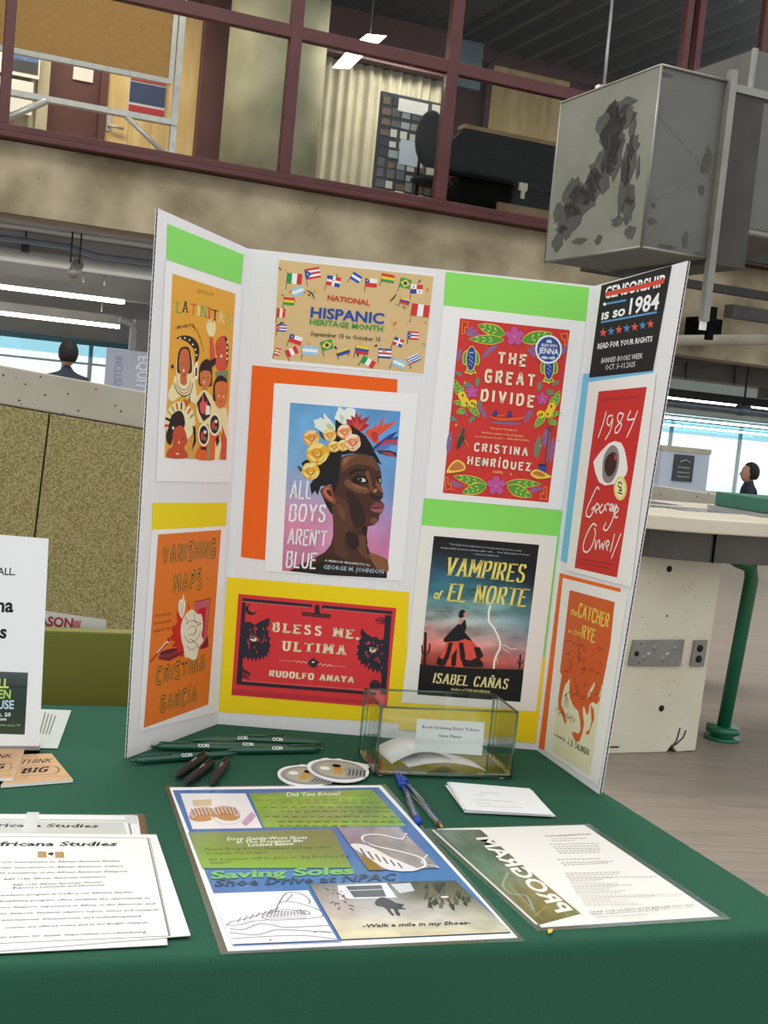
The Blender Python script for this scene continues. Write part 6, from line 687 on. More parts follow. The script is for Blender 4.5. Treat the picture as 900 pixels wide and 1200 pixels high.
{'name': 'book_poster','plane': [[0.00902,-0.00106,0.74],[0.99969,-0.02508,0.0],[0.00088,0.03489,0.99939],[-0.02506,-0.99908,0.0349]],'q': [2782,6557,4943,6534,4864,3685,2779,3670],'label': 'red cover with leaves, fish, flowers and a round blue seal','cat': 'poster','paper': 'f4f1ee','lay': 1,'group': 'book cover posters on the display board','th': 3,'art': [('P','d3342c',[3049,6395,4715,6384,4652,3777,3045,3774],0),('E','8a6a9a',[3247,6207,85,40,11,-23]),('E','8a6a9a',[3299,6165,98,10,2,-21]),('E','8a6a9a',[3208,6243,49,50,15,-15]),('E','8a6a9a',[3554,5980,89,76,21,-25]),('E','8a6a9a',[3511,5929,67,96,23,-16]),('E','8a6a9a',[4169,5994,68,-65,-20,-20]),('E','8a6a9a',[4211,6046,55,-76,-23,-16]),('E','8a6a9a',[4658,6102,33,-2,-7,-93]),('E','8a6a9a',[3093,5852,33,-2,-7,-93]),('E','8a6a9a',[3068,4536,38,-2,-7,-164]),('E','8a6a9a',[4624,4566,33,-1,-7,-188]),('E','8a6a9a',[3516,5049,27,19,69,-95]),('E','8a6a9a',[4217,5047,30,-14,-49,-107]),('E','8a6a9a',[3898,4910,225,10,1,-21]),('E','8a6a9a',[3210,3936,78,-20,-6,-23]),('E','8a6a9a',[3260,3905,80,7,2,-23]),('E','8a6a9a',[4402,3929,80,30,8,-22]),('E','8a6a9a',[4470,3971,81,8,2,-24]),('E','8a6a9a',[3248,5000,64,-29,-9,-19]),('E','8a6a9a',[3199,5019,41,-57,-17,-12]),('E','8a6a9a',[4511,4744,38,0,2,-141]),('E','6a8a72',[3109,5573,47,-21,-12,-25]),('E','6a8a72',[3401,5485,33,-2,-5,-70]),('E','6a8a72',[4581,5577,50,36,17,-23]),('E','6a8a72',[3093,4891,55,-14,-9,-36]),('E','6a8a72',[3469,5162,28,3,5,-51]),('E','6a8a72',[4338,5506,33,-2,-5,-70]),('E','6a8a72',[3374,4918,23,-16,-40,-58]),('E','6a8a72',[4407,4593,48,-2,-7,-165]),('E','6a8a72',[3253,5423,61,-5,-3,-42]),('E','6a8a72',[4512,5429,62,-5,-3,-42]),('E','6a8a72',[3140,5131,47,5,3,-33]),('E','6a8a72',[3580,4278,28,3,4,-37]),('P','a02a40',[3206,4358,3238,4363,3215,4332],0),('P','f08030',[3138,5233,3160,5228,3158,5206],0),('P','a02a40',[3071,5547,3096,5556,3093,5523],0),('P','e86a5a',[4391,5955,4420,5974,4406,5917],0),('P','f08030',[3357,5080,3388,5090,3366,5050],0),('P','f08030',[4576,5960,4591,5964,4587,5924],0),('P','a02a40',[4487,5949,4504,5951,4504,5914],0),('P','f08030',[3430,5296,3442,5289,3445,5259],0),('P','a02a40',[4697,4738,4710,4733,4713,4696],0),('P','f4c84a',[3242,5174,3264,5161,3248,5147],0),('P','f08030',[4413,4432,4426,4420,4426,4408],0),('P','f4c84a',[4457,5732,4469,5717,4466,5700],0),('P','f4c84a',[4431,4628,4459,4625,4445,4597],0),('P','f08030',[3930,4024,3958,4013,3948,4007],0),('P','a02a40',[3114,4933,3133,4931,3121,4892],0),('P','e86a5a',[4390,5049,4405,5038,4410,5031],0),('P','a02a40',[4629,5734,4653,5716,4646,5699],0),('P','f4c84a',[4688,4048,4702,4042,4708,4015],0),('P','f08030',[3180,6172,3199,6173,3201,6138],0),('P','f08030',[4525,4835,4535,4835,4543,4806],0),('P','f4c84a',[3199,5454,3213,5475,3223,5422],0),('P','e86a5a',[3094,5422,3115,5413,3115,5389],0),('P','e86a5a',[4390,6322,4409,6322,4404,6285],0),('P','a02a40',[3333,5486,3350,5491,3340,5453],0),('P','f08030',[3304,5408,3337,5391,3311,5376],0),('P','f08030',[4274,6056,4293,6068,4289,6013],0),('P','e86a5a',[3172,4441,3183,4431,3186,4398],0),('P','f08030',[3553,6286,3587,6270,3565,6252],0),('P','e86a5a',[3193,3844,3218,3856,3201,3803],0),('P','f08030',[3077,5933,3090,5918,3090,5903],0),('P','f4c84a',[3232,4593,3264,4589,3246,4554],0),('P','a02a40',[3090,4863,3119,4869,3113,4823],0),('P','f08030',[3214,4686,3231,4671,3220,4660],0),('P','f4c84a',[3130,4825,3161,4824,3142,4779],0),('P','f08030',[3101,6123,3113,6130,3117,6090],0),('P','a02a40',[4193,4146,4211,4130,4201,4105],0),('P','f08030',[3350,3926,3367,3920,3369,3889],0),('P','e86a5a',[3554,4141,3565,4157,3560,4121],0),('P','f08030',[3196,3943,3222,3926,3219,3916],0),('P','e86a5a',[4505,5815,4517,5795,4509,5786],0),('P','f4c84a',[4029,4161,4050,4166,4051,4123],0),('P','a02a40',[3242,4567,3253,4576,3256,4535],0),('P','e86a5a',[4375,5798,4388,5818,4387,5761],0),('P','e86a5a',[3237,4691,3249,4680,3242,4649],0),('P','f4c84a',[3065,4604,3085,4608,3079,4585],0),('P','f0d24a',[3749,6220,3640,6336,3471,6359,3324,6322,3437,6222,3598,6166],1),('P','5a9a32',[3743,6221,3637,6323,3468,6348,3330,6320,3440,6233,3601,6179],1),('P','b9dc5a',[3619,6251,3591,6315,3568,6294],0),('P','b9dc5a',[3619,6251,3564,6207,3554,6236],0),('P','b9dc5a',[3536,6271,3509,6335,3486,6314],0),('P','b9dc5a',[3536,6271,3482,6226,3472,6256],0),('P','b9dc5a',[3454,6291,3426,6355,3404,6333],0),('P','b9dc5a',[3454,6291,3399,6246,3389,6275],0),('P','f0d24a',[3736,6138,3570,6197,3369,6168,3214,6098,3378,6054,3581,6055],1),('P','5a9a3a',[3727,6138,3571,6187,3370,6159,3222,6099,3377,6062,3580,6066],1),('P','b9dc5a',[3576,6126,3522,6168,3503,6145],0),('P','b9dc5a',[3576,6126,3529,6077,3507,6097],0),('P','b9dc5a',[3475,6118,3421,6160,3402,6137],0),('P','b9dc5a',[3475,6118,3428,6069,3406,6089],0),('P','b9dc5a',[3374,6111,3320,6152,3301,6129],0),('P','b9dc5a',[3374,6111,3327,6062,3305,6081],0),('P','f0d24a',[4003,6152,4172,6111,4341,6188,4454,6306,4291,6329,4110,6287],1),('P','5a9a32',[4010,6154,4167,6124,4337,6199,4447,6304,4295,6319,4115,6274],1),('P','b9dc5a',[4141,6199,4205,6158,4213,6190],0),('P','b9dc5a',[4141,6199,4165,6270,4192,6250],0),('P','b9dc5a',[4229,6229,4292,6188,4300,6220],0),('P','b9dc5a',[4229,6229,4253,6300,4279,6280],0),('P','b9dc5a',[4316,6259,4379,6217,4388,6250],0),('P','b9dc5a',[4316,6259,4340,6330,4367,6310],0),('P','f0d24a',[3703,3956,3554,4054,3349,4073,3180,4042,3331,3959,3531,3911],1),('P','5a9a3a',[3695,3958,3553,4043,3348,4064,3188,4040,3332,3967,3533,3922],1),('P','b9dc5a',[3543,3983,3499,4036,3476,4018],0),('P','b9dc5a',[3543,3983,3485,3946,3468,3970],0),('P','b9dc5a',[3441,3999,3398,4053,3374,4035],0),('P','b9dc5a',[3441,3999,3383,3962,3366,3986],0),('P','b9dc5a',[3340,4016,3296,4069,3273,4051],0),('P','b9dc5a',[3340,4016,3282,3979,3265,4003],0),('P','f0d24a',[3690,3947,3550,3981,3419,3910,3336,3804,3470,3786,3613,3826],1),('P','5a9a32',[3685,3945,3555,3969,3423,3900,3341,3807,3466,3796,3609,3838],1),('P','b9dc5a',[3582,3903,3527,3939,3523,3910],0),('P','b9dc5a',[3582,3903,3568,3840,3544,3858],0),('P','b9dc5a',[3513,3876,3458,3911,3454,3883],0),('P','b9dc5a',[3513,3876,3499,3813,3476,3830],0),('P','b9dc5a',[3444,3848,3390,3883,3386,3855],0),('P','b9dc5a',[3444,3848,3430,3785,3407,3802],0),('P','f0d24a',[3980,4008,4146,3953,4349,3981,4506,4045,4341,4087,4136,4086],1),('P','5a9a3a',[3988,4009,4145,3963,4348,3989,4498,4045,4341,4079,4137,4076],1),('P','b9dc5a',[4141,4020,4195,3981,4214,4002],0),('P','b9dc5a',[4141,4020,4189,4066,4211,4047],0),('P','b9dc5a',[4243,4027,4297,3988,4316,4009],0),('P','b9dc5a',[4243,4027,4291,4073,4313,4054],0),('P','b9dc5a',[4345,4034,4399,3995,4418,4016],0),('P','b9dc5a',[4345,4034,4393,4080,4415,4062],0),('P','f0d24a',[4010,3966,4100,3844,4254,3813,4393,3843,4297,3948,4155,4013],1),('P','5a9a32',[4016,3964,4104,3857,4257,3823,4387,3845,4294,3938,4151,4000],1),('P','b9dc5a',[4127,3928,4147,3863,4170,3883],0),('P','b9dc5a',[4127,3928,4182,3970,4188,3940],0),('P','b9dc5a',[4201,3904,4221,3839,4244,3859],0),('P','b9dc5a',[4201,3904,4256,3946,4263,3916],0),('P','b9dc5a',[4276,3880,4295,3815,4318,3835],0),('P','b9dc5a',[4276,3880,4330,3922,4337,3892],0),('E','a8407a',[3883,6289,-7,67,57,6]),('E','c8559a',[3883,6289,-6,60,50,5]),('E','a8407a',[3966,6241,63,27,23,-52]),('E','c8559a',[3966,6241,56,24,20,-46]),('E','a8407a',[3946,6148,45,-50,-43,-38]),('E','c8559a',[3946,6148,41,-45,-38,-33]),('E','a8407a',[3849,6138,-35,-58,-50,29]),('E','c8559a',[3849,6138,-31,-52,-44,25]),('E','a8407a',[3811,6225,-67,14,12,55]),('E','c8559a',[3811,6225,-60,13,11,49]),('E','f08ac0',[3891,6208,22,2,2,-22]),('E','8a2a4a',[3891,6208,10,1,1,-9]),('E','a8407a',[3828,4041,-7,68,58,5]),('E','c8559a',[3828,4041,-6,61,51,5]),('E','a8407a',[3911,3992,63,27,23,-53]),('E','c8559a',[3911,3992,57,24,20,-46]),('E','a8407a',[3890,3897,46,-51,-43,-38]),('E','c8559a',[3890,3897,41,-46,-38,-33]),('E','a8407a',[3794,3889,-35,-59,-50,29]),('E','c8559a',[3794,3889,-31,-53,-44,26]),('E','a8407a',[3755,3977,-67,15,12,56]),('E','c8559a',[3755,3977,-60,14,11,49]),('E','f08ac0',[3836,3959,22,2,2,-22]),('E','8a2a4a',[3836,3959,10,1,1,-10]),('E','a8407a',[3324,5381,-5,46,39,4]),('E','c8559a',[3324,5381,-4,42,35,3]),('E','a8407a',[3381,5347,43,19,16,-36]),('E','c8559a',[3381,5347,39,17,14,-32]),('E','a8407a',[3367,5283,31,-35,-30,-26]),('E','c8559a',[3367,5283,28,-31,-26,-23]),('E','a8407a',[3301,5277,-24,-40,-34,20]),('E','c8559a',[3301,5277,-22,-36,-30,18]),('E','a8407a',[3274,5337,-46,10,9,38]),('E','c8559a',[3274,5337,-41,9,8,34]),('E','f08ac0',[3329,5325,15,1,1,-15]),('E','8a2a4a',[3329,5325,7,1,1,-7]),('E','a8407a',[4398,5377,-4,44,38,4]),('E','c8559a',[4398,5377,-4,40,33,3]),('E','a8407a',[4453,5345,41,18,15,-34]),('E','c8559a',[4453,5345,37,16,13,-30]),('E','a8407a',[4440,5284,30,-33,-28,-25]),('E','c8559a',[4440,5284,27,-30,-25,-22]),('E','a8407a',[4376,5278,-23,-38,-33,19]),('E','c8559a',[4376,5278,-21,-35,-29,17]),('E','a8407a',[4351,5336,-44,10,8,37]),('E','c8559a',[4351,5336,-40,9,7,32]),('E','f08ac0',[4404,5324,14,1,1,-14]),('E','8a2a4a',[4404,5324,6,1,1,-6]),('E','f0d24a',[3350,5833,50,12,27,-109]),('E','5a9a4a',[3350,5833,39,9,23,-95]),('E','f0d24a',[3191,5818,52,-2,-5,-112]),('E','5a9a4a',[3191,5818,40,-2,-4,-98]),('P','f0d24a',[3194,5591,3236,5698,3306,5705,3379,5595,3335,5605,3296,5573,3247,5587],0),('P','5a9a4a',[3216,5612,3251,5690,3302,5695,3353,5616,3293,5601],0),('E','f0d24a',[3272,5814,80,4,9,-191]),('E','2a4a9a',[3272,5814,66,3,8,-177]),('L','e8f0f8',9.4,[3235,5899,3296,5905],0,0),('E','d8e0f0',[3246,5858,7,1,1,-7]),('E','d8e0f0',[3269,5839,7,1,1,-7]),('E','d8e0f0',[3292,5821,7,1,1,-7]),('E','d8e0f0',[3252,5796,7,1,1,-7]),('E','d8e0f0',[3275,5777,7,1,1,-7]),('E','d8e0f0',[3299,5758,7,1,1,-7]),('E','d8e0f0',[3258,5733,7,1,1,-7]),('E','d8e0f0',[3282,5714,7,1,1,-7]),('E','f0d24a',[4535,5819,51,12,27,-109]),('E','5a9a4a',[4535,5819,39,9,24,-95]),('E','f0d24a',[4374,5803,52,-2,-4,-112]),('E','5a9a4a',[4374,5803,40,-2,-4,-98]),('P','f0d24a',[4378,5576,4420,5683,4491,5690,4564,5580,4520,5590,4480,5557,4431,5571],0),('P','5a9a4a',[4400,5597,4435,5675,4487,5680,4538,5601,4477,5585],0),('E','f0d24a',[4456,5800,81,4,9,-192]),('E','2a4a9a',[4456,5800,66,3,9,-178]),('L','e8f0f8',9.4,[4418,5885,4480,5891],0,0),('E','d8e0f0',[4430,5844,7,1,1,-7]),('E','d8e0f0',[4453,5825,7,1,1,-7]),('E','d8e0f0',[4476,5806,7,1,1,-7]),('E','d8e0f0',[4436,5781,7,1,1,-7]),('E','d8e0f0',[4459,5762,7,1,1,-7]),('E','d8e0f0',[4483,5744,7,1,1,-7]),('E','d8e0f0',[4442,5718,7,1,1,-7]),('E','d8e0f0',[4466,5700,7,1,1,-7]),('P','f0d24a',[3180,5224,3191,5327,3131,5420,3053,5478,3052,5381,3091,5277],1),('P','5a9a3a',[3178,5228,3183,5323,3125,5417,3055,5474,3058,5384,3099,5281],1),('P','b9dc5a',[3141,5302,3160,5342,3140,5345],0),('P','b9dc5a',[3141,5302,3097,5311,3107,5328],0),('P','b9dc5a',[3116,5351,3135,5391,3116,5394],0),('P','b9dc5a',[3116,5351,3072,5360,3082,5377],0),('P','b9dc5a',[3092,5400,3111,5441,3091,5443],0),('P','b9dc5a',[3092,5400,3048,5409,3057,5426],0),('P','f0d24a',[3206,5181,3236,5252,3216,5334,3176,5396,3154,5325,3159,5241],1),('P','5a9a3a',[3206,5184,3230,5251,3211,5333,3176,5392,3159,5326,3164,5242],1),('P','b9dc5a',[3197,5246,3219,5271,3206,5277],0),('P','b9dc5a',[3197,5246,3170,5264,3180,5274],0),('P','b9dc5a',[3191,5288,3213,5312,3200,5319],0),('P','b9dc5a',[3191,5288,3164,5305,3174,5315],0),('P','b9dc5a',[3185,5330,3207,5354,3194,5361],0),('P','b9dc5a',[3185,5330,3158,5347,3168,5357],0),('P','f0d24a',[3358,5127,3271,5183,3156,5181,3063,5147,3151,5102,3264,5084],1),('P','5a9a3a',[3354,5128,3271,5176,3156,5175,3068,5147,3151,5108,3265,5092],1),('P','b9dc5a',[3268,5134,3241,5167,3229,5153],0),('P','b9dc5a',[3268,5134,3237,5104,3227,5119],0),('P','b9dc5a',[3211,5137,3184,5171,3172,5157],0),('P','b9dc5a',[3211,5137,3180,5108,3169,5123],0),('P','b9dc5a',[3153,5141,3127,5175,3115,5161],0),('P','b9dc5a',[3153,5141,3123,5112,3112,5127],0),('P','f0d24a',[3269,5050,3208,5071,3157,5039,3128,4988,3186,4974,3244,4990],1),('P','5a9a3a',[3267,5049,3210,5065,3159,5034,3130,4989,3184,4979,3241,4997],1),('P','b9dc5a',[3226,5031,3201,5050,3201,5036],0),('P','b9dc5a',[3226,5031,3224,4999,3213,5009],0),('P','b9dc5a',[3199,5019,3173,5038,3173,5024],0),('P','b9dc5a',[3199,5019,3196,4987,3186,4997],0),('P','b9dc5a',[3171,5007,3146,5026,3146,5012],0),('P','b9dc5a',[3171,5007,3169,4975,3158,4985],0),('P','f0d24a',[3302,5149,3315,5054,3392,4988,3479,4960,3458,5048,3397,5129],1),('P','5a9a3a',[3304,5147,3322,5060,3397,4993,3477,4963,3453,5044,3391,5123],1),('P','b9dc5a',[3356,5092,3347,5049,3366,5053],0),('P','b9dc5a',[3356,5092,3399,5097,3394,5079],0),('P','b9dc5a',[3390,5055,3382,5013,3401,5017],0),('P','b9dc5a',[3390,5055,3434,5061,3428,5042],0),('P','b9dc5a',[3425,5018,3416,4976,3435,4980],0),('P','b9dc5a',[3425,5018,3468,5024,3463,5005],0),('E','f2cf2c',[3196,5242,47,-65,-50,-35]),('E','f2cf2c',[3243,5164,59,-15,-18,-68]),('E','f2cf2c',[3363,5152,60,28,24,-51]),('E','2a2a20',[3199,5254,14,1,2,-21]),('E','2a2a20',[3351,5151,14,1,2,-21]),('E','2a2a20',[3388,5136,14,1,2,-21]),('E','2a2a20',[3267,5143,14,1,2,-21]),('P','f0d24a',[4571,5194,4648,5264,4666,5374,4646,5470,4580,5397,4539,5293],1),('P','5a9a3a',[4572,5199,4640,5266,4660,5375,4645,5465,4586,5395,4548,5291],1),('P','b9dc5a',[4594,5279,4635,5296,4622,5311],0),('P','b9dc5a',[4594,5279,4567,5315,4586,5321],0),('P','b9dc5a',[4608,5332,4650,5349,4637,5364],0),('P','b9dc5a',[4608,5332,4581,5368,4600,5374],0),('P','b9dc5a',[4623,5385,4665,5403,4651,5418],0),('P','b9dc5a',[4623,5385,4596,5421,4615,5428],0),('P','f0d24a',[4553,5146,4588,5215,4576,5299,4541,5364,4513,5296,4510,5211],1),('P','5a9a3a',[4553,5150,4582,5215,4571,5299,4541,5361,4518,5296,4516,5211],1),('P','b9dc5a',[4549,5213,4573,5236,4561,5243],0),('P','b9dc5a',[4549,5213,4523,5233,4534,5242],0),('P','b9dc5a',[4547,5255,4571,5278,4558,5286],0),('P','b9dc5a',[4547,5255,4521,5275,4532,5284],0),('P','b9dc5a',[4544,5298,4568,5320,4556,5328],0),('P','b9dc5a',[4544,5298,4518,5317,4529,5326],0),('P','f0d24a',[4414,5065,4515,5040,4624,5079,4702,5141,4603,5156,4489,5136],1),('P','5a9a3a',[4418,5066,4513,5047,4622,5085,4697,5140,4604,5151,4491,5129],1),('P','b9dc5a',[4502,5088,4538,5065,4545,5082],0),('P','b9dc5a',[4502,5088,4521,5126,4536,5115],0),('P','b9dc5a',[4558,5103,4594,5080,4601,5097],0),('P','b9dc5a',[4558,5103,4577,5141,4592,5130],0),('P','b9dc5a',[4613,5118,4650,5095,4657,5112],0),('P','b9dc5a',[4613,5118,4633,5156,4648,5145],0),('P','f0d24a',[4517,5006,4554,4952,4615,4947,4669,4971,4630,5016,4574,5038],1),('P','5a9a3a',[4520,5005,4556,4958,4616,4953,4667,4972,4629,5011,4572,5032],1),('P','b9dc5a',[4564,4995,4572,4964,4581,4976],0),('P','b9dc5a',[4564,4995,4585,5019,4588,5005],0),('P','b9dc5a',[4593,4988,4602,4958,4610,4969],0),('P','b9dc5a',[4593,4988,4614,5013,4617,4999],0),('P','b9dc5a',[4623,4982,4631,4951,4640,4963],0),('P','b9dc5a',[4623,4982,4643,5006,4646,4992],0),('P','f0d24a',[4465,5097,4375,5059,4331,4968,4327,4877,4408,4921,4471,5001],1),('P','5a9a3a',[4463,5094,4383,5055,4337,4964,4330,4881,4402,4925,4463,5005],1),('P','b9dc5a',[4423,5030,4379,5027,4388,5010],0),('P','b9dc5a',[4423,5030,4440,4990,4421,4990],0),('P','b9dc5a',[4396,4987,4353,4984,4361,4967],0),('P','b9dc5a',[4396,4987,4413,4947,4394,4947],0),('P','b9dc5a',[4370,4945,4326,4942,4335,4925],0),('P','b9dc5a',[4370,4945,4387,4905,4367,4905],0),('E','f2cf2c',[4552,5209,33,73,56,-25]),('E','f2cf2c',[4520,5123,60,-15,-18,-68]),('E','f2cf2c',[4404,5088,64,-16,-14,-55]),('E','2a2a20',[4546,5220,14,1,2,-21]),('E','2a2a20',[4416,5089,14,1,2,-21]),('E','2a2a20',[4382,5067,14,1,2,-21]),('E','2a2a20',[4501,5098,14,1,2,-21]),('P','e8602a',[3617,4989,3725,4971,3891,4980,4078,5010,4182,5043,4128,4986,3965,4947,3752,4936],1),('P','3a3a80',[3663,5002,3692,5067,3727,5093,3754,5037,3746,4996],0),('P','3a3a80',[3888,5003,3911,5059,3925,5113,3958,5073,3960,5003],0),('L','f0a040',7.1,[3746,5001,3863,5022],0,0),('P','1f4a3a',[3245,4788,3287,4722,3256,4672,3296,4628,3228,4480,3181,4429,3195,4572,3223,4645],0),('L','3a8a6a',11.7,[3196,4807,3245,4741,3209,4667,3169,4593],1,0),('L','caa050',9.4,[3287,4604,3363,4507],0,0),('L','5a4a5a',30.7,[4557,4855,4549,4369],0,0),('L','b0a0b0',7.1,[4567,4844,4559,4382],0,0),('L','5a4a5a',16.5,[4523,4906,4595,4904,4573,4840,4523,4906],0,0),('P','2a4a9a',[4446,4348,4563,4347,4561,4205,4501,4185,4445,4217],0),('P','14285a',[4446,4348,4563,4347,4554,4318,4444,4317],0),('P','f0d24a',[3073,4124,3123,4223,3211,4290,3322,4242,3341,4149,3217,4102,3077,4079],1),('P','c8783a',[3105,4134,3158,4226,3225,4263,3306,4217,3316,4163,3192,4123],1),('P','f0d24a',[4329,4183,4416,4262,4590,4203,4660,4167,4549,4132,4430,4121],1),('P','c8783a',[4364,4191,4443,4236,4567,4186,4499,4152],1),('L','f08a30',14.0,[3096,6159,3082,6347,3177,6347,3170,6267,3128,6267,3137,6175,3101,6159],0,0),('L','f08a30',14.1,[4702,6141,4678,6329,4584,6310,4607,6233,4649,6242,4658,6149,4697,6141],0,0),('L','f08a30',14.1,[3055,4016,3078,3827,3171,3845,3150,3923,3108,3915,3098,4008,3060,4016],0,0),('L','f08a30',14.2,[4600,4012,4614,3821,4518,3821,4524,3902,4568,3902,4558,3996,4595,4011],0,0),('T','fbeecb','THE',[3672,5788,4102,5788,4102,5956,3672,5956],(0.27,0.2,0,0,0.27,0.25),0,0),('T','fbeecb','GREAT',[3498,5494,4263,5494,4262,5672,3498,5671],(0.27,0.2,0,0,0.27,0.25),0,0),('T','fbeecb','DIVIDE',[3469,5209,4284,5190,4284,5359,3469,5378],(0.27,0.2,0,0,0.27,0.25),0,0),('T','f8efd6','CRISTINA',[3444,4449,4268,4447,4268,4565,3445,4566],(0.26,0.19,0,0,0.26,0.22),0,0),('T','f8efd6','HENRÍQUEZ',[3365,4239,4333,4231,4333,4348,3366,4356],(0.26,0.19,0,0,0.26,0.22),0,0),('T','f8d08a','A NOVEL',[3760,4148,3922,4145,3922,4178,3760,4181], None,0.03,0),('T','f6c98a','“A gorgeous, sweeping epic',[3652,4799,4066,4801,4066,4831,3652,4829], None,0.01,0),('T','f6c98a','that draws together a truly unforgettable',[3536,4722,4174,4722,4174,4752,3536,4752], None,0.01,0),('T','f6c98a','cast of characters. I loved it.” —ANN NAPOLITANO',[3443,4652,4268,4664,4268,4695,3443,4682], None,0.01,0),('E','f4f4f6',[4419,6064,203,20,22,-214]),('E','2c4f93',[4419,6064,175,17,19,-186]),('T','f4f4f6','READ WITH',[4306,6099,4544,6104,4544,6146,4306,6141], None,0.03,0),('T','f4f4f6','JENNA',[4273,5998,4573,5999,4573,6083,4273,6082], None,0.05,0),('P','c9d6ea',[4371,6162,4381,6201,4423,6214,4459,6190,4461,6162],0),('P','c9d6ea',[4317,5946,4375,5961,4431,5943,4486,5967,4535,5958,4510,5923,4433,5924,4358,5912],1),('L','2c4f93',9.4,[4429,5966,4430,5905],0,0)]},
{'name': 'card_sheet','plane': [[0.00902,-0.00106,0.74],[0.99969,-0.02508,0.0],[0.00088,0.03489,0.99939],[-0.02506,-0.99908,0.0349]],'q': [2770,3678,4882,3674,4840,1394,2757,1428],'label': 'green card band between the red leafy cover and the dark lightning cover','cat': 'card','paper': '8fe365','lay': 0,'group': 'coloured backing cards on the display board','th': 3,'art': []},
{'name': 'card_sheet','plane': [[0.00902,-0.00106,0.74],[0.99969,-0.02508,0.0],[0.00088,0.03489,0.99939],[-0.02506,-0.99908,0.0349]],'q': [2736,1426,4848,1431,4836,104,2716,144],'label': 'yellow card showing below and right of the dark lightning cover','cat': 'card','paper': 'f6d616','lay': 1,'group': 'coloured backing cards on the display board','th': 3,'art': []},
{'name': 'book_poster','plane': [[0.00902,-0.00106,0.74],[0.99969,-0.02508,0.0],[0.00088,0.03489,0.99939],[-0.02506,-0.99908,0.0349]],'q': [2771,3260,4843,3283,4786,592,2728,558],'label': 'dark book cover with woman in red skirt and a lightning bolt','cat': 'poster','paper': 'f1ece2','lay': 2,'group': 'book cover posters on the display board','th': 3,'art': [('G',[2972,3118,4576,3128,4524,716,2954,699],[['10120f','10100f','121212'],['151a1e','16191c','121314'],['2a4250','24434c','121618'],['2f5a6e','2a6070','18252a'],['386f7c','4c8a90','2a4a52'],['5f8f92','7fa8a4','4a7276'],['a8b0a4','9fb0ae','6a8a90'],['c89a90','b8a8a0','8a8f96'],['c86a60','c98a80','a07a7c'],['c8503e','c8604e','a85a52'],['3a1814','46201a','341a18'],['0d0b0a','0e0b0a','0f0c0b'],['0e0d0c','0f0d0c','0f0d0c']],0.8,(2.2,15)),('P','0d0b0a',[2972,3118,4576,3128,4577,3072,2972,3044],0),('P','0d0b0a',[2950,1162,3200,1161,3543,1156,3998,1183,4533,1217,4536,1080,4531,716,2954,699,2951,1105],0),('L','fff6e4',29.5,[3929,2148,3913,2033,3931,1898,4015,1814,4083,1705,4135,1596,4137,1504,4092,1386,4074,1293,4077,1190],0,0),('L','f4e4d8',11.4,[4153,1574,4236,1547,4309,1508,4399,1527],0,0),('L','f4d8c8',9.1,[4169,1530,4224,1489,4292,1449],0,0),('L','f0d0c8',9.1,[4108,1364,4126,1274],0,0),('L','14110e',40.0,[3020,1145,2989,1656],0,0),('L','14110e',22.5,[3009,1324,2965,1346,2954,1458],0,0),('L','14110e',22.5,[3016,1299,3074,1366,3072,1489],0,0),('L','14110e',25.6,[4466,1223,4462,1441],0,0),('L','14110e',14.4,[4465,1299,4435,1308,4430,1355],0,0),('L','14110e',14.4,[4471,1289,4505,1318,4506,1370],0,0),('P','e8503c',[3323,1537,3411,1567,3545,1602,3682,1602,3781,1519,3874,1390,3913,1256,3858,1206,3610,1173,3313,1171,3194,1229,3263,1338],0),('P','1a1210',[3352,1528,3419,1534,3380,1302,3325,1171,3265,1201,3329,1366],0),('P','1a1210',[3505,1541,3573,1547,3627,1346,3609,1184,3550,1317],0),('P','1a1210',[3408,1327,3492,1449,3494,1186,3427,1173],0),('P','1a1210',[3194,1229,3220,1311,3281,1271,3355,1208,3292,1157,3197,1195],0),('P','1a1210',[3738,1493,3829,1501,3901,1370,3847,1319,3913,1256,3905,1198,3609,1180,3620,1300,3713,1285,3799,1338],0),('L','f0705a',15.9,[3618,1551,3752,1357],0,1),('L','f0705a',15.9,[3440,1513,3412,1213],0,1),('L','f0705a',15.9,[3650,1462,3668,1281],0,1),('L','f0705a',15.9,[3318,1479,3276,1316],0,1),('P','14100f',[3456,1811,3573,1901,3601,1778,3580,1707,3718,1578,3590,1606,3503,1564,3279,1528,3269,1578,3354,1688],0),('P','c8907a',[3468,1830,3492,1905,3548,1914,3542,1864,3506,1815],0),('E','14100f',[3518,1987,54,5,6,-59]),('E','14100f',[3492,1950,32,3,4,-36]),('P','c8907a',[3550,2010,3592,2005,3601,1960,3571,1935,3548,1944,3535,1977],1),('T','f3df6a','VAMPIRES',[3188,2549,4400,2541,4399,2808,3189,2815],(0.24,0.07,0.3,0.22),0,0),('T','f3df6a','of',[3060,2181,3194,2161,3194,2301,3060,2321], None,0.06,0.35),('T','f3df6a','EL NORTE',[3262,2162,4459,2177,4459,2445,3263,2429],(0.24,0.07,0.3,0.22),0,0),('T','f3e4a0','ISABEL CAÑAS',[3167,900,4312,900,4312,1051,3167,1050],(0.24,0.08,0.3,0.2),0,0),('T','e8d890','Author of THE HACIENDA',[3454,809,4053,814,4053,851,3454,846], None,0.03,0.25),('T','c9ccc8','“This lushly drawn nightmare is a riveting story about two people',[3207,3006,4323,3003,4323,3028,3207,3031], None,0,0),('T','c9ccc8','daring terrible monsters and impossible odds . . . fiery, frightening, and sweet.”',[3091,2941,4461,2952,4461,2977,3091,2966], None,0,0),('T','c9ccc8','—KALYN JOSEPHSON',[3591,2891,3978,2890,3978,2910,3591,2912], None,0,0),('T','2a3a40','A NOVEL',[3098,1980,3375,1981,3375,2013,3098,2011], None,0,0.2)]},
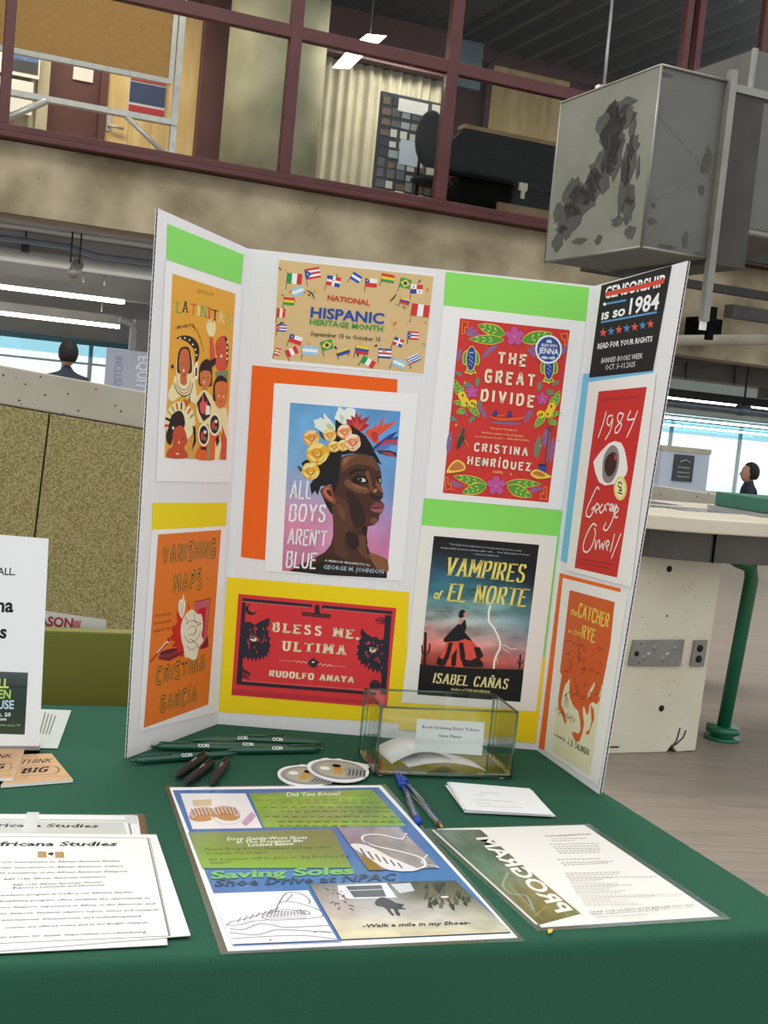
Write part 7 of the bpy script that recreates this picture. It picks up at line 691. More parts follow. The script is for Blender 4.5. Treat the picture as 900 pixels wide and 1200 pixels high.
{'name': 'card_sheet','plane': [[0.4948,-0.01325,0.74],[0.21837,-0.97587,0.0],[0.03016,0.00675,0.99952],[-0.9754,-0.21826,0.0309]],'q': [-189,5755,1926,5819,2120,2909,-59,2919],'label': 'light blue card on right wing, left of the red eye cover','cat': 'card','paper': '7cc4e2','lay': 0,'group': 'coloured backing cards on the display board','th': 3,'art': []},
{'name': 'banned_books_sign','plane': [[0.4948,-0.01325,0.74],[0.21837,-0.97587,0.0],[0.03016,0.00675,0.99952],[-0.9754,-0.21826,0.0309]],'q': [46,7067,2021,7188,1912,5788,51,5696],'label': 'black banned books week sign with a row of red and blue stars','cat': 'poster','paper': '211f20','lay': 1,'group': None,'th': 3,'art': [('T','f7f5f4','CENSORSHIP',[200,6862,1897,6924,1897,7073,200,7026], None,0.06,0),('L','d9402c',70.2,[203,6919,598,6935,1116,6954,1516,6973,1889,6998],1,0),('L','5a94c8',28.0,[255,6779,880,6797],0,0),('L','5a94c8',28.1,[197,6512,1810,6580],0,0),('E','f7f5f4',[230,6778,47,-3,7,-24]),('T','f7f5f4','ıs so',[191,6550,903,6586,903,6726,191,6696], None,0.06,0),('T','f7f5f4','1984',[1016,6590,1833,6622,1832,6832,1016,6809], None,0.05,0),('P','e8523c',[289,6428,332,6378,421,6374,360,6346,400,6296,319,6328,255,6301,266,6349,185,6383,274,6380],0),('P','4a86c0',[533,6439,575,6390,661,6386,602,6358,641,6309,562,6340,499,6314,510,6361,432,6395,518,6392],0),('P','e8523c',[770,6450,812,6402,895,6398,838,6370,876,6322,799,6353,738,6326,748,6373,672,6406,756,6404],0),('P','4a86c0',[1001,6461,1042,6413,1124,6409,1067,6382,1105,6334,1030,6364,970,6339,980,6385,906,6418,988,6415],0),('P','e8523c',[1227,6471,1267,6424,1346,6420,1291,6393,1328,6346,1254,6376,1197,6351,1206,6397,1134,6429,1214,6426],0),('P','4a86c0',[1447,6482,1486,6435,1563,6431,1510,6404,1545,6358,1474,6388,1417,6363,1427,6408,1356,6440,1434,6437],0),('P','e8523c',[1661,6492,1699,6446,1775,6441,1723,6415,1758,6369,1688,6399,1633,6374,1642,6419,1573,6450,1649,6448],0),('T','f7f5f4','READ FOR YOUR RIGHTS',[197,6118,1792,6186,1791,6259,197,6198], None,0.045,0),('T','e8e6e4','BANNED BOOKS WEEK',[384,5906,1591,5962,1591,6032,384,5981], None,0.01,0),('T','e8e6e4','OCT. 5–11,2025',[536,5806,1415,5849,1415,5920,536,5880], None,0.01,0)]},
{'name': 'book_poster','plane': [[0.4948,-0.01325,0.74],[0.21837,-0.97587,0.0],[0.03016,0.00675,0.99952],[-0.9754,-0.21826,0.0309]],'q': [67,5628,2023,5762,2171,2878,177,2808],'label': 'red cover with a large white eye and handwritten lettering','cat': 'poster','paper': 'f2efe9','lay': 2,'group': 'book cover posters on the display board','th': 3,'art': [('P','cf2f2c',[431,5494,1830,5571,1749,2946,440,2885],0),('T','8a1f20','75TH ANNIVERSARY',[571,5350,1683,5423,1683,5459,572,5389], None,0.02,0),('L','f8f4ee',24.2,[757,5210,707,5020,616,4821],1,0),('L','f8f4ee',23.8,[973,5153,848,5141,828,5052,916,5013,985,5112,965,4947,843,4804],1,0),('L','f8f4ee',23.1,[1297,5176,1177,5199,1116,5138,1183,5064,1269,5040,1218,4944,1125,4913,1105,4980,1189,5043,1257,5120,1284,5181],1,0),('L','f8f4ee',22.8,[1477,5239,1430,5174,1426,5113,1597,5126],1,0),('L','f8f4ee',22.4,[1670,5244,1580,5051,1465,4866],1,0),('P','f8f4ee',[570,4467,763,4633,963,4755,1135,4801,1326,4787,1443,4712,1550,4572,1624,4431,1593,4349,1477,4273,1245,4194,1023,4159,835,4193,692,4308],0),('P','8c8886',[1030,4725,1191,4726,1308,4638,1351,4492,1316,4341,1208,4224,1058,4201,935,4257,875,4418,884,4585],1),('P','3a2426',[1114,4640,1220,4627,1276,4554,1282,4420,1216,4333,1129,4294,1023,4319,933,4422,962,4562],1),('P','d8402f',[1189,4617,1268,4581,1260,4532,1198,4549],0),('E','f2ea9a',[1487,4161,183,16,49,-167]),('E','d8cf6a',[1487,4161,162,14,44,-149]),('E','f4eeb0',[1487,4161,140,12,40,-136]),('L','2a2a20',19.0,[1532,4218,1430,4242,1418,4187,1493,4162],1,0),('L','2a2a20',22.9,[1496,4189,1535,4130,1457,4132],0,0),('L','2a2a20',19.2,[1434,4095,1570,4088],0,0),('L','f8f4ee',24.1,[879,4086,799,4112,704,3986,582,3777,594,3680,717,3679,789,3785,789,3827,718,3777],1,0),('L','f8f4ee',24.2,[852,3778,954,3838,868,3885,820,3802,897,3749],1,0),('L','f8f4ee',23.8,[1044,3894,972,3818,1024,3762,1110,3832,1115,3893],1,0),('L','f8f4ee',23.7,[1103,3892,1176,3806],1,0),('L','f8f4ee',23.6,[1150,3891,1201,3918,1242,3895],1,0),('L','f8f4ee',23.4,[1283,3836,1347,3889,1293,3919,1269,3843,1327,3822],1,0),('L','f8f4ee',23.2,[1375,3854,1385,3915,1345,3856,1388,3828,1451,3921,1392,3699,1275,3550,1168,3559,1222,3652],1,0),('L','f8f4ee',23.1,[1435,3785,1525,3862,1448,3894,1420,3797,1480,3747,1541,3769],1,0),('L','f8f4ee',24.1,[952,3566,837,3586,706,3453,625,3273,654,3178,781,3167,900,3281,950,3455,890,3531],1,0),('L','f8f4ee',24.0,[974,3374,1014,3241,1044,3342,1100,3391],1,0),('L','f8f4ee',23.8,[1110,3378,1136,3271,1196,3348,1231,3270,1274,3399],1,0),('L','f8f4ee',23.4,[1328,3297,1397,3374,1341,3408,1316,3337,1382,3269],1,0),('L','f8f4ee',23.0,[1512,3524,1465,3262],1,0),('L','f8f4ee',22.6,[1693,3552,1517,3180],1,0),('L','a01f24',12.5,[547,3035,1651,3108],0,0),('L','a01f24',12.5,[564,2981,1474,3038],0,0)]},
{'name': 'card_sheet','plane': [[0.4948,-0.01325,0.74],[0.21837,-0.97587,0.0],[0.03016,0.00675,0.99952],[-0.9754,-0.21826,0.0309]],'q': [-32,2733,1880,2815,1688,231,69,53],'label': 'orange card on right wing, left of and above the running horse cover','cat': 'card','paper': 'ef6e22','lay': 0,'group': 'coloured backing cards on the display board','th': 3,'art': []},
{'name': 'book_poster','plane': [[0.4948,-0.01325,0.74],[0.21837,-0.97587,0.0],[0.03016,0.00675,0.99952],[-0.9754,-0.21826,0.0309]],'q': [103,2681,2095,2775,2041,105,274,71],'label': 'cream and orange cover with running horse, lowest on right wing','cat': 'poster','paper': 'f2efe6','lay': 1,'group': 'book cover posters on the display board','th': 3,'art': [('P','e8e4bc',[379,2542,1777,2610,1771,155,523,128],0),('P','d8602a',[379,2542,1777,2610,1820,2012,1766,1449,1739,1212,1660,1145,1558,1153,1474,1096,1476,956,1420,941,1345,1015,1300,1027,1301,956,1393,792,1389,673,1330,525,1222,482,1129,527,1059,579,1157,607,1261,613,1315,676,1265,804,1166,920,998,948,863,1033,800,1163,778,1304,653,1176,613,1019,615,872,764,789,867,670,814,631,679,741,554,782,500,916,497,1138,506,1288,428,1319,413,1760],0),('P','d8632b',[1498,1103,1615,1064,1664,937,1616,831,1573,690,1493,667,1489,713,1576,761,1596,895,1538,1020],0),('P','f0e8c8',[1522,1436,1446,1324,1377,1213,1410,1174,1492,1288,1545,1395],1),('P','f0e8c8',[1757,1447,1707,1319,1717,1252,1762,1379],1),('P','f4efd8',[503,1262,504,1115,491,1334],0),('T','f2dc5a','the',[508,2202,724,2209,724,2310,508,2304], None,0.01,0.1),('T','f2dc5a','CATCHER',[744,2213,1697,2233,1696,2424,745,2414],(0.2,0.12,0.2,0),0,0),('T','f2dc5a','in',[525,1936,634,1939,634,1992,525,1989], None,0.01,0),('T','f2dc5a','the',[698,1942,902,1945,902,2040,699,2038], None,0.01,0.1),('T','f2dc5a','RYE',[946,1940,1355,1955,1355,2140,946,2130],(0.2,0.12,0.2,0),0,0),('L','7a3418',10.5,[739,1951,769,2029,840,1971,887,1908],1,0),('L','7a3418',10.6,[687,1770,775,1837,889,1813,1035,1856,1119,1838],1,0),('L','7a3418',10.4,[861,1903,939,1824,910,1745,1006,1694,984,1593],1,0),('L','7a3418',10.8,[427,1714,510,1806,673,1815],1,0),('L','7a3418',10.6,[693,1576,772,1497,750,1394],1,0),('L','7a3418',10.6,[707,1531,805,1480],1,0),('L','7a3418',10.0,[1343,1863,1403,1829,1369,1775],1,0),('L','7a3418',9.9,[1437,1883,1538,1882,1624,1924,1627,1832],1,0),('L','7a3418',10.4,[957,1250,1070,1230,1041,1151,1157,1204],1,0),('L','7a3418',10.5,[899,1091,1097,1141,1264,1113,1291,1191],1,0),('L','7a3418',10.1,[1293,1522,1375,1588,1483,1567],1,0),('L','7a3418',10.7,[596,1358,735,1440],1,0),('L','7a3418',10.4,[928,1773,938,1655,1033,1605],1,0),('L','7a3418',9.9,[1575,1263,1661,1308],1,0),('L','7a3418',9.8,[1583,1729,1689,1707],1,0),('L','7a3418',7.8,[666,1349,657,1375,558,1365],1,0),('L','7a3418',7.6,[1037,1643,959,1637,967,1573],1,0),('L','7a3418',7.2,[1525,1918,1560,1920,1628,1917],1,0),('L','7a3418',7.4,[1274,1331,1259,1313,1354,1356],1,0),('L','7a3418',7.2,[1685,1352,1757,1395,1707,1296],1,0),('L','7a3418',7.3,[1412,1239,1486,1281,1364,1174],1,0),('L','7a3418',7.2,[1642,1377,1615,1374,1668,1384],1,0),('L','7a3418',7.5,[1142,1515,1200,1552,1198,1499],1,0),('L','7a3418',7.3,[1500,1912,1528,1908,1473,1969],1,0),('L','7a3418',7.8,[616,1613,662,1650,512,1612],1,0),('L','7a3418',7.5,[1209,1319,1257,1348,1292,1407],1,0),('L','7a3418',7.6,[980,1670,951,1667,976,1681],1,0),('L','7a3418',7.7,[815,1619,772,1591,797,1603],1,0),('L','7a3418',7.5,[1157,1523,1200,1528,1127,1448],1,0),('L','7a3418',7.7,[808,1681,829,1687,708,1716],1,0),('L','7a3418',7.5,[1171,1640,1101,1625,1185,1709],1,0),('L','7a3418',7.5,[1083,1786,1140,1779,1005,1827],1,0),('L','7a3418',7.2,[1599,1557,1529,1569,1682,1570],1,0),('L','7a3418',7.6,[950,1355,923,1326,968,1292],1,0),('L','7a3418',7.4,[1293,1174,1250,1162,1307,1134],1,0),('L','7a3418',7.7,[814,1108,867,1128,703,1041],1,0),('L','7a3418',7.3,[1455,1203,1475,1173,1401,1212],1,0),('L','7a3418',7.3,[1457,1377,1504,1359,1517,1366],1,0),('L','7a3418',7.2,[1555,1445,1529,1415,1501,1404],1,0),('L','7a3418',7.5,[1188,1570,1140,1529,1094,1505],1,0),('L','7a3418',7.4,[1356,1544,1379,1565,1432,1607],1,0),('L','4a4a3a',7.0,[847,751,883,764],0,0),('L','4a4a3a',6.9,[1064,735,1108,798],0,0),('L','4a4a3a',7.1,[603,739,644,766],0,0),('L','4a4a3a',7.0,[829,779,869,771],0,0),('L','4a4a3a',7.1,[735,769,754,748],0,0),('L','4a4a3a',7.0,[858,723,876,763],0,0),('L','4a4a3a',7.0,[845,779,880,821],0,0),('L','4a4a3a',6.9,[1029,759,1032,799],0,0),('L','4a4a3a',6.9,[984,727,1029,722],0,0),('L','4a4a3a',7.0,[924,736,955,782],0,0),('L','4a4a3a',7.0,[905,724,868,747],0,0),('L','4a4a3a',7.0,[941,784,950,749],0,0),('L','4a4a3a',7.1,[736,716,731,728],0,0),('L','4a4a3a',7.2,[583,715,639,764],0,0),('L','4a4a3a',7.1,[697,730,660,770],0,0),('L','4a4a3a',7.1,[700,750,727,752],0,0),('L','4a4a3a',7.1,[703,747,689,776],0,0),('L','4a4a3a',7.0,[951,778,955,819],0,0),('L','4a4a3a',6.9,[988,732,976,706],0,0),('L','4a4a3a',6.9,[1038,766,1098,737],0,0),('L','4a4a3a',7.2,[510,749,473,772],0,0),('L','4a4a3a',7.2,[509,765,539,795],0,0),('L','4a4a3a',6.9,[993,767,1043,820],0,0),('L','4a4a3a',7.0,[826,762,872,792],0,0),('L','4a4a3a',7.2,[582,740,585,714],0,0),('L','4a4a3a',7.0,[925,786,908,737],0,0),('L','4a4a3a',7.1,[696,756,685,780],0,0),('L','4a4a3a',6.9,[953,770,1000,764],0,0),('L','4a4a3a',7.0,[835,736,821,736],0,0),('L','4a4a3a',7.0,[788,779,794,734],0,0),('L','4a4a3a',7.1,[696,1040,804,872],0,0),('L','4a4a3a',7.1,[730,1073,861,863],0,0),('L','4a4a3a',7.1,[727,852,722,1046,858,960],0,0),('T','38301f','a novel by',[533,385,910,396,910,439,533,429], None,0,0.2),('T','38301f','J. D. SALINGER',[983,388,1661,419,1660,498,983,470],(0.15,0.1,0.1,0),0,0)]},
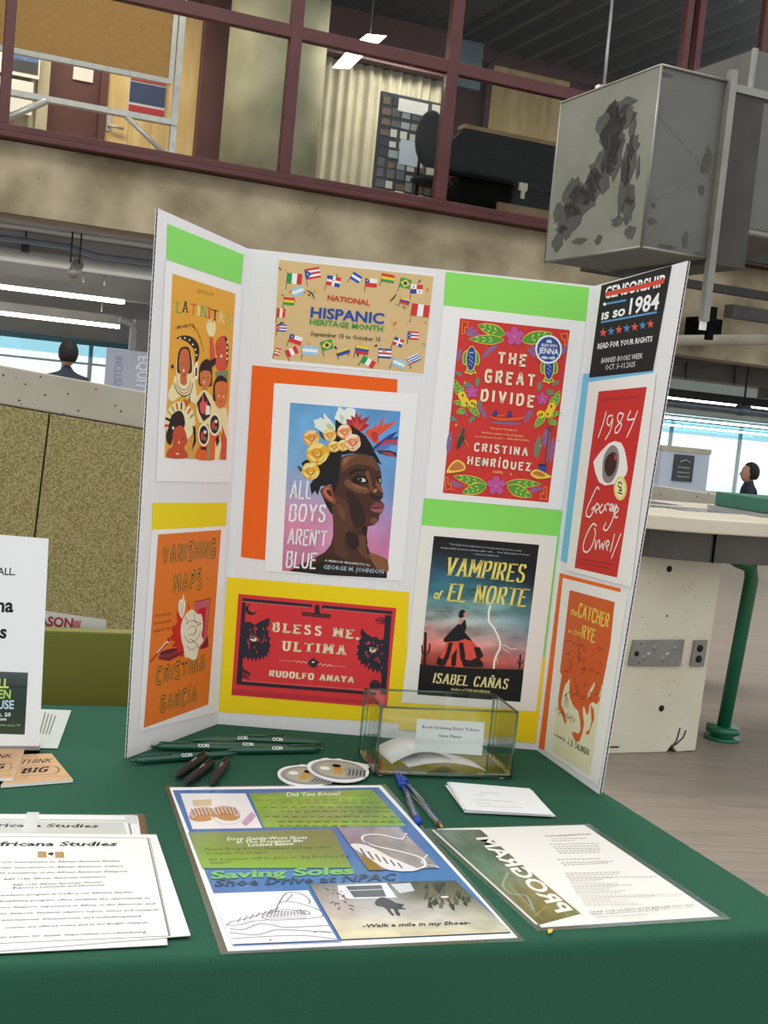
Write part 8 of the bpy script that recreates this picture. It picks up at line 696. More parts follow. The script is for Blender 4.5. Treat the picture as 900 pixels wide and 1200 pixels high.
{'name': 'shoe_drive_poster','plane': [[0.0,0.0,0.74],[1.0,0.0,0.0],[0.0,1.0,0.0],[0.0,0.0,1.0]],'q': [-312,-3185,2383,-2480,3375,-6941,645,-7594],'label': 'large laminated blue and green shoe drive poster lying near the table edge','cat': 'poster','paper': 'f2f1ee','lay': 2,'group': None,'th': 3,'art': [('P','4377b0',[-263,-3287,2343,-2584,3324,-6857,694,-7475],0),('P','f1ece8',[-160,-3385,631,-3210,868,-4404,89,-4597],0),('E','b98a78',[169,-4121,155,73,22,-208]),('E','d8b8a4',[162,-4035,151,72,22,-211]),('E','c89058',[187,-4203,112,53,13,-124]),('L','8a5a40',12.7,[17,-3903,73,-4140],1,0),('L','8a5a40',12.7,[61,-3894,116,-4131],1,0),('L','8a5a40',12.7,[104,-3884,159,-4123],1,0),('L','8a5a40',12.8,[148,-3875,202,-4114],1,0),('L','8a5a40',12.8,[192,-3866,245,-4105],1,0),('L','8a5a40',12.8,[236,-3857,288,-4096],1,0),('E','b98a78',[442,-4028,161,-34,1,-213]),('E','d8b8a4',[438,-3941,157,-33,2,-216]),('E','c89058',[459,-4112,117,-24,1,-127]),('L','8a5a40',12.9,[294,-3807,346,-4048],1,0),('L','8a5a40',12.9,[338,-3798,389,-4039],1,0),('L','8a5a40',12.9,[382,-3789,433,-4030],1,0),('L','8a5a40',12.9,[426,-3779,476,-4021],1,0),('L','8a5a40',12.9,[471,-3770,520,-4012],1,0),('L','8a5a40',13.0,[515,-3761,564,-4004],1,0),('P','d9c39a',[6,-3609,225,-3522,248,-3749,36,-3831],0),('L','e8ded6',33.1,[267,-4151,413,-4369,577,-4288,732,-3910],1,0),('P','c9a4bc',[625,-4292,731,-3873,785,-4009,742,-4212,677,-4386],0),('P','7da24a',[678,-3208,2245,-2693,2578,-4005,887,-4393],0),('G',[678,-3208,2245,-2693,2578,-4005,887,-4393],[['7fa050','7aa648','8bb256','86ae52'],['84b23e','8fb84a','98bc5c','7fa84a'],['7aa04a','8a9f5a','93a66a','84a24c'],['88b048','8cb444','93b64c','7fae44']],0.25,(5,5)),('T','eef2ea','Did You Know?',[1145,-3219,1827,-3021,1830,-2870,1142,-3073], None,0.03,0),('L','4a6430',17.9,[768,-3444,857,-3422],0,0),('L','4a6430',17.9,[892,-3418,989,-3394],0,0),('L','4a6430',18.0,[1025,-3389,1097,-3370],0,0),('L','4a6430',18.1,[1133,-3366,1218,-3344],0,0),('L','4a6430',18.1,[1254,-3340,1311,-3324],0,0),('L','4a6430',18.2,[1348,-3320,1441,-3296],0,0),('L','4a6430',18.3,[1478,-3291,1554,-3272],0,0),('L','4a6430',18.3,[1590,-3267,1653,-3250],0,0),('L','4a6430',18.4,[1690,-3246,1782,-3223],0,0),('L','4a6430',18.4,[1819,-3218,1920,-3193],0,0),('L','4a6430',18.5,[1957,-3188,2032,-3169],0,0),('L','4a6430',18.6,[2069,-3164,2158,-3142],0,0),('L','4a6430',17.8,[948,-3500,1029,-3479],0,0),('L','4a6430',17.9,[1065,-3475,1144,-3455],0,0),('L','4a6430',17.9,[1180,-3450,1239,-3435],0,0),('L','4a6430',18.0,[1275,-3430,1344,-3412],0,0),('L','4a6430',18.0,[1380,-3408,1445,-3391],0,0),('L','4a6430',18.1,[1481,-3386,1549,-3368],0,0),('L','4a6430',18.1,[1585,-3364,1674,-3342],0,0),('L','4a6430',18.2,[1711,-3337,1789,-3317],0,0),('L','4a6430',18.3,[1826,-3312,1910,-3291],0,0),('L','4a6430',18.3,[1947,-3286,2029,-3266],0,0),('L','4a6430',18.4,[2066,-3261,2128,-3245],0,0),('L','4a6430',18.5,[2165,-3240,2237,-3221],0,0),('L','4a6430',18.5,[2274,-3217,2341,-3199],0,0),('L','4a6430',17.4,[851,-3698,911,-3682],0,0),('L','4a6430',17.5,[946,-3678,1034,-3656],0,0),('L','4a6430',17.6,[1069,-3652,1165,-3629],0,0),('L','4a6430',17.6,[1201,-3624,1272,-3606],0,0),('L','4a6430',17.7,[1307,-3602,1391,-3581],0,0),('L','4a6430',17.7,[1427,-3577,1483,-3562],0,0),('L','4a6430',17.8,[1519,-3557,1612,-3535],0,0),('L','4a6430',17.9,[1648,-3530,1723,-3511],0,0),('L','4a6430',17.9,[1759,-3507,1821,-3491],0,0),('L','4a6430',18.0,[1858,-3486,1949,-3464],0,0),('L','4a6430',18.0,[1985,-3459,2085,-3435],0,0),('L','4a6430',18.1,[2122,-3431,2196,-3412],0,0),('L','4a6430',18.2,[2232,-3408,2320,-3386],0,0),('L','4a6430',18.2,[2357,-3381,2415,-3366],0,0),('L','4a6430',17.3,[1053,-3806,1111,-3792],0,0),('L','4a6430',17.3,[1146,-3787,1213,-3770],0,0),('L','4a6430',17.4,[1248,-3766,1311,-3750],0,0),('L','4a6430',17.4,[1347,-3746,1412,-3729],0,0),('L','4a6430',17.5,[1448,-3725,1534,-3704],0,0),('L','4a6430',17.5,[1570,-3700,1646,-3681],0,0),('L','4a6430',17.6,[1682,-3676,1764,-3656],0,0),('L','4a6430',17.7,[1800,-3652,1880,-3632],0,0),('L','4a6430',17.7,[1916,-3628,1975,-3613],0,0),('L','4a6430',17.8,[2011,-3608,2081,-3591],0,0),('L','4a6430',17.8,[2118,-3586,2183,-3569],0,0),('L','4a6430',17.9,[2219,-3565,2287,-3548],0,0),('L','4a6430',17.9,[2324,-3543,2413,-3522],0,0),('L','4a6430',16.9,[884,-4026,947,-4010],0,0),('L','4a6430',16.9,[982,-4006,1065,-3986],0,0),('L','4a6430',17.0,[1100,-3982,1174,-3964],0,0),('L','4a6430',17.0,[1208,-3960,1288,-3941],0,0),('L','4a6430',17.1,[1323,-3936,1400,-3918],0,0),('L','4a6430',17.1,[1435,-3914,1492,-3899],0,0),('L','4a6430',17.2,[1528,-3895,1595,-3878],0,0),('L','4a6430',17.2,[1631,-3874,1694,-3858],0,0),('L','4a6430',17.3,[1729,-3854,1795,-3837],0,0),('L','4a6430',17.3,[1830,-3833,1917,-3813],0,0),('L','4a6430',17.4,[1953,-3808,2029,-3790],0,0),('L','4a6430',17.5,[2065,-3785,2147,-3766],0,0),('L','4a6430',17.5,[2183,-3761,2263,-3742],0,0),('L','4a6430',17.6,[2299,-3738,2359,-3723],0,0),('L','4a6430',17.6,[2395,-3718,2466,-3701],0,0),('L','4a6430',16.6,[1033,-4175,1126,-4154],0,0),('L','4a6430',16.7,[1160,-4150,1228,-4133],0,0),('L','4a6430',16.7,[1262,-4129,1344,-4110],0,0),('L','4a6430',16.8,[1378,-4106,1432,-4093],0,0),('L','4a6430',16.8,[1467,-4089,1556,-4068],0,0),('L','4a6430',16.9,[1591,-4064,1663,-4047],0,0),('L','4a6430',17.0,[1698,-4043,1758,-4028],0,0),('L','4a6430',17.0,[1793,-4024,1881,-4003],0,0),('L','4a6430',17.1,[1916,-3999,2012,-3977],0,0),('L','4a6430',17.1,[2047,-3973,2118,-3956],0,0),('L','4a6430',17.2,[2153,-3951,2237,-3932],0,0),('L','4a6430',17.2,[2273,-3928,2329,-3913],0,0),('L','4a6430',17.3,[2365,-3909,2457,-3888],0,0),('L','4a6430',17.4,[2493,-3884,2568,-3866],0,0),('L','4a6430',16.4,[1059,-4311,1114,-4297],0,0),('L','4a6430',16.4,[1148,-4293,1214,-4278],0,0),('L','4a6430',16.5,[1248,-4274,1308,-4259],0,0),('L','4a6430',16.5,[1342,-4255,1406,-4240],0,0),('L','4a6430',16.6,[1440,-4236,1523,-4217],0,0),('L','4a6430',16.6,[1558,-4213,1631,-4195],0,0),('L','4a6430',16.7,[1666,-4191,1745,-4173],0,0),('L','4a6430',16.7,[1780,-4169,1857,-4151],0,0),('G',[51,-4731,1680,-4294,1852,-5462,281,-5743],[['8a9a60','7f8f5a','7c7f50'],['7fa04a','7a9048','788850'],['86b040','7fae3c','7c9a48']]),('T','eef2ea','Drop Gently-Worn Shoes',[494,-4895,1381,-4676,1384,-4583,491,-4805], None,0.03,0),('T','eef2ea','In The Donation Bin',[603,-4965,1333,-4784,1335,-4698,601,-4882], None,0.03,0),('T','eef2ea','Located Below',[729,-5030,1232,-4899,1234,-4815,727,-4948], None,0.03,0),('T','3d4a26','Please Bring Boots, Sneakers and any other',[276,-5243,1645,-4919,1649,-4842,272,-5170], None,0.01,0),('T','3d4a26','footwear for all ages.',[297,-5361,945,-5202,947,-5128,296,-5289], None,0.01,0),('T','3d4a26','All donations will be given to "Big Brothers Big',[331,-5527,1833,-5154,1837,-5079,327,-5457], None,0.01,0),('T','3d4a26','Sisters"',[355,-5616,573,-5554,574,-5485,354,-5547], None,0.01,0),('T','74b868','Saving Soles',[385,-6002,1866,-5621,1878,-5422,374,-5817], None,0.09,0),('T','2d4f66','Shoe Drive at NPAC',[439,-6186,2313,-5717,2327,-5532,426,-6017], None,0.05,0.15),('P','f2eeee',[416,-6376,1375,-6141,1634,-7249,670,-7470],0),('L','3a62a8',13.9,[682,-7494,1668,-7275],0,0),('L','6d6670',11.7,[598,-7083,661,-6983,775,-6920,889,-6810,1046,-6667,1084,-6514,1166,-6451,1289,-6483,1471,-6603,1508,-6742,1407,-6805,1267,-6849,1010,-6909,930,-6837,1047,-6715,1167,-6639,1328,-6673],1,0),('L','6d6670',12.7,[1084,-6514,1154,-6249,1290,-6238,1382,-6367,1381,-6478],1,0),('L','6d6670',9.6,[1155,-6453,1217,-6265],1,0),('L','6d6670',11.7,[598,-7083,741,-7049,835,-6958,971,-6924],1,0),('L','6d6670',7.6,[970,-6859,1006,-6683],0,0),('L','6d6670',7.6,[1003,-6847,1034,-6681],0,0),('L','6d6670',7.6,[1037,-6835,1062,-6680],0,0),('L','6d6670',7.6,[1070,-6823,1090,-6679],0,0),('L','6d6670',7.7,[1104,-6811,1118,-6677],0,0),('L','6d6670',7.7,[1137,-6799,1147,-6676],0,0),('L','6d6670',7.7,[1171,-6787,1175,-6675],0,0),('L','6d6670',7.7,[1205,-6775,1203,-6673],0,0),('L','6d6670',7.7,[1239,-6763,1231,-6672],0,0),('L','6d6670',7.7,[1273,-6751,1259,-6671],0,0),('L','6d6670',7.7,[1307,-6738,1288,-6669],0,0),('L','6d6670',7.8,[1341,-6726,1316,-6668],0,0),('L','6d6670',6.0,[971,-6896,1347,-6813],0,0),('L','6d6670',6.1,[970,-6859,1347,-6771],0,0),('L','6d6670',6.1,[969,-6822,1347,-6728],0,0),('L','6d6670',6.1,[968,-6784,1348,-6684],0,0),('L','6d6670',6.2,[967,-6746,1348,-6641],0,0),('L','6d6670',8.9,[701,-7009,731,-6894],0,0),('L','6d6670',9.0,[757,-6960,788,-6848],0,0),('L','6d6670',9.0,[814,-6910,846,-6802],0,0),('L','6d6670',9.1,[871,-6860,904,-6755],0,0),('L','6d6670',9.2,[929,-6809,963,-6708],0,0),('L','6d6670',9.2,[988,-6757,1022,-6661],0,0),('L','6d6670',9.3,[1047,-6705,1082,-6613],0,0),('L','6d6670',10.2,[640,-7154,765,-7149,895,-7018,1012,-7010,1168,-7047,1582,-6942],1,0),('L','6d6670',10.1,[639,-7233,864,-7255,977,-7186,1072,-7119,1285,-7098,1577,-7102],1,0),('L','6d6670',8.5,[660,-7361,1017,-7260,1323,-7204,1631,-7236],1,0),('L','33304a',14.3,[1003,-7331,1028,-7345],0,0),('L','6d6670',8.8,[1411,-7125,1480,-7093,1597,-7099],1,0),('L','6d6670',9.4,[1268,-6634,1368,-6667,1378,-6723,1287,-6708],1,0),('G',[1736,-4227,2478,-4081,2818,-5296,2029,-5502],[['9a8fa0','a0949c','a8a0a4'],['8a8288','97908c','a29c9a'],['8a7a5a','a8a098','8f8886']],0.25,(6,6)),('P','e9e4e2',[1862,-4783,2052,-4761,2309,-5094,2579,-5396,2256,-5463,2052,-5140],1),('P','8f7030',[1962,-5094,2071,-5197,2188,-5475,2029,-5502],0),('L','6a6468',23.3,[1974,-4872,2028,-5144],0,0),('L','6a6468',23.2,[2054,-4946,2103,-5191],0,0),('L','6a6468',23.0,[2133,-5020,2178,-5239],0,0),('L','6a6468',22.8,[2212,-5093,2252,-5286],0,0),('L','6a6468',22.6,[2289,-5165,2326,-5333],0,0),('L','6a6468',22.5,[2366,-5236,2399,-5380],0,0),('L','f0eeee',29.2,[2547,-4279,2480,-4483,2244,-4392,2072,-4425,2015,-4570,2123,-4748,2420,-4886,2640,-5035,2660,-5276,2508,-5420],1,0),('L','8a8488',16.6,[2544,-4314,2481,-4516,2241,-4433,2082,-4464,2034,-4580,2126,-4786,2416,-4931],1,0),('L','dcd8da',23.4,[2727,-4926,2635,-5190,2777,-5255,2805,-5310],1,0),('G',[1388,-5979,2945,-5635,3332,-6847,1669,-7239],[['6d7672','8a9294','4a5040','3f4436'],['a59a90','b8b6b4','6a6a58','5a5e4a'],['b9aea4','b8b4b0','b4b0a8','8a8874'],['d9cfae','d0c8b4','c8c4b4','b8b4a0'],['e0d4ac','dcd0a8','d8cca8','cfc8a8']],0.2,(7,9)),('P','e6e8ea',[1677,-5975,2194,-5825,2273,-6188,1685,-6320],0),('P','5a6266',[1762,-5983,2135,-5890,2167,-6183,1835,-6256],0),('L','c8ccd0',20.2,[1757,-6101,2149,-5996],0,0),('P','cfd4d6',[2236,-5851,2450,-5783,2474,-5987,2315,-6076],0),('P','2f3428',[2794,-6119,2818,-6094,2809,-6235,2781,-6175],0),('P','54583f',[2596,-5952,2635,-5924,2595,-6087,2581,-6033],0),('P','2f3428',[2734,-5890,2773,-5862,2741,-6013,2712,-6021],0),('P','2f3428',[2640,-6198,2671,-6172,2639,-6337,2621,-6304],0),('P','3c4232',[2702,-5862,2741,-5834,2722,-6000,2687,-5938],0),('P','54583f',[2866,-6083,2895,-6057,2871,-6202,2849,-6157],0),('P','3c4232',[2577,-6045,2618,-6017,2591,-6155,2559,-6150],0),('P','2f3428',[2726,-6184,2757,-6159,2746,-6288,2706,-6292],0),('P','3c4232',[2664,-5993,2693,-5967,2689,-6097,2651,-6050],0),('P','2f3428',[2798,-5731,2834,-5702,2820,-5812,2784,-5796],0),('P','2f3428',[2598,-5836,2640,-5807,2625,-5921,2584,-5902],0),('P','6a6448',[2899,-5890,2942,-5861,2897,-6065,2874,-6029],0),('P','2f3428',[2928,-5971,2960,-5944,2941,-6138,2904,-6103],0),('P','6a6448',[2608,-6243,2633,-6218,2610,-6387,2587,-6369],0),('P','54583f',[2835,-5762,2862,-5735,2844,-5867,2810,-5908],0),('P','6a6448',[2773,-6047,2795,-6022,2795,-6184,2758,-6116],0),('P','3c4232',[2750,-5752,2780,-5725,2750,-5927,2727,-5894],0),('P','6a6448',[2677,-6048,2699,-6023,2671,-6223,2658,-6155],0),('P','2f3428',[2605,-6139,2646,-6112,2611,-6283,2584,-6264],0),('P','2f3428',[2959,-6170,3001,-6142,2977,-6314,2940,-6258],0),('P','6a6448',[2657,-5979,2704,-5951,2668,-6127,2637,-6101],0),('P','2f3428',[2821,-6272,2849,-6248,2836,-6438,2799,-6390],0),('P','54583f',[2779,-5885,2822,-5856,2771,-6061,2761,-5977],0),('P','6a6448',[2958,-6100,2988,-6074,2966,-6227,2943,-6163],0),('P','54583f',[2642,-6273,2674,-6248,2651,-6345,2627,-6347],0),('P','2f3428',[2662,-6180,2687,-6156,2689,-6300,2640,-6312],0),('P','2f3428',[2770,-5760,2798,-5733,2786,-5849,2745,-5917],0),('P','54583f',[2723,-6079,2763,-6052,2731,-6216,2708,-6149],0),('P','6a6448',[2608,-6197,2631,-6173,2611,-6293,2595,-6252],0),('P','3c4232',[2598,-6276,2623,-6252,2614,-6425,2580,-6383],0),('P','3c4232',[2914,-5923,2941,-5897,2935,-6034,2890,-6055],0),('P','2f3428',[2961,-6052,2990,-6026,2962,-6223,2943,-6133],0),('P','6a6448',[2812,-6063,2843,-6037,2832,-6144,2792,-6166],0),('P','54583f',[2986,-6079,3022,-6052,3002,-6216,2966,-6178],0),('P','3c4232',[3006,-6068,3049,-6040,3024,-6205,2987,-6156],0),('P','54583f',[2567,-6076,2616,-6047,2576,-6175,2545,-6217],0),('P','3c4232',[2703,-5764,2753,-5734,2719,-5925,2689,-5831],0),('P','6a6448',[2702,-6246,2749,-6218,2716,-6395,2679,-6382],0),('P','2f3428',[2584,-6267,2633,-6239,2584,-6393,2563,-6399],0),('P','2f3428',[2808,-6220,2832,-6195,2806,-6354,2789,-6319],0),('P','54583f',[2870,-6152,2909,-6126,2894,-6285,2849,-6261],0),('L','8a5048',13.3,[1702,-6226,1745,-6212],0,0),('L','8a5048',12.9,[1640,-6424,1636,-6490],0,0),('L','7a3f3c',13.2,[1675,-6275,1682,-6284],0,0),('L','7a3f3c',13.1,[1735,-6306,1778,-6317],0,0),('L','7a3f3c',12.8,[1679,-6521,1661,-6584],0,0),('L','8a5048',13.4,[1725,-6130,1691,-6137],0,0),('L','4a4440',13.0,[1628,-6400,1589,-6440],0,0),('L','8a5048',12.9,[1652,-6443,1660,-6446],0,0),('L','4a4440',12.9,[1641,-6438,1653,-6425],0,0),('L','4a4440',12.8,[1775,-6531,1816,-6573],0,0),('L','7a3f3c',13.4,[1585,-6121,1545,-6061],0,0),('L','7a3f3c',12.9,[1770,-6450,1821,-6487],0,0),('L','8a5048',13.3,[1661,-6167,1700,-6217],0,0),('L','7a3f3c',13.3,[1631,-6188,1623,-6174],0,0),('L','4a4440',12.9,[1667,-6424,1674,-6456],0,0),('L','7a3f3c',13.2,[1737,-6284,1725,-6217],0,0),('L','7a3f3c',13.0,[1751,-6413,1726,-6364],0,0),('L','7a3f3c',13.2,[1702,-6254,1748,-6284],0,0),('L','4a4440',13.5,[1631,-6092,1640,-6116],0,0),('P','3e434a',[2039,-6342,2112,-6213,2203,-6266,2254,-6335,2331,-6363,2294,-6429,2346,-6471,2258,-6485,2271,-6620,2230,-6616,2212,-6482,2178,-6497,2208,-6629,2180,-6624,2125,-6455,2055,-6426],1),('E','d8c048',[2772,-6105,44,7,-3,-27]),('E','e8e4dc',[2771,-6110,44,7,-3,-21]),('T','3a3428','-Walk a mile in my Shoes-',[1883,-6959,2951,-6732,2955,-6657,1879,-6888], None,0.05,0.2)],'laminate': 60},
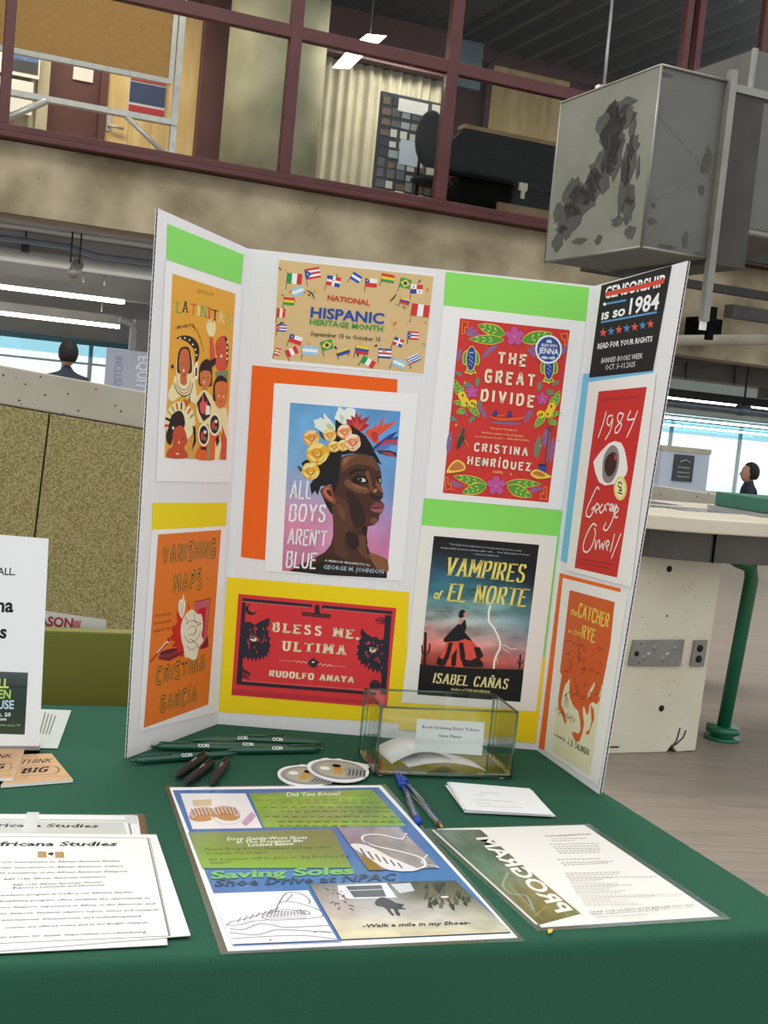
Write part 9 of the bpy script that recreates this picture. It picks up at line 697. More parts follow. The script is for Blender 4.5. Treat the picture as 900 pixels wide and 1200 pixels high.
{'name': 'program_poster','plane': [[0.0,0.0,0.74],[1.0,0.0,0.0],[0.0,1.0,0.0],[0.0,0.0,1.0]],'q': [2943,-4026,4867,-3510,5660,-6117,3664,-6671],'label': 'laminated arts program sheet with olive side band beside the slips','cat': 'poster','paper': 'ebe6dd','lay': 2,'group': None,'th': 3,'art': [('G',[2908,-4064,3479,-3952,4157,-6278,3645,-6622],[['6e8478','5d7562','55604a'],['4f6f58','48694f','566044'],['55755c','6f8468','6d6c40'],['75703c','7a7440','8a7f4a'],['6a6530','6f6a36','75824f']],0.4,(3,7)),('L','e9e4da',33.2,[2885,-4068,3632,-6611],0,0),('L','8a8a58',12.6,[3496,-5544,3592,-5866,3625,-6091],1,0),('L','8a8a58',12.5,[3512,-5650,3605,-5939,3637,-6144],1,0),('L','8a8a58',12.3,[3528,-5753,3618,-6010,3650,-6195],1,0),('L','8a8a58',12.2,[3544,-5855,3631,-6081,3662,-6247],1,0),('L','8a8a58',12.1,[3560,-5955,3643,-6152,3674,-6298],1,0),('L','8a8a58',11.9,[3576,-6054,3656,-6221,3686,-6348],1,0),('L','8a8a58',11.8,[3591,-6151,3668,-6290,3698,-6399],1,0),('L','8a8a58',11.6,[3606,-6246,3680,-6358,3709,-6448],1,0),('L','8a8a58',11.5,[3621,-6341,3692,-6425,3721,-6498],1,0),('L','8aa088',26.1,[3583,-5278,3458,-5649,3513,-5878,3662,-5902,3666,-6264],1,0),('L','9a9458',14.2,[3630,-6443,3839,-6149,3975,-6217,4010,-6387],1,0),('T','f3efe6','PROGRAM',[3911,-6293,3379,-4252,3576,-4166,4087,-6200], None,0.06,0),('T','5a2f2a','The Pen Spring Artist Showcase',[4254,-4052,4865,-3854,4867,-3801,4253,-4001], None,0.02,0),('L','8d857c',10.7,[4315,-4108,4354,-4099],0,0),('L','8d857c',10.7,[4366,-4095,4404,-4086],0,0),('L','8d857c',10.7,[4417,-4083,4455,-4073],0,0),('L','8d857c',10.7,[4468,-4070,4506,-4061],0,0),('L','8d857c',10.8,[4519,-4058,4558,-4048],0,0),('L','8d857c',10.8,[4570,-4045,4609,-4035],0,0),('L','8d857c',10.8,[4622,-4032,4660,-4023],0,0),('L','8d857c',10.8,[4673,-4019,4712,-4010],0,0),('L','8d857c',10.8,[4725,-4007,4764,-3997],0,0),('L','8d857c',10.6,[4301,-4177,4339,-4168],0,0),('L','8d857c',10.6,[4351,-4165,4390,-4157],0,0),('L','8d857c',10.6,[4402,-4154,4441,-4145],0,0),('L','8d857c',10.7,[4454,-4142,4492,-4133],0,0),('L','8d857c',10.7,[4505,-4130,4543,-4121],0,0),('L','8d857c',10.7,[4556,-4118,4595,-4109],0,0),('L','8d857c',10.5,[4249,-4305,4289,-4295],0,0),('L','8d857c',10.5,[4302,-4292,4342,-4282],0,0),('L','8d857c',10.5,[4355,-4279,4395,-4269],0,0),('L','8d857c',10.5,[4409,-4266,4449,-4256],0,0),('L','8d857c',10.5,[4462,-4252,4502,-4242],0,0),('L','8d857c',10.6,[4516,-4239,4556,-4229],0,0),('L','8d857c',10.6,[4570,-4226,4610,-4216],0,0),('L','8d857c',10.6,[4623,-4213,4664,-4203],0,0),('L','8d857c',10.6,[4678,-4199,4718,-4189],0,0),('L','8d857c',10.6,[4732,-4186,4772,-4176],0,0),('L','8d857c',10.7,[4786,-4172,4827,-4162],0,0),('L','8d857c',10.7,[4840,-4159,4881,-4149],0,0),('L','8d857c',10.4,[4281,-4377,4321,-4367],0,0),('L','8d857c',10.4,[4334,-4364,4373,-4355],0,0),('L','8d857c',10.4,[4387,-4351,4426,-4342],0,0),('L','8d857c',10.4,[4439,-4339,4479,-4329],0,0),('L','8d857c',10.5,[4492,-4326,4532,-4317],0,0),('L','8d857c',10.5,[4546,-4313,4585,-4304],0,0),('L','8d857c',10.5,[4599,-4301,4639,-4291],0,0),('L','8d857c',10.5,[4652,-4288,4692,-4278],0,0),('L','8d857c',10.5,[4706,-4275,4746,-4265],0,0),('L','8d857c',10.6,[4759,-4262,4799,-4252],0,0),('L','8d857c',10.6,[4813,-4249,4853,-4240],0,0),('L','8d857c',10.3,[4291,-4439,4331,-4430],0,0),('L','8d857c',10.3,[4344,-4428,4383,-4419],0,0),('L','8d857c',10.4,[4396,-4416,4435,-4408],0,0),('L','8d857c',10.4,[4448,-4405,4487,-4397],0,0),('L','8d857c',10.4,[4501,-4394,4540,-4385],0,0),('L','8d857c',10.4,[4553,-4382,4593,-4374],0,0),('L','8d857c',10.4,[4606,-4371,4645,-4362],0,0),('L','8d857c',10.4,[4659,-4360,4698,-4351],0,0),('L','8d857c',10.5,[4712,-4348,4751,-4339],0,0),('L','8d857c',10.5,[4765,-4337,4804,-4328],0,0),('L','8d857c',10.5,[4818,-4325,4858,-4316],0,0),('L','8d857c',10.2,[4299,-4514,4336,-4504],0,0),('L','8d857c',10.3,[4349,-4501,4386,-4492],0,0),('L','8d857c',10.3,[4399,-4489,4436,-4479],0,0),('L','8d857c',10.3,[4449,-4476,4487,-4467],0,0),('L','8d857c',10.3,[4499,-4464,4537,-4454],0,0),('L','8d857c',10.3,[4550,-4451,4588,-4441],0,0),('L','8d857c',10.4,[4600,-4438,4639,-4429],0,0),('L','8d857c',10.4,[4651,-4426,4689,-4416],0,0),('L','8d857c',10.4,[4702,-4413,4740,-4403],0,0),('L','8d857c',10.4,[4753,-4400,4791,-4390],0,0),('L','8d857c',10.4,[4804,-4387,4842,-4378],0,0),('L','8d857c',10.2,[4309,-4575,4348,-4565],0,0),('L','8d857c',10.2,[4361,-4562,4400,-4553],0,0),('L','8d857c',10.2,[4413,-4550,4452,-4540],0,0),('L','8d857c',10.2,[4466,-4537,4505,-4528],0,0),('L','8d857c',10.2,[4518,-4525,4558,-4515],0,0),('L','8d857c',10.3,[4571,-4512,4610,-4502],0,0),('L','8d857c',10.3,[4624,-4499,4663,-4490],0,0),('L','8d857c',10.3,[4677,-4486,4716,-4477],0,0),('L','8d857c',10.3,[4730,-4474,4770,-4464],0,0),('L','8d857c',10.3,[4783,-4461,4823,-4451],0,0),('L','8d857c',9.9,[4237,-4791,4274,-4782],0,0),('L','8d857c',10.0,[4286,-4780,4323,-4771],0,0),('L','8d857c',10.0,[4335,-4768,4372,-4760],0,0),('L','8d857c',10.0,[4384,-4757,4421,-4748],0,0),('L','8d857c',10.0,[4433,-4745,4470,-4737],0,0),('L','8d857c',10.0,[4483,-4734,4520,-4725],0,0),('L','8d857c',10.0,[4532,-4722,4569,-4714],0,0),('L','8d857c',10.1,[4581,-4711,4619,-4702],0,0),('L','8d857c',10.1,[4631,-4699,4668,-4691],0,0),('L','8d857c',10.1,[4681,-4688,4718,-4679],0,0),('L','8d857c',10.1,[4730,-4676,4768,-4667],0,0),('L','8d857c',9.8,[4262,-4889,4299,-4880],0,0),('L','8d857c',9.9,[4311,-4876,4349,-4867],0,0),('L','8d857c',9.9,[4361,-4864,4399,-4854],0,0),('L','8d857c',9.9,[4411,-4851,4449,-4841],0,0),('L','8d857c',9.9,[4461,-4838,4499,-4828],0,0),('L','8d857c',9.9,[4512,-4825,4549,-4815],0,0),('L','8d857c',9.9,[4562,-4812,4600,-4802],0,0),('L','8d857c',10.0,[4613,-4799,4650,-4789],0,0),('L','8d857c',10.0,[4663,-4786,4701,-4776],0,0),('L','8d857c',10.0,[4714,-4773,4752,-4763],0,0),('L','8d857c',10.0,[4765,-4760,4803,-4750],0,0),('L','8d857c',10.0,[4816,-4746,4854,-4737],0,0),('L','8d857c',10.1,[4867,-4733,4905,-4723],0,0),('L','8d857c',9.8,[4270,-4953,4309,-4942],0,0),('L','8d857c',9.8,[4321,-4939,4360,-4927],0,0),('L','8d857c',9.8,[4373,-4924,4411,-4913],0,0),('L','8d857c',9.8,[4424,-4909,4463,-4898],0,0),('L','8d857c',9.8,[4476,-4894,4515,-4883],0,0),('L','8d857c',9.9,[4528,-4879,4567,-4868],0,0),('L','8d857c',9.9,[4580,-4864,4619,-4853],0,0),('L','8d857c',9.9,[4632,-4849,4671,-4837],0,0),('L','8d857c',9.9,[4684,-4834,4723,-4822],0,0),('L','8d857c',10.0,[4736,-4819,4776,-4807],0,0),('L','8d857c',10.0,[4789,-4803,4828,-4792],0,0),('L','8d857c',9.5,[4236,-5204,4274,-5195],0,0),('L','8d857c',9.5,[4287,-5192,4325,-5183],0,0),('L','8d857c',9.5,[4338,-5180,4377,-5172],0,0),('L','8d857c',9.5,[4390,-5169,4428,-5160],0,0),('L','8d857c',9.6,[4441,-5157,4480,-5148],0,0),('L','8d857c',9.6,[4493,-5145,4531,-5136],0,0),('L','8d857c',9.6,[4544,-5133,4583,-5124],0,0),('L','8d857c',9.6,[4596,-5121,4635,-5112],0,0),('L','8d857c',9.6,[4648,-5109,4687,-5100],0,0),('L','8d857c',9.7,[4700,-5097,4739,-5089],0,0),('L','8d857c',9.7,[4752,-5086,4791,-5077],0,0),('L','8d857c',9.7,[4805,-5074,4844,-5065],0,0),('L','8d857c',9.7,[4857,-5062,4896,-5053],0,0),('L','8d857c',9.4,[4234,-5261,4270,-5253],0,0),('L','8d857c',9.5,[4282,-5250,4318,-5242],0,0),('L','8d857c',9.5,[4330,-5240,4367,-5232],0,0),('L','8d857c',9.5,[4379,-5229,4415,-5221],0,0),('L','8d857c',9.5,[4427,-5218,4463,-5210],0,0),('L','8d857c',9.5,[4475,-5207,4512,-5199],0,0),('L','8d857c',9.5,[4524,-5197,4561,-5188],0,0),('L','8d857c',9.5,[4573,-5186,4609,-5178],0,0),('L','8d857c',9.6,[4622,-5175,4658,-5167],0,0),('L','8d857c',9.6,[4670,-5164,4707,-5156],0,0),('L','8d857c',9.6,[4719,-5153,4756,-5145],0,0),('L','8d857c',9.6,[4769,-5142,4806,-5134],0,0),('L','8d857c',9.6,[4818,-5131,4855,-5123],0,0),('L','8d857c',9.4,[4232,-5318,4270,-5311],0,0),('L','8d857c',9.4,[4283,-5309,4321,-5302],0,0),('L','8d857c',9.4,[4333,-5299,4371,-5292],0,0),('L','8d857c',9.4,[4384,-5290,4422,-5283],0,0),('L','8d857c',9.4,[4434,-5281,4473,-5274],0,0),('L','8d857c',9.4,[4485,-5272,4523,-5265],0,0),('L','8d857c',9.5,[4536,-5262,4574,-5255],0,0),('L','8d857c',9.5,[4587,-5253,4625,-5246],0,0),('L','8d857c',9.5,[4638,-5244,4677,-5237],0,0),('L','8d857c',9.5,[4689,-5234,4728,-5227],0,0),('L','8d857c',9.5,[4741,-5225,4779,-5218],0,0),('L','8d857c',9.5,[4792,-5216,4831,-5209],0,0),('L','8d857c',9.5,[4844,-5206,4882,-5199],0,0),('L','8d857c',9.6,[4895,-5197,4934,-5190],0,0),('L','8d857c',9.6,[4947,-5187,4986,-5180],0,0),('L','8d857c',9.6,[4999,-5178,5038,-5171],0,0),('L','8d857c',9.6,[5051,-5168,5090,-5161],0,0),('L','8d857c',9.6,[5103,-5159,5142,-5152],0,0),('L','8d857c',9.6,[5155,-5149,5194,-5142],0,0),('L','8d857c',9.7,[5207,-5140,5247,-5133],0,0),('L','8d857c',9.7,[5260,-5130,5299,-5123],0,0),('L','8d857c',9.3,[4237,-5373,4273,-5364],0,0),('L','8d857c',9.3,[4285,-5362,4320,-5353],0,0),('L','8d857c',9.4,[4332,-5350,4368,-5341],0,0),('L','8d857c',9.4,[4380,-5339,4416,-5330],0,0),('L','8d857c',9.4,[4428,-5327,4464,-5319],0,0),('L','8d857c',9.4,[4476,-5316,4512,-5307],0,0),('L','8d857c',9.4,[4524,-5304,4560,-5295],0,0),('L','8d857c',9.4,[4572,-5293,4608,-5284],0,0),('L','8d857c',9.4,[4620,-5281,4656,-5272],0,0),('L','8d857c',9.5,[4668,-5269,4705,-5261],0,0),('L','8d857c',9.5,[4717,-5258,4753,-5249],0,0),('L','8d857c',9.3,[4242,-5428,4279,-5418],0,0),('L','8d857c',9.3,[4291,-5415,4327,-5405],0,0),('L','8d857c',9.3,[4339,-5402,4376,-5392],0,0),('L','8d857c',9.3,[4388,-5389,4424,-5379],0,0),('L','8d857c',9.3,[4436,-5376,4473,-5367],0,0),('L','8d857c',9.4,[4485,-5363,4522,-5354],0,0),('L','8d857c',9.4,[4534,-5350,4571,-5341],0,0),('L','8d857c',9.4,[4583,-5337,4620,-5328],0,0),('L','8d857c',9.2,[4238,-5483,4275,-5478],0,0),('L','8d857c',9.2,[4288,-5477,4325,-5472],0,0),('L','8d857c',9.2,[4337,-5470,4375,-5465],0,0),('L','8d857c',9.2,[4387,-5463,4425,-5459],0,0),('L','8d857c',9.2,[4437,-5457,4474,-5452],0,0),('L','8d857c',9.3,[4487,-5450,4524,-5445],0,0),('L','8d857c',9.3,[4537,-5444,4574,-5439],0,0),('L','8d857c',9.3,[4587,-5437,4624,-5432],0,0),('L','8d857c',9.3,[4637,-5430,4675,-5425],0,0),('L','8d857c',9.3,[4687,-5424,4725,-5418],0,0),('L','8d857c',9.3,[4738,-5417,4775,-5412],0,0),('L','8d857c',9.1,[4232,-5555,4270,-5548],0,0),('L','8d857c',9.1,[4282,-5546,4320,-5539],0,0),('L','8d857c',9.2,[4332,-5537,4370,-5530],0,0),('L','8d857c',9.2,[4382,-5527,4420,-5520],0,0),('L','8d857c',9.2,[4433,-5518,4470,-5511],0,0),('L','8d857c',9.2,[4483,-5509,4521,-5502],0,0),('L','8d857c',9.2,[4533,-5499,4571,-5492],0,0),('L','8d857c',9.2,[4584,-5490,4622,-5483],0,0),('L','8d857c',9.2,[4634,-5481,4672,-5474],0,0),('L','8d857c',9.3,[4685,-5471,4723,-5464],0,0),('L','8d857c',9.3,[4736,-5462,4774,-5455],0,0),('L','8d857c',9.3,[4787,-5452,4825,-5445],0,0),('L','8d857c',9.3,[4838,-5443,4876,-5436],0,0),('L','8d857c',9.3,[4889,-5433,4927,-5426],0,0),('L','8d857c',9.1,[4231,-5609,4265,-5602],0,0),('L','8d857c',9.1,[4277,-5599,4311,-5591],0,0),('L','8d857c',9.1,[4323,-5589,4358,-5581],0,0),('L','8d857c',9.1,[4369,-5578,4404,-5571],0,0),('L','8d857c',9.1,[4415,-5568,4450,-5560],0,0),('L','8d857c',9.1,[4462,-5557,4497,-5550],0,0),('L','8d857c',9.2,[4508,-5547,4543,-5539],0,0),('L','8d857c',9.2,[4555,-5537,4590,-5529],0,0),('L','8d857c',9.2,[4602,-5526,4637,-5518],0,0),('L','8d857c',9.2,[4649,-5515,4684,-5508],0,0),('L','8d857c',9.2,[4696,-5505,4731,-5497],0,0),('L','8d857c',9.0,[4231,-5663,4266,-5656],0,0),('L','8d857c',9.0,[4278,-5653,4313,-5646],0,0),('L','8d857c',9.0,[4325,-5643,4360,-5636],0,0),('L','8d857c',9.1,[4372,-5633,4407,-5626],0,0),('L','8d857c',9.1,[4419,-5623,4454,-5616],0,0),('L','8d857c',9.1,[4466,-5613,4501,-5606],0,0),('L','8d857c',9.1,[4513,-5604,4549,-5596],0,0),('L','8d857c',9.1,[4560,-5594,4596,-5586],0,0),('L','8d857c',9.1,[4608,-5584,4643,-5576],0,0),('L','8d857c',8.9,[4229,-5727,4266,-5719],0,0),('L','8d857c',9.0,[4278,-5716,4315,-5708],0,0),('L','8d857c',9.0,[4327,-5705,4364,-5697],0,0),('L','8d857c',9.0,[4377,-5694,4414,-5686],0,0),('L','8d857c',9.0,[4426,-5683,4463,-5675],0,0),('L','8d857c',9.0,[4475,-5672,4513,-5664],0,0),('L','8d857c',9.0,[4525,-5661,4562,-5653],0,0),('L','8d857c',9.1,[4575,-5650,4612,-5642],0,0),('L','8d857c',9.1,[4625,-5639,4662,-5631],0,0),('L','8d857c',9.1,[4675,-5628,4712,-5620],0,0),('L','8d857c',9.1,[4725,-5617,4762,-5609],0,0),('L','8d857c',9.1,[4775,-5606,4813,-5598],0,0),('L','8d857c',8.9,[4225,-5780,4260,-5773],0,0),('L','8d857c',8.9,[4271,-5770,4306,-5762],0,0),('L','8d857c',8.9,[4318,-5760,4352,-5752],0,0),('L','8d857c',8.9,[4364,-5750,4399,-5742],0,0),('L','8d857c',9.0,[4411,-5739,4446,-5732],0,0),('L','8d857c',9.0,[4457,-5729,4492,-5722],0,0),('L','8d857c',9.0,[4504,-5719,4539,-5711],0,0),('L','8d857c',9.0,[4551,-5709,4586,-5701],0,0),('L','8d857c',9.0,[4598,-5698,4633,-5691],0,0),('L','8d857c',9.0,[4645,-5688,4680,-5680],0,0),('L','8d857c',9.0,[4692,-5678,4728,-5670],0,0),('L','8d857c',8.8,[4239,-5846,4276,-5839],0,0),('L','8d857c',8.8,[4288,-5836,4325,-5829],0,0),('L','8d857c',8.9,[4337,-5827,4374,-5820],0,0),('L','8d857c',8.9,[4386,-5818,4422,-5811],0,0),('L','8d857c',8.9,[4435,-5808,4472,-5801],0,0),('L','8d857c',8.9,[4484,-5799,4521,-5792],0,0),('L','8d857c',8.9,[4533,-5789,4570,-5782],0,0),('L','8d857c',8.9,[4582,-5780,4619,-5773],0,0),('L','8d857c',8.9,[4632,-5770,4669,-5763],0,0),('L','8d857c',9.0,[4681,-5761,4718,-5754],0,0),('L','8d857c',9.0,[4731,-5751,4768,-5744],0,0),('L','8d857c',9.0,[4780,-5742,4818,-5735],0,0),('L','8d857c',9.0,[4830,-5732,4868,-5725],0,0),('L','8d857c',9.0,[4880,-5723,4918,-5715],0,0),('L','8d857c',9.0,[4930,-5713,4968,-5706],0,0),('L','8d857c',9.0,[4980,-5703,5018,-5696],0,0),('L','8d857c',9.1,[5030,-5694,5068,-5686],0,0),('L','8d857c',9.1,[5081,-5684,5119,-5677],0,0),('L','8d857c',9.1,[5131,-5674,5169,-5667],0,0),('L','8d857c',9.1,[5182,-5665,5220,-5657],0,0),('L','8d857c',9.1,[5232,-5655,5270,-5648],0,0),('L','8d857c',9.1,[5283,-5645,5321,-5638],0,0),('L','8d857c',9.1,[5334,-5635,5372,-5628],0,0),('L','8d857c',9.2,[5385,-5626,5423,-5618],0,0),('L','8d857c',8.8,[4250,-5891,4287,-5883],0,0),('L','8d857c',8.8,[4299,-5880,4336,-5872],0,0),('L','8d857c',8.8,[4348,-5870,4385,-5862],0,0),('L','8d857c',8.8,[4397,-5859,4434,-5852],0,0),('L','8d857c',8.8,[4447,-5849,4484,-5841],0,0),('L','8d857c',8.9,[4496,-5839,4533,-5831],0,0),('L','8d857c',8.9,[4546,-5828,4583,-5820],0,0),('L','8d857c',8.9,[4595,-5818,4633,-5810],0,0),('L','8d857c',8.9,[4645,-5807,4682,-5799],0,0),('L','8d857c',8.9,[4695,-5797,4732,-5789],0,0),('L','8d857c',8.9,[4745,-5786,4782,-5778],0,0),('L','8d857c',8.9,[4795,-5775,4833,-5767],0,0),('L','8d857c',9.0,[4845,-5765,4883,-5757],0,0),('L','8d857c',9.0,[4896,-5754,4933,-5746],0,0),('L','8d857c',9.0,[4946,-5743,4984,-5735],0,0),('L','8d857c',9.0,[4997,-5733,5035,-5725],0,0),('L','8d857c',9.0,[5047,-5722,5085,-5714],0,0),('L','8d857c',8.7,[4250,-5942,4285,-5934],0,0),('L','8d857c',8.7,[4297,-5932,4331,-5924],0,0),('L','8d857c',8.8,[4343,-5922,4378,-5914],0,0),('L','8d857c',8.8,[4389,-5912,4424,-5904],0,0),('L','8d857c',8.8,[4436,-5901,4471,-5894],0,0),('L','8d857c',8.8,[4482,-5891,4517,-5884],0,0),('L','8d857c',8.8,[4529,-5881,4564,-5873],0,0),('L','8d857c',8.7,[4246,-5993,4281,-5986],0,0),('L','8d857c',8.7,[4292,-5983,4327,-5975],0,0),('L','8d857c',8.7,[4338,-5973,4373,-5965],0,0),('L','8d857c',8.7,[4384,-5962,4419,-5955],0,0),('L','8d857c',8.7,[4430,-5952,4465,-5944],0,0),('L','8d857c',8.7,[4477,-5942,4511,-5934],0,0),('L','8d857c',8.8,[4523,-5931,4558,-5924],0,0),('L','8d857c',8.8,[4569,-5921,4604,-5913],0,0),('L','8d857c',8.8,[4616,-5910,4651,-5903],0,0),('L','8d857c',8.8,[4663,-5900,4698,-5892],0,0),('L','8d857c',8.8,[4709,-5889,4745,-5882],0,0),('L','8d857c',8.6,[4242,-6044,4278,-6037],0,0),('L','8d857c',8.6,[4290,-6035,4325,-6028],0,0),('L','8d857c',8.7,[4337,-6025,4372,-6018],0,0),('L','8d857c',8.7,[4384,-6016,4420,-6009],0,0),('L','8d857c',8.7,[4432,-6006,4467,-5999],0,0),('L','8d857c',8.7,[4479,-5997,4515,-5989],0,0),('L','8d857c',8.7,[4527,-5987,4562,-5980],0,0),('L','8d857c',8.7,[4574,-5977,4610,-5970],0,0),('L','8d857c',8.7,[4622,-5968,4658,-5960],0,0),('L','8d857c',8.7,[4670,-5958,4706,-5951],0,0),('L','8d857c',8.8,[4718,-5948,4754,-5941],0,0),('L','8d857c',8.8,[4766,-5938,4803,-5931],0,0),('L','8d857c',8.8,[4815,-5929,4851,-5921],0,0),('L','8d857c',8.6,[4243,-6094,4277,-6088],0,0),('L','8d857c',8.6,[4289,-6086,4323,-6079],0,0),('L','8d857c',8.6,[4334,-6077,4369,-6070],0,0),('L','8d857c',8.6,[4380,-6068,4415,-6062],0,0),('L','8d857c',8.6,[4426,-6059,4461,-6053],0,0),('L','8d857c',8.6,[4472,-6051,4507,-6044],0,0),('L','8d857c',8.7,[4518,-6042,4553,-6035],0,0),('L','8d857c',8.7,[4564,-6033,4599,-6026],0,0),('L','8d857c',8.7,[4611,-6024,4646,-6018],0,0),('L','8d857c',8.7,[4657,-6015,4692,-6009],0,0),('L','8d857c',8.7,[4704,-6006,4739,-6000],0,0),('L','8d857c',8.7,[4750,-5997,4785,-5991],0,0),('L','8d857c',8.7,[4797,-5989,4832,-5982],0,0),('L','8d857c',8.7,[4844,-5980,4879,-5973],0,0),('T','6a6058','GRAB THE LATEST ISSUE BEFORE YOU GO!',[4236,-6292,5466,-5919,5468,-5876,4234,-6252], None,0.02,0),('T','7a706a','Open submissions of the Pen at',[4253,-6347,5014,-6127,5015,-6098,4252,-6319], None,0.0,0),('T','7a706a','www.ccri.edu/thepen',[4279,-6405,4850,-6249,4851,-6221,4279,-6377], None,0.0,0),('P','e2c84a',[3706,-6751,3765,-6733,3734,-6818,3692,-6851],0)],'laminate': 55,'lamq': [2779,-4047,4943,-3442,5779,-6153,3611,-6758]},
{'name': 'africana_sheet_laminated','plane': [[0.0,0.0,0.74],[1.0,0.0,0.0],[0.0,1.0,0.0],[0.0,0.0,1.0]],'q': [-3046,-4692,-572,-4260,-335,-5212,-2747,-5657],'label': 'taped laminated studies sheet with brown strip behind the paper stack','cat': 'sheet','paper': 'e7e6e0','lay': 1,'group': None,'th': 3,'art': [('P','76604e',[-571,-4228,-505,-4215,-380,-4875,-453,-4889],0),('L','5a5a55',12.2,[-2949,-4849,-644,-4443,-477,-5239],0,0),('L','5a5a55',6.1,[-2941,-4876,-652,-4475,-491,-5241],0,0),('P','cfd0c8',[-2933,-4904,-698,-4514,-593,-4916,-2799,-5338],0),('T','1d1c1a','Africana Studies',[-2184,-4955,-941,-4740,-936,-4632,-2189,-4852], None,0.06,0),('P','dad9d4',[-1787,-4402,-1656,-4375,-1558,-4996,-1711,-5004],0),('P','d4d6cf',[-710,-4273,-577,-4261,-531,-4541,-664,-4538],0)],'laminate': 10,'lamq': [-3074,-4683,-492,-4189,-285,-5270,-2749,-5721]},
{'name': 'paper_sheet','plane': [[0.0,0.0,0.74],[1.0,0.0,0.0],[0.0,1.0,0.0],[0.0,0.0,1.0]],'q': [-2630,-5359,-272,-4911,110,-7552,-1839,-8046],'label': 'white paper sheet sticking out under the studies stack at its bottom edge','cat': 'sheet','paper': 'e9e7e1','lay': 3,'group': None,'th': 6,'art': []},
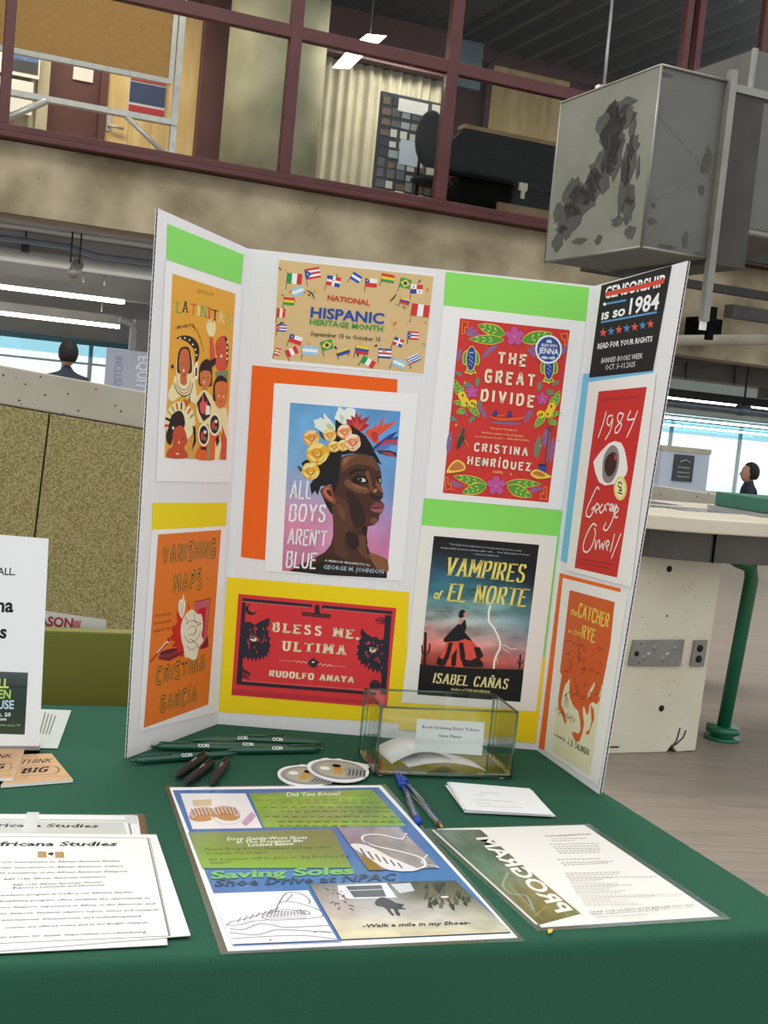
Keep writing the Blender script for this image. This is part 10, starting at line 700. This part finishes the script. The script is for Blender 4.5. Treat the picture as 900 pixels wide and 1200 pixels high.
{'name': 'africana_sheet','plane': [[0.0,0.0,0.74],[1.0,0.0,0.0],[0.0,1.0,0.0],[0.0,0.0,1.0]],'q': [-2803,-5325,-284,-4892,296,-7360,-1951,-8102],'label': 'top white information sheet with double border and small emblem on the stack','cat': 'sheet','paper': 'efece4','lay': 6,'group': None,'th': 8,'art': [('L','55544f',11.5,[-2780,-5401,-363,-5019,109,-7405,-2007,-7920],0,0),('L','6a6964',6.5,[-343,-5022,120,-7399],0,0),('T','1d1c1a','Africana Studies',[-1975,-5554,-659,-5312,-653,-5187,-1981,-5434], None,0.07,0),('P','c9a06a',[-1424,-5608,-1164,-5574,-1123,-5744,-1387,-5778],0),('P','efe9dc',[-1335,-5604,-1254,-5590,-1215,-5747,-1299,-5762],0),('P','1d1c1a',[-1314,-5639,-1274,-5606,-1247,-5652,-1260,-5705,-1282,-5684,-1302,-5675],0),('E','8a4a2a',[-1403,-5636,4,1,2,-10]),('E','8a4a2a',[-1231,-5611,4,1,2,-10]),('E','3a5a3a',[-1393,-5685,4,1,2,-10]),('E','3a5a3a',[-1222,-5660,4,1,2,-10]),('E','1d1c1a',[-1383,-5733,4,1,2,-10]),('E','1d1c1a',[-1213,-5709,4,1,2,-10]),('E','3a5a3a',[-1390,-5633,4,1,2,-10]),('E','3a5a3a',[-1218,-5609,4,1,2,-10]),('E','1d1c1a',[-1380,-5682,4,1,2,-10]),('E','1d1c1a',[-1209,-5658,4,1,2,-10]),('E','8a4a2a',[-1370,-5731,4,1,2,-10]),('E','8a4a2a',[-1199,-5707,4,1,2,-10]),('E','1d1c1a',[-1378,-5631,4,1,2,-10]),('E','1d1c1a',[-1205,-5607,4,1,2,-10]),('E','8a4a2a',[-1368,-5680,4,1,2,-10]),('E','8a4a2a',[-1195,-5656,4,1,2,-10]),('E','3a5a3a',[-1358,-5729,4,1,2,-10]),('E','3a5a3a',[-1186,-5705,4,1,2,-10]),('E','8a4a2a',[-1365,-5629,4,1,2,-10]),('E','8a4a2a',[-1191,-5604,4,1,2,-10]),('E','3a5a3a',[-1355,-5678,4,1,2,-10]),('E','3a5a3a',[-1182,-5653,4,1,2,-10]),('E','1d1c1a',[-1345,-5727,4,1,2,-10]),('E','1d1c1a',[-1173,-5702,4,1,2,-10]),('E','3a5a3a',[-1353,-5627,4,1,2,-10]),('E','3a5a3a',[-1178,-5602,4,1,2,-10]),('E','1d1c1a',[-1343,-5676,4,1,2,-10]),('E','1d1c1a',[-1168,-5651,4,1,2,-10]),('E','8a4a2a',[-1333,-5724,4,1,2,-10]),('E','8a4a2a',[-1159,-5700,4,1,2,-10]),('E','1d1c1a',[-1340,-5624,4,1,2,-10]),('E','1d1c1a',[-1164,-5599,4,1,2,-10]),('E','8a4a2a',[-1330,-5673,4,1,2,-10]),('E','8a4a2a',[-1155,-5649,4,1,2,-10]),('E','3a5a3a',[-1321,-5722,4,1,2,-10]),('E','3a5a3a',[-1146,-5697,4,1,2,-10]),('T','4a4845','AAF 1010: Introduction to African America Studies',[-1868,-6020,-565,-5745,-562,-5698,-1870,-5976], None,0.012,0),('T','4a4845','AAF 1020: Introduction to African American Culture',[-1830,-6158,-514,-5878,-512,-5831,-1832,-6114], None,0.012,0),('T','4a4845','AAF 1030: Literatures of the African American Diaspora',[-1860,-6305,-456,-6006,-453,-5961,-1863,-6262], None,0.012,0),('T','4a4845','AAF 1180: African American Literature',[-1590,-6404,-642,-6178,-641,-6134,-1592,-6362], None,0.012,0),('T','4a4845','AAF 1190: African American Women:',[-1478,-6527,-644,-6316,-642,-6272,-1480,-6485], None,0.012,0),('T','4a4845', "Beyonce's Lemonade and Herstories",[-1455,-6593,-625,-6381,-623,-6337,-1457,-6552], None,0.012,0),('T','4a4845','An academic program at CCRI is our Africana Studies',[-1612,-6799,-339,-6512,-337,-6470,-1615,-6759], None,0.012,0),('T','4a4845','This interdisciplinary program offers students the opportunity to',[-1763,-6965,-156,-6624,-153,-6582,-1765,-6926], None,0.012,0),('T','4a4845','explore diasporic experience in Africa, in the Americas, and',[-1567,-7069,-95,-6747,-92,-6706,-1569,-7030], None,0.012,0),('T','4a4845','the African diaspora. Students explore topics, issues and research',[-1648,-7222,-50,-6881,-47,-6840,-1651,-7185], None,0.012,0),('T','4a4845','that are international, transnational, and multidisciplinary',[-1611,-7359,-183,-7042,-180,-7003,-1613,-7323], None,0.012,0),('T','4a4845','courses are offered online and at the Knight Campus.',[-1334,-7459,-105,-7168,-103,-7130,-1336,-7423], None,0.012,0),('T','4a4845','See an advisor for details. https://www.ccri.edu/advising',[-1421,-7674,-102,-7369,-99,-7332,-1423,-7639], None,0.012,0)]},
{'name': 'kraft_booklet','plane': [[0.0,0.0,0.74],[1.0,0.0,0.0],[0.0,1.0,0.0],[0.0,0.0,1.0]],'q': [-2300,-2349,-1942,-2217,-1486,-3222,-2262,-3618],'label': 'tan kraft booklet lettered think big, right one of the pair','cat': 'booklet','paper': 'cba277','lay': 0,'group': None,'th': 36,'art': [('L','8a6238',8.9,[-2237,-2378,-2073,-2462,-2138,-2307],1,0),('L','8a6238',8.1,[-2084,-3370,-2022,-3305,-2087,-3219,-2120,-3277],1,0),('L','8a6238',8.2,[-1856,-3216,-1732,-3136,-1544,-3143],1,0),('T','2a211a','THINK',[-2236,-2752,-1882,-2594,-1880,-2420,-2238,-2582],(0.16,0.08,0.3,0),0,0),('L','4a3524',8.4,[-2152,-3026,-2144,-2811,-1805,-2757,-1720,-2950,-1776,-3068,-2118,-3216],1,0),('L','4a3524',8.6,[-1805,-2757,-1742,-2795,-1710,-2921,-1741,-3008],1,0),('T','2a211a','BIG',[-2137,-3127,-1848,-2981,-1846,-2770,-2139,-2921],(0.3,0.16,0.3,0),0,0)]},
{'name': 'kraft_booklet','plane': [[0.0,0.0,0.74],[1.0,0.0,0.0],[0.0,1.0,0.0],[0.0,0.0,1.0]],'q': [-2941,-2350,-2295,-2185,-2166,-3449,-2770,-3587],'label': 'tan kraft booklet overlapping the other at the left picture edge','cat': 'booklet','paper': 'cda47a','lay': 11,'group': None,'th': 36,'art': [('T','2a211a','THINK',[-2746,-2768,-2374,-2649,-2372,-2485,-2748,-2607],(0.16,0.08,0.3,0),0,0),('L','4a3524',8.2,[-2608,-3161,-2633,-2876,-2404,-2847,-2312,-2906,-2284,-3162,-2549,-3276],1,0),('T','2a211a','BIG',[-2608,-3161,-2360,-3102,-2359,-2922,-2610,-2982],(0.3,0.16,0.3,0),0,0),('L','8a6238',8.1,[-2318,-3348,-2240,-3356,-2222,-3301],1,0)]},
{'name': 'paper_flyer','plane': [[0.0,0.0,0.74],[1.0,0.0,0.0],[0.0,1.0,0.0],[0.0,0.0,1.0]],'q': [-2661,28,-2101,107,-1928,-1875,-2265,-1939],'label': 'small white flyer with grey lines lying behind the white sign','cat': 'flyer','paper': 'c9cbc4','lay': 1,'group': None,'th': 4,'art': [('L','80837c',21.7,[-2438,-131,-2288,-1252],0,0),('L','80837c',21.7,[-2380,-173,-2246,-1253],0,0),('L','80837c',21.6,[-2322,-215,-2203,-1255],0,0),('L','80837c',21.5,[-2264,-257,-2161,-1256],0,0)]},
{'name': 'entry_slip','plane': [[0.0,0.0,0.74],[1.0,0.0,0.0],[0.0,1.0,0.0],[0.0,0.0,1.0]],'q': [3309,-2258,4406,-2294,4512,-3266,3395,-3337],'label': 'topmost white slip with faint lines on the slip stack','cat': 'slip','paper': 'f4f3f0','lay': 14,'group': None,'th': 3,'art': [('L','a9a7a4',12.6,[3676,-2611,3959,-2614],0,0),('L','a9a7a4',12.5,[3590,-2716,3728,-2729],0,0),('L','a9a7a4',12.2,[3549,-2937,4081,-2918],0,0),('L','a9a7a4',12.1,[3566,-3058,3744,-3061],0,0),('L','a9a7a4',11.9,[3571,-3179,4145,-3131],0,0)]},
{'name': 'standing_sign','plane': [[-0.21069,-0.21639,0.752],[0.9703,0.24192,-0.0],[-0.02948,0.11825,0.99255],[0.24012,-0.96306,0.12187]],'q': [-2239,2765,-68,2709,-9,-48,-2120,-78],'label': 'upright white paper sign in a black-footed holder at left edge','cat': 'sign','paper': 'f0efee','lay': 0,'group': None,'th': 10,'art': [('T','1b1b1b','FOR ALL.',[-933,2199,-457,2209,-457,2302,-933,2291], None,0.035,0),('T','1b1b1b','Africana',[-1247,1712,-451,1731,-451,1904,-1247,1882], None,0.07,0),('T','1b1b1b','Studies',[-1166,1389,-514,1388,-514,1555,-1166,1553], None,0.07,0),('G',[-1345,966,-213,947,-203,140,-1322,168],[['5a6462','4a5454','4e5856'],['3c4846','2c3a36','33403a'],['223028','1e2e28','263a30'],['2c3830','26352a','2e3c2c'],['3a4434','38442f','3e4a34']]),('L','39423f',8.1,[-464,901,-320,899],0,0),('L','39423f',8.1,[-461,855,-349,852],0,0),('L','39423f',8.2,[-300,850,-236,846],0,0),('L','1c2622',8.1,[-614,769,-223,771],0,0),('L','1c2622',8.1,[-613,752,-222,755],0,0),('L','1c2622',8.2,[-352,666,-256,662],0,0),('T','d8e67a','FALL',[-723,743,-444,745,-444,858,-723,855], None,0.06,0),('T','b4d06a','OPEN',[-745,608,-412,607,-412,716,-745,716], None,0.06,0),('T','b8d4de','HOUSE',[-768,472,-362,474,-362,581,-768,577], None,0.06,0),('T','f4f4f2','Sat. Oct. 25',[-793,376,-394,378,-394,421,-793,419], None,0.05,0),('T','f4f4f2','11am-2pm',[-758,321,-445,321,-445,360,-758,360], None,0.05,0),('T','a9b884','Knight Campus, Warwick, RI',[-878,247,-269,250,-269,276,-878,273], None,0.02,0)],'sign': 1},
{'name': 'standing_flyer','plane': [[-0.22643,0.17381,0.74],[0.9703,0.24192,0.0],[0.0,-0.0,1.0],[0.24192,-0.9703,-0.0]],'q': [-941,1238,349,1095,414,-61,-952,34],'label': 'white flyer with red outlined lettering standing behind the olive panel','cat': 'flyer','paper': 'cfcfcb','lay': 0,'group': None,'th': 4,'art': [('T','3a2a38','MASON',[-855,977,-172,942,-172,1091,-854,1125], None,0.09,0),('T','b0303c','MASON',[-855,977,-172,942,-172,1091,-854,1125], None,0.045,0),('P','b0303c',[-162,1064,-142,1062,-151,922,-171,921],0),('P','b0303c',[-131,1065,-111,1064,-124,923,-143,922],0),('P','b0303c',[-100,1066,-80,1065,-97,924,-116,923],0),('P','b0303c',[-69,1067,-49,1066,-70,925,-89,924],0),('T','5a5a5a','COMMUNITY & EVENTS',[-670,904,-72,901,-72,919,-670,922], None,0.02,0)]},
{'name': 'ticket_card','plane': [[0.23138,-0.20444,0.74],[0.98745,0.15792,0.0],[0.0,-0.0,1.0],[0.15792,-0.98745,-0.0]],'q': [528,806,1501,791,1506,323,540,356],'label': 'small white card lettered for drawing tickets, taped inside the glass box','cat': 'card','paper': 'f2f1ee','lay': 0,'group': None,'th': 3,'art': [('T','4a4946','Book Drawing Entry Tickets',[612,679,1427,658,1427,699,612,720], None,0.03,0),('T','4a4946','Here Please',[858,562,1185,557,1185,598,858,602], None,0.03,0)]}]
for s in SHEETS:
    tt = make_sheet(s)
    if s.get('sign'):
        O, U, V_, N = map(Vector, s['plane']); q = s['q']
        # dark foot and clear acrylic front of the sign holder
        f = lambda u, v, n: tuple(O+U*u+V_*v+N*n)
        x1 = q[4]*1e-4; x0 = q[6]*1e-4; y0 = q[5]*1e-4
        h = thing('sign_holder', 'black and grey footed holder under the upright white sign', 'sign holder', tuple(O+U*(x0+x1)/2-Vector((0, 0, .012))))
        fz = lambda u, y, z: tuple(Vector((O.x, O.y, TZ))+U*u+Vector((-U.y, U.x, 0))*y+Vector((0, 0, z)))
        MB().box((x0, -.004, .0005), (x1+.001, .05, .006), fr=fz).build('foot', 'black', h); MB().box((x0, -.002, .006), (x1+.001, .01, .0115), fr=fz).build('clip', 'greybase', h)
# ---- banner lettering (sideways) ----
Ue = Vector((cos(YB), sin(YB), 0)); Nb = Vector((sin(YB), -cos(YB), 0))
O = Vector(BF(2.78, 14, 1.62)); LT = Layered(O, Vector((0, 0, -1)), Ue, Nb, .004)
draw(LT, [('T', 'd9dde6', 'EQUITY', [0, 0, 4600, 0, 4600, 1200, 0, 1200], None, .03, 0), ('T', '8a90b0', 'INCLUSION', [300, -2600, 5000, -2600, 5000, -1700, 300, -1700], None, .0, 0)])
artmesh(LT, 'lettering', BANNER, 'print')
# ================= SMALL THINGS ON THE TABLE =================
def pen(p0, p1, label, z=.0, body='greenpen', group='green pens by the left wing', flip=False, r=.0052):
    a = Vector((p0[0], p0[1], TZ+r+.0004+z)); b = Vector((p1[0], p1[1], TZ+r+.0004+z)); d = (b-a); Ln = d.length; d.normalize()
    t = thing('pen', label, 'pen', (a.x, a.y, TZ+z), group); at = lambda k: a+d*Ln*k; side = Vector((-d.y, d.x, 0))
    MB().tube([at(.05), at(.12), at(.45), at(.6), at(.88), at(.985), at(1)], [r*.62, r*.95, r, r*.96, r*.85, r*.3, r*.12], 14).build('barrel', body, t)
    MB().tube([at(0), at(.05)], r*.4, 10).build('clicker', body, t)
    c = at(.08)+Vector((0, 0, r*1.0)); e_ = at(.36)+Vector((0, 0, r*1.25)); MB().tube([at(.08)+Vector((0, 0, r*.5)), c+Vector((0, 0, .001)), e_, at(.37)+Vector((0, 0, r*.95))], [.0012, .0013, .0012, .0008], 6).build('clip', body, t)
    if body == 'greenpen':
        tow = side if side.y < 0 else -side; nr_ = (tow+Vector((0, 0, 1))).normalized(); V_ = (Vector((0, 0, 1))-tow).normalized(); U = d if d.x > 0 else -d
        L = Layered(at(.5)+nr_*(r+.0002)-V_*.0022-U*.007, U, V_, nr_, 0); draw(L, [('T', 'f4f6f2', 'CCRI', [0, 0, 150, 0, 150, 45, 0, 45], None, .05, 0)]); artmesh(L, 'imprint', t, 'print')
    return t
pen((-.090, -.236), (.045, -.165), 'green pen nearest the front, its clicker pointing left')
pen((-.072, -.163), (.066, -.136), 'green pen beginning just right of the left wing')
pen((.118, -.073), (-.022, -.121), 'green pen furthest back, nearest the centre panel')
pen((-.013, -.135), (.128, -.118), 'green pen lying across the middle of the pen cluster', z=.0)
pen((.166, -.114), (.030, -.157), 'green pen at the right front of the cluster, clicker pointing right')
pen((.03, -.098), (.167, -.083), 'green pen whose dark tip points to the glass box')
for (a, b, lb, z) in (((.004, -.186), (-.026, -.292), 'left of the three dark stubby pens pointing at the shoe poster', 0), ((.016, -.215), (-.013, -.315), 'middle of the three dark stubby pens', .0), ((.034, -.198), (.019, -.31), 'right of the three dark stubby pens', 0)):
    t = pen(a, b, lb, z, 'darkpen', 'dark pens behind the shoe poster', r=.0062)
    p = Vector((b[0]*.8+a[0]*.2, b[1]*.8+a[1]*.2, TZ+.008)); q_ = Vector((b[0]*.35+a[0]*.65, b[1]*.35+a[1]*.65, TZ+.0128)); MB().tube([p, q_], .0016, 6).build('silver_clip', 'alu', t)
for (a, b, lb, cap) in (((.264, -.208), (.273, -.393), 'clear stick pen with blue end plug, left of the pair', 0), ((.2685, -.225), (.300, -.407), 'clear stick pen with blue cap and brass tip, right of the pair', 1)):
    A_v = Vector((a[0], a[1], TZ+.0048)); B_v = Vector((b[0], b[1], TZ+.0048)); d = (B_v-A_v).normalized(); Ln = (B_v-A_v).length; at = lambda k: A_v+d*Ln*k
    t = thing('stick_pen', lb, 'pen', (a[0], a[1], TZ), 'clear blue pens by the shoe poster')
    if not cap: MB().tube([at(0), at(.02), at(.26), at(.27)], [.0035, .0048, .0052, .0045], 12).build('cap', 'bluecap', t); MB().tube([at(.05)+Vector((0, 0, .005)), at(.25)+Vector((0, 0, .006))], .0012, 6).build('cap_clip', 'bluecap', t)
    else: MB().tube([at(0), at(.09)], .0046, 12).build('end_plug', 'bluecap', t)
    MB().tube([at(.26 if not cap else .09), at(.92)], .0041, 6).build('barrel', 'pane', t); MB().tube([at(.2 if not cap else .06), at(.93)], .0016, 8).build('ink_tube', 'greyink', t)
    if cap: MB().tube([at(.92), at(.97), at(1)], [.0036, .0022, .0006], 10).build('tip', 'brass', t)
    else: MB().tube([at(.92), at(1)], [.0043, .004], 10).build('end_plug', 'bluecap', t)
# slips under the printed one
random.seed(5); c0 = [Vector((.330, -.226)), Vector((.440, -.2305)), Vector((.4515, -.328)), Vector((.336, -.3115))]
c0 = [Vector(v) for v in [(0.33089, -0.22588), (0.4406, -0.2296), (0.45114, -0.32666), (0.33949, -0.33359)]]
for k in range(9):
    dx, dy, a = random.uniform(-.004, .004), random.uniform(-.005, .002), random.uniform(-.03, .03); cc_ = (c0[0]+c0[2])/2; P = []
    for v in c0: w = v-cc_; P.append((cc_.x+w.x*cos(a)-w.y*sin(a)+dx, cc_.y+w.x*sin(a)+w.y*cos(a)+dy))
    solo(MB().prism(P[::-1], TZ+.0004+k*.00054, TZ+.0004+k*.00054+.0004), 'entry_slip', 'paper', 'blank white slip in the slip stack beneath the topmost one', 'slip', (cc_.x, cc_.y, TZ+k*.00054), 'slips of paper stacked beneath the top slip')
# extra sheets in the left stack
# die cut stickers
def sticker(cx, cy, rot, k, z, label):
    t = thing('sticker', label, 'sticker', (cx, cy, TZ+z), 'die-cut stickers behind the shoe poster')
    out = []
    for i in range(48):
        a = 2*pi*i/48; rr = 1+.03*sin(3*a)
        bump = .12*math.exp(-((a-1.9)/.13)**2)+.1*math.exp(-((a-1.45)/.1)**2)+.3*math.exp(-((a-.5)/.13)**2)+.08*math.exp(-((a-.75)/.08)**2)
        out.append((cos(a)*.042*(rr+bump)*k, sin(a)*.050*(rr+bump)*k))
    f = lambda x, y, zz: (cx+x*cos(rot)-y*sin(rot), cy+x*sin(rot)+y*cos(rot), TZ+z+zz)
    bk_ = MB().prism(out, 0, .0016, f).build('backing', 'paper', t)
    el = lambda a, b, ox, oy, n=30: [(ox+cos(2*pi*i/n)*a*k, oy+sin(2*pi*i/n)*b*k) for i in range(n)]
    MB().prism(el(.037, .043, 0, 0), .00165, .0018, f).build('grey_ring', 'greyprint', bk_); MB().prism(el(.031, .035, .001, 0), .00185, .0019, f).build('pale_disc', 'curtain', bk_)
    MB().prism(el(.007, .008, -.018, .002), .00195, .002, f).build('white_dot', 'whiteprint', bk_); MB().prism([(-.008, -.02), (.004, -.022), (.006, .008), (0, .022), (-.006, .01)], .00195, .002, f).build('bronze_figure', 'bronze', bk_)
    MB().prism(el(.006, .007, -.001, .016), .00205, .0021, f).build('black_cap', 'black', bk_)
    MB().prism([(.008, -.03), (.034, -.028), (.038, .004), (.016, .012), (.008, .002)], .00205, .0021, f).build('grey_block', 'greyprint', bk_)
    for i in range(5): MB().prism([(.011+i*.005, -.024), (.013+i*.005, -.024), (.017+i*.005, .0), (.015+i*.005, .0)], .00215, .0022, f).build('dark_bar', 'darkposter', bk_)
sticker(.140, -.232, -.2, .92, .0006, 'oval die-cut sticker partly under the other, left of the two')
sticker(.183, -.205, .05, 1.0, .0034, 'oval die-cut sticker lying on top, right of the two')
# olive panel behind the table
ob = Vector((-0.23478, 0.12947, 0.74)); ub = Vector((cos(RD(14)), sin(RD(14)), 0)); vb = Vector((-sin(RD(14)), cos(RD(14)), 0))
fb = lambda u, v, z: tuple(Vector((ob.x, ob.y, 0))+ub*u+vb*v+Vector((0, 0, z)))
t = thing('olive_panel', 'upright olive green panel standing behind the table', 'panel', fb(0, .015, 0)); zt_ = 0.8372
bevel(MB().box((-.55, 0, .02), (.35, .03, zt_), fr=fb).build('panel', 'olive', t), .003)
for u in (-.5, .28): MB().box((u, -.1, 0), (u+.03, .2, .02), fr=fb).build('foot', 'darksteel', t)
# ---- glass ticket box ----
g0 = Vector((0.23232, -0.21037, 0.74)); gd = Vector((0.98745, 0.15792, 0.0)); gn = Vector((-gd.y, gd.x, 0)); GW, GDp, GH = (0.19373, 0.10026, 0.09636)
gf = lambda u, v, z: tuple(Vector((g0.x, g0.y, TZ))+gd*u+gn*v+Vector((0, 0, z)))
t = thing('glass_box', 'open clear glass box holding raffle papers, in front of the board', 'box', gf(GW/2, GDp/2, 0)); w = .003
MB().box((0, 0, .004), (GW, GDp, .007), fr=gf).build('base_pane', 'pane', t)
for a, b in (((w, 0, .0071), (GW-w, w, GH)), ((w, GDp-w, .0071), (GW-w, GDp, GH)), ((0, 0, .0071), (w, GDp, GH)), ((GW-w, 0, .0071), (GW, GDp, GH))): MB().box(a, b, fr=gf).build('glass_pane', 'pane', t)
E2 = .0013
for (a, b) in [((0, 0), (0, 0)), ((GW, 0), (GW, 0)), ((0, GDp), (0, GDp)), ((GW, GDp), (GW, GDp))]: MB().tube([gf(a[0], a[1], .004), gf(a[0], a[1], GH)], E2*1.5, 6).build('glass_edge', 'glassedge', t)
for z in (.005, GH):
    P4 = [(0, 0), (GW, 0), (GW, GDp), (0, GDp)]
    for i in range(4): a, b = P4[i], P4[(i+1) % 4]; MB().tube([gf(a[0], a[1], z), gf(b[0], b[1], z)], E2*(1.5 if z < .01 else 1.1), 6).build('glass_edge', 'glassedge', t)
for a, b in ((.01, .01), (GW-.01, .01), (.01, GDp-.01), (GW-.01, GDp-.01)): MB().tube([gf(a, b, .0003), gf(a, b, .004)], .005, 12).build('foot_pad', 'pane', t)
# curled papers in the box
for k, (u0, u1, v0, v1, hh, lb) in enumerate(((.028, .128, .022, .082, .024, 'upper curled white ticket paper inside the glass box'), (.05, .160, .012, .05, .014, 'lower flatter white ticket paper inside the glass box'))):
    m = MB(); n = 16; vs = []
    for i in range(n+1):
        x = i/n; z = .0078+hh*sin(pi*(x*.9+.05))**.9*(1 if k == 0 else .8)+.0012*k; sk = .012*x
        vs += [gf(u0+(u1-u0)*x, v0-sk*.6, z), gf(u0+(u1-u0)*x-.012, v1-sk, z+.004)]
    m.add(vs, [(2*i, 2*i+2, 2*i+3, 2*i+1) for i in range(n)], sm=True)
    o = solo(m, 'ticket_paper', 'paper', lb, 'paper', gf(u0, v0, .0075)); so = o.modifiers.new('s', 'SOLIDIFY'); so.thickness = .0004
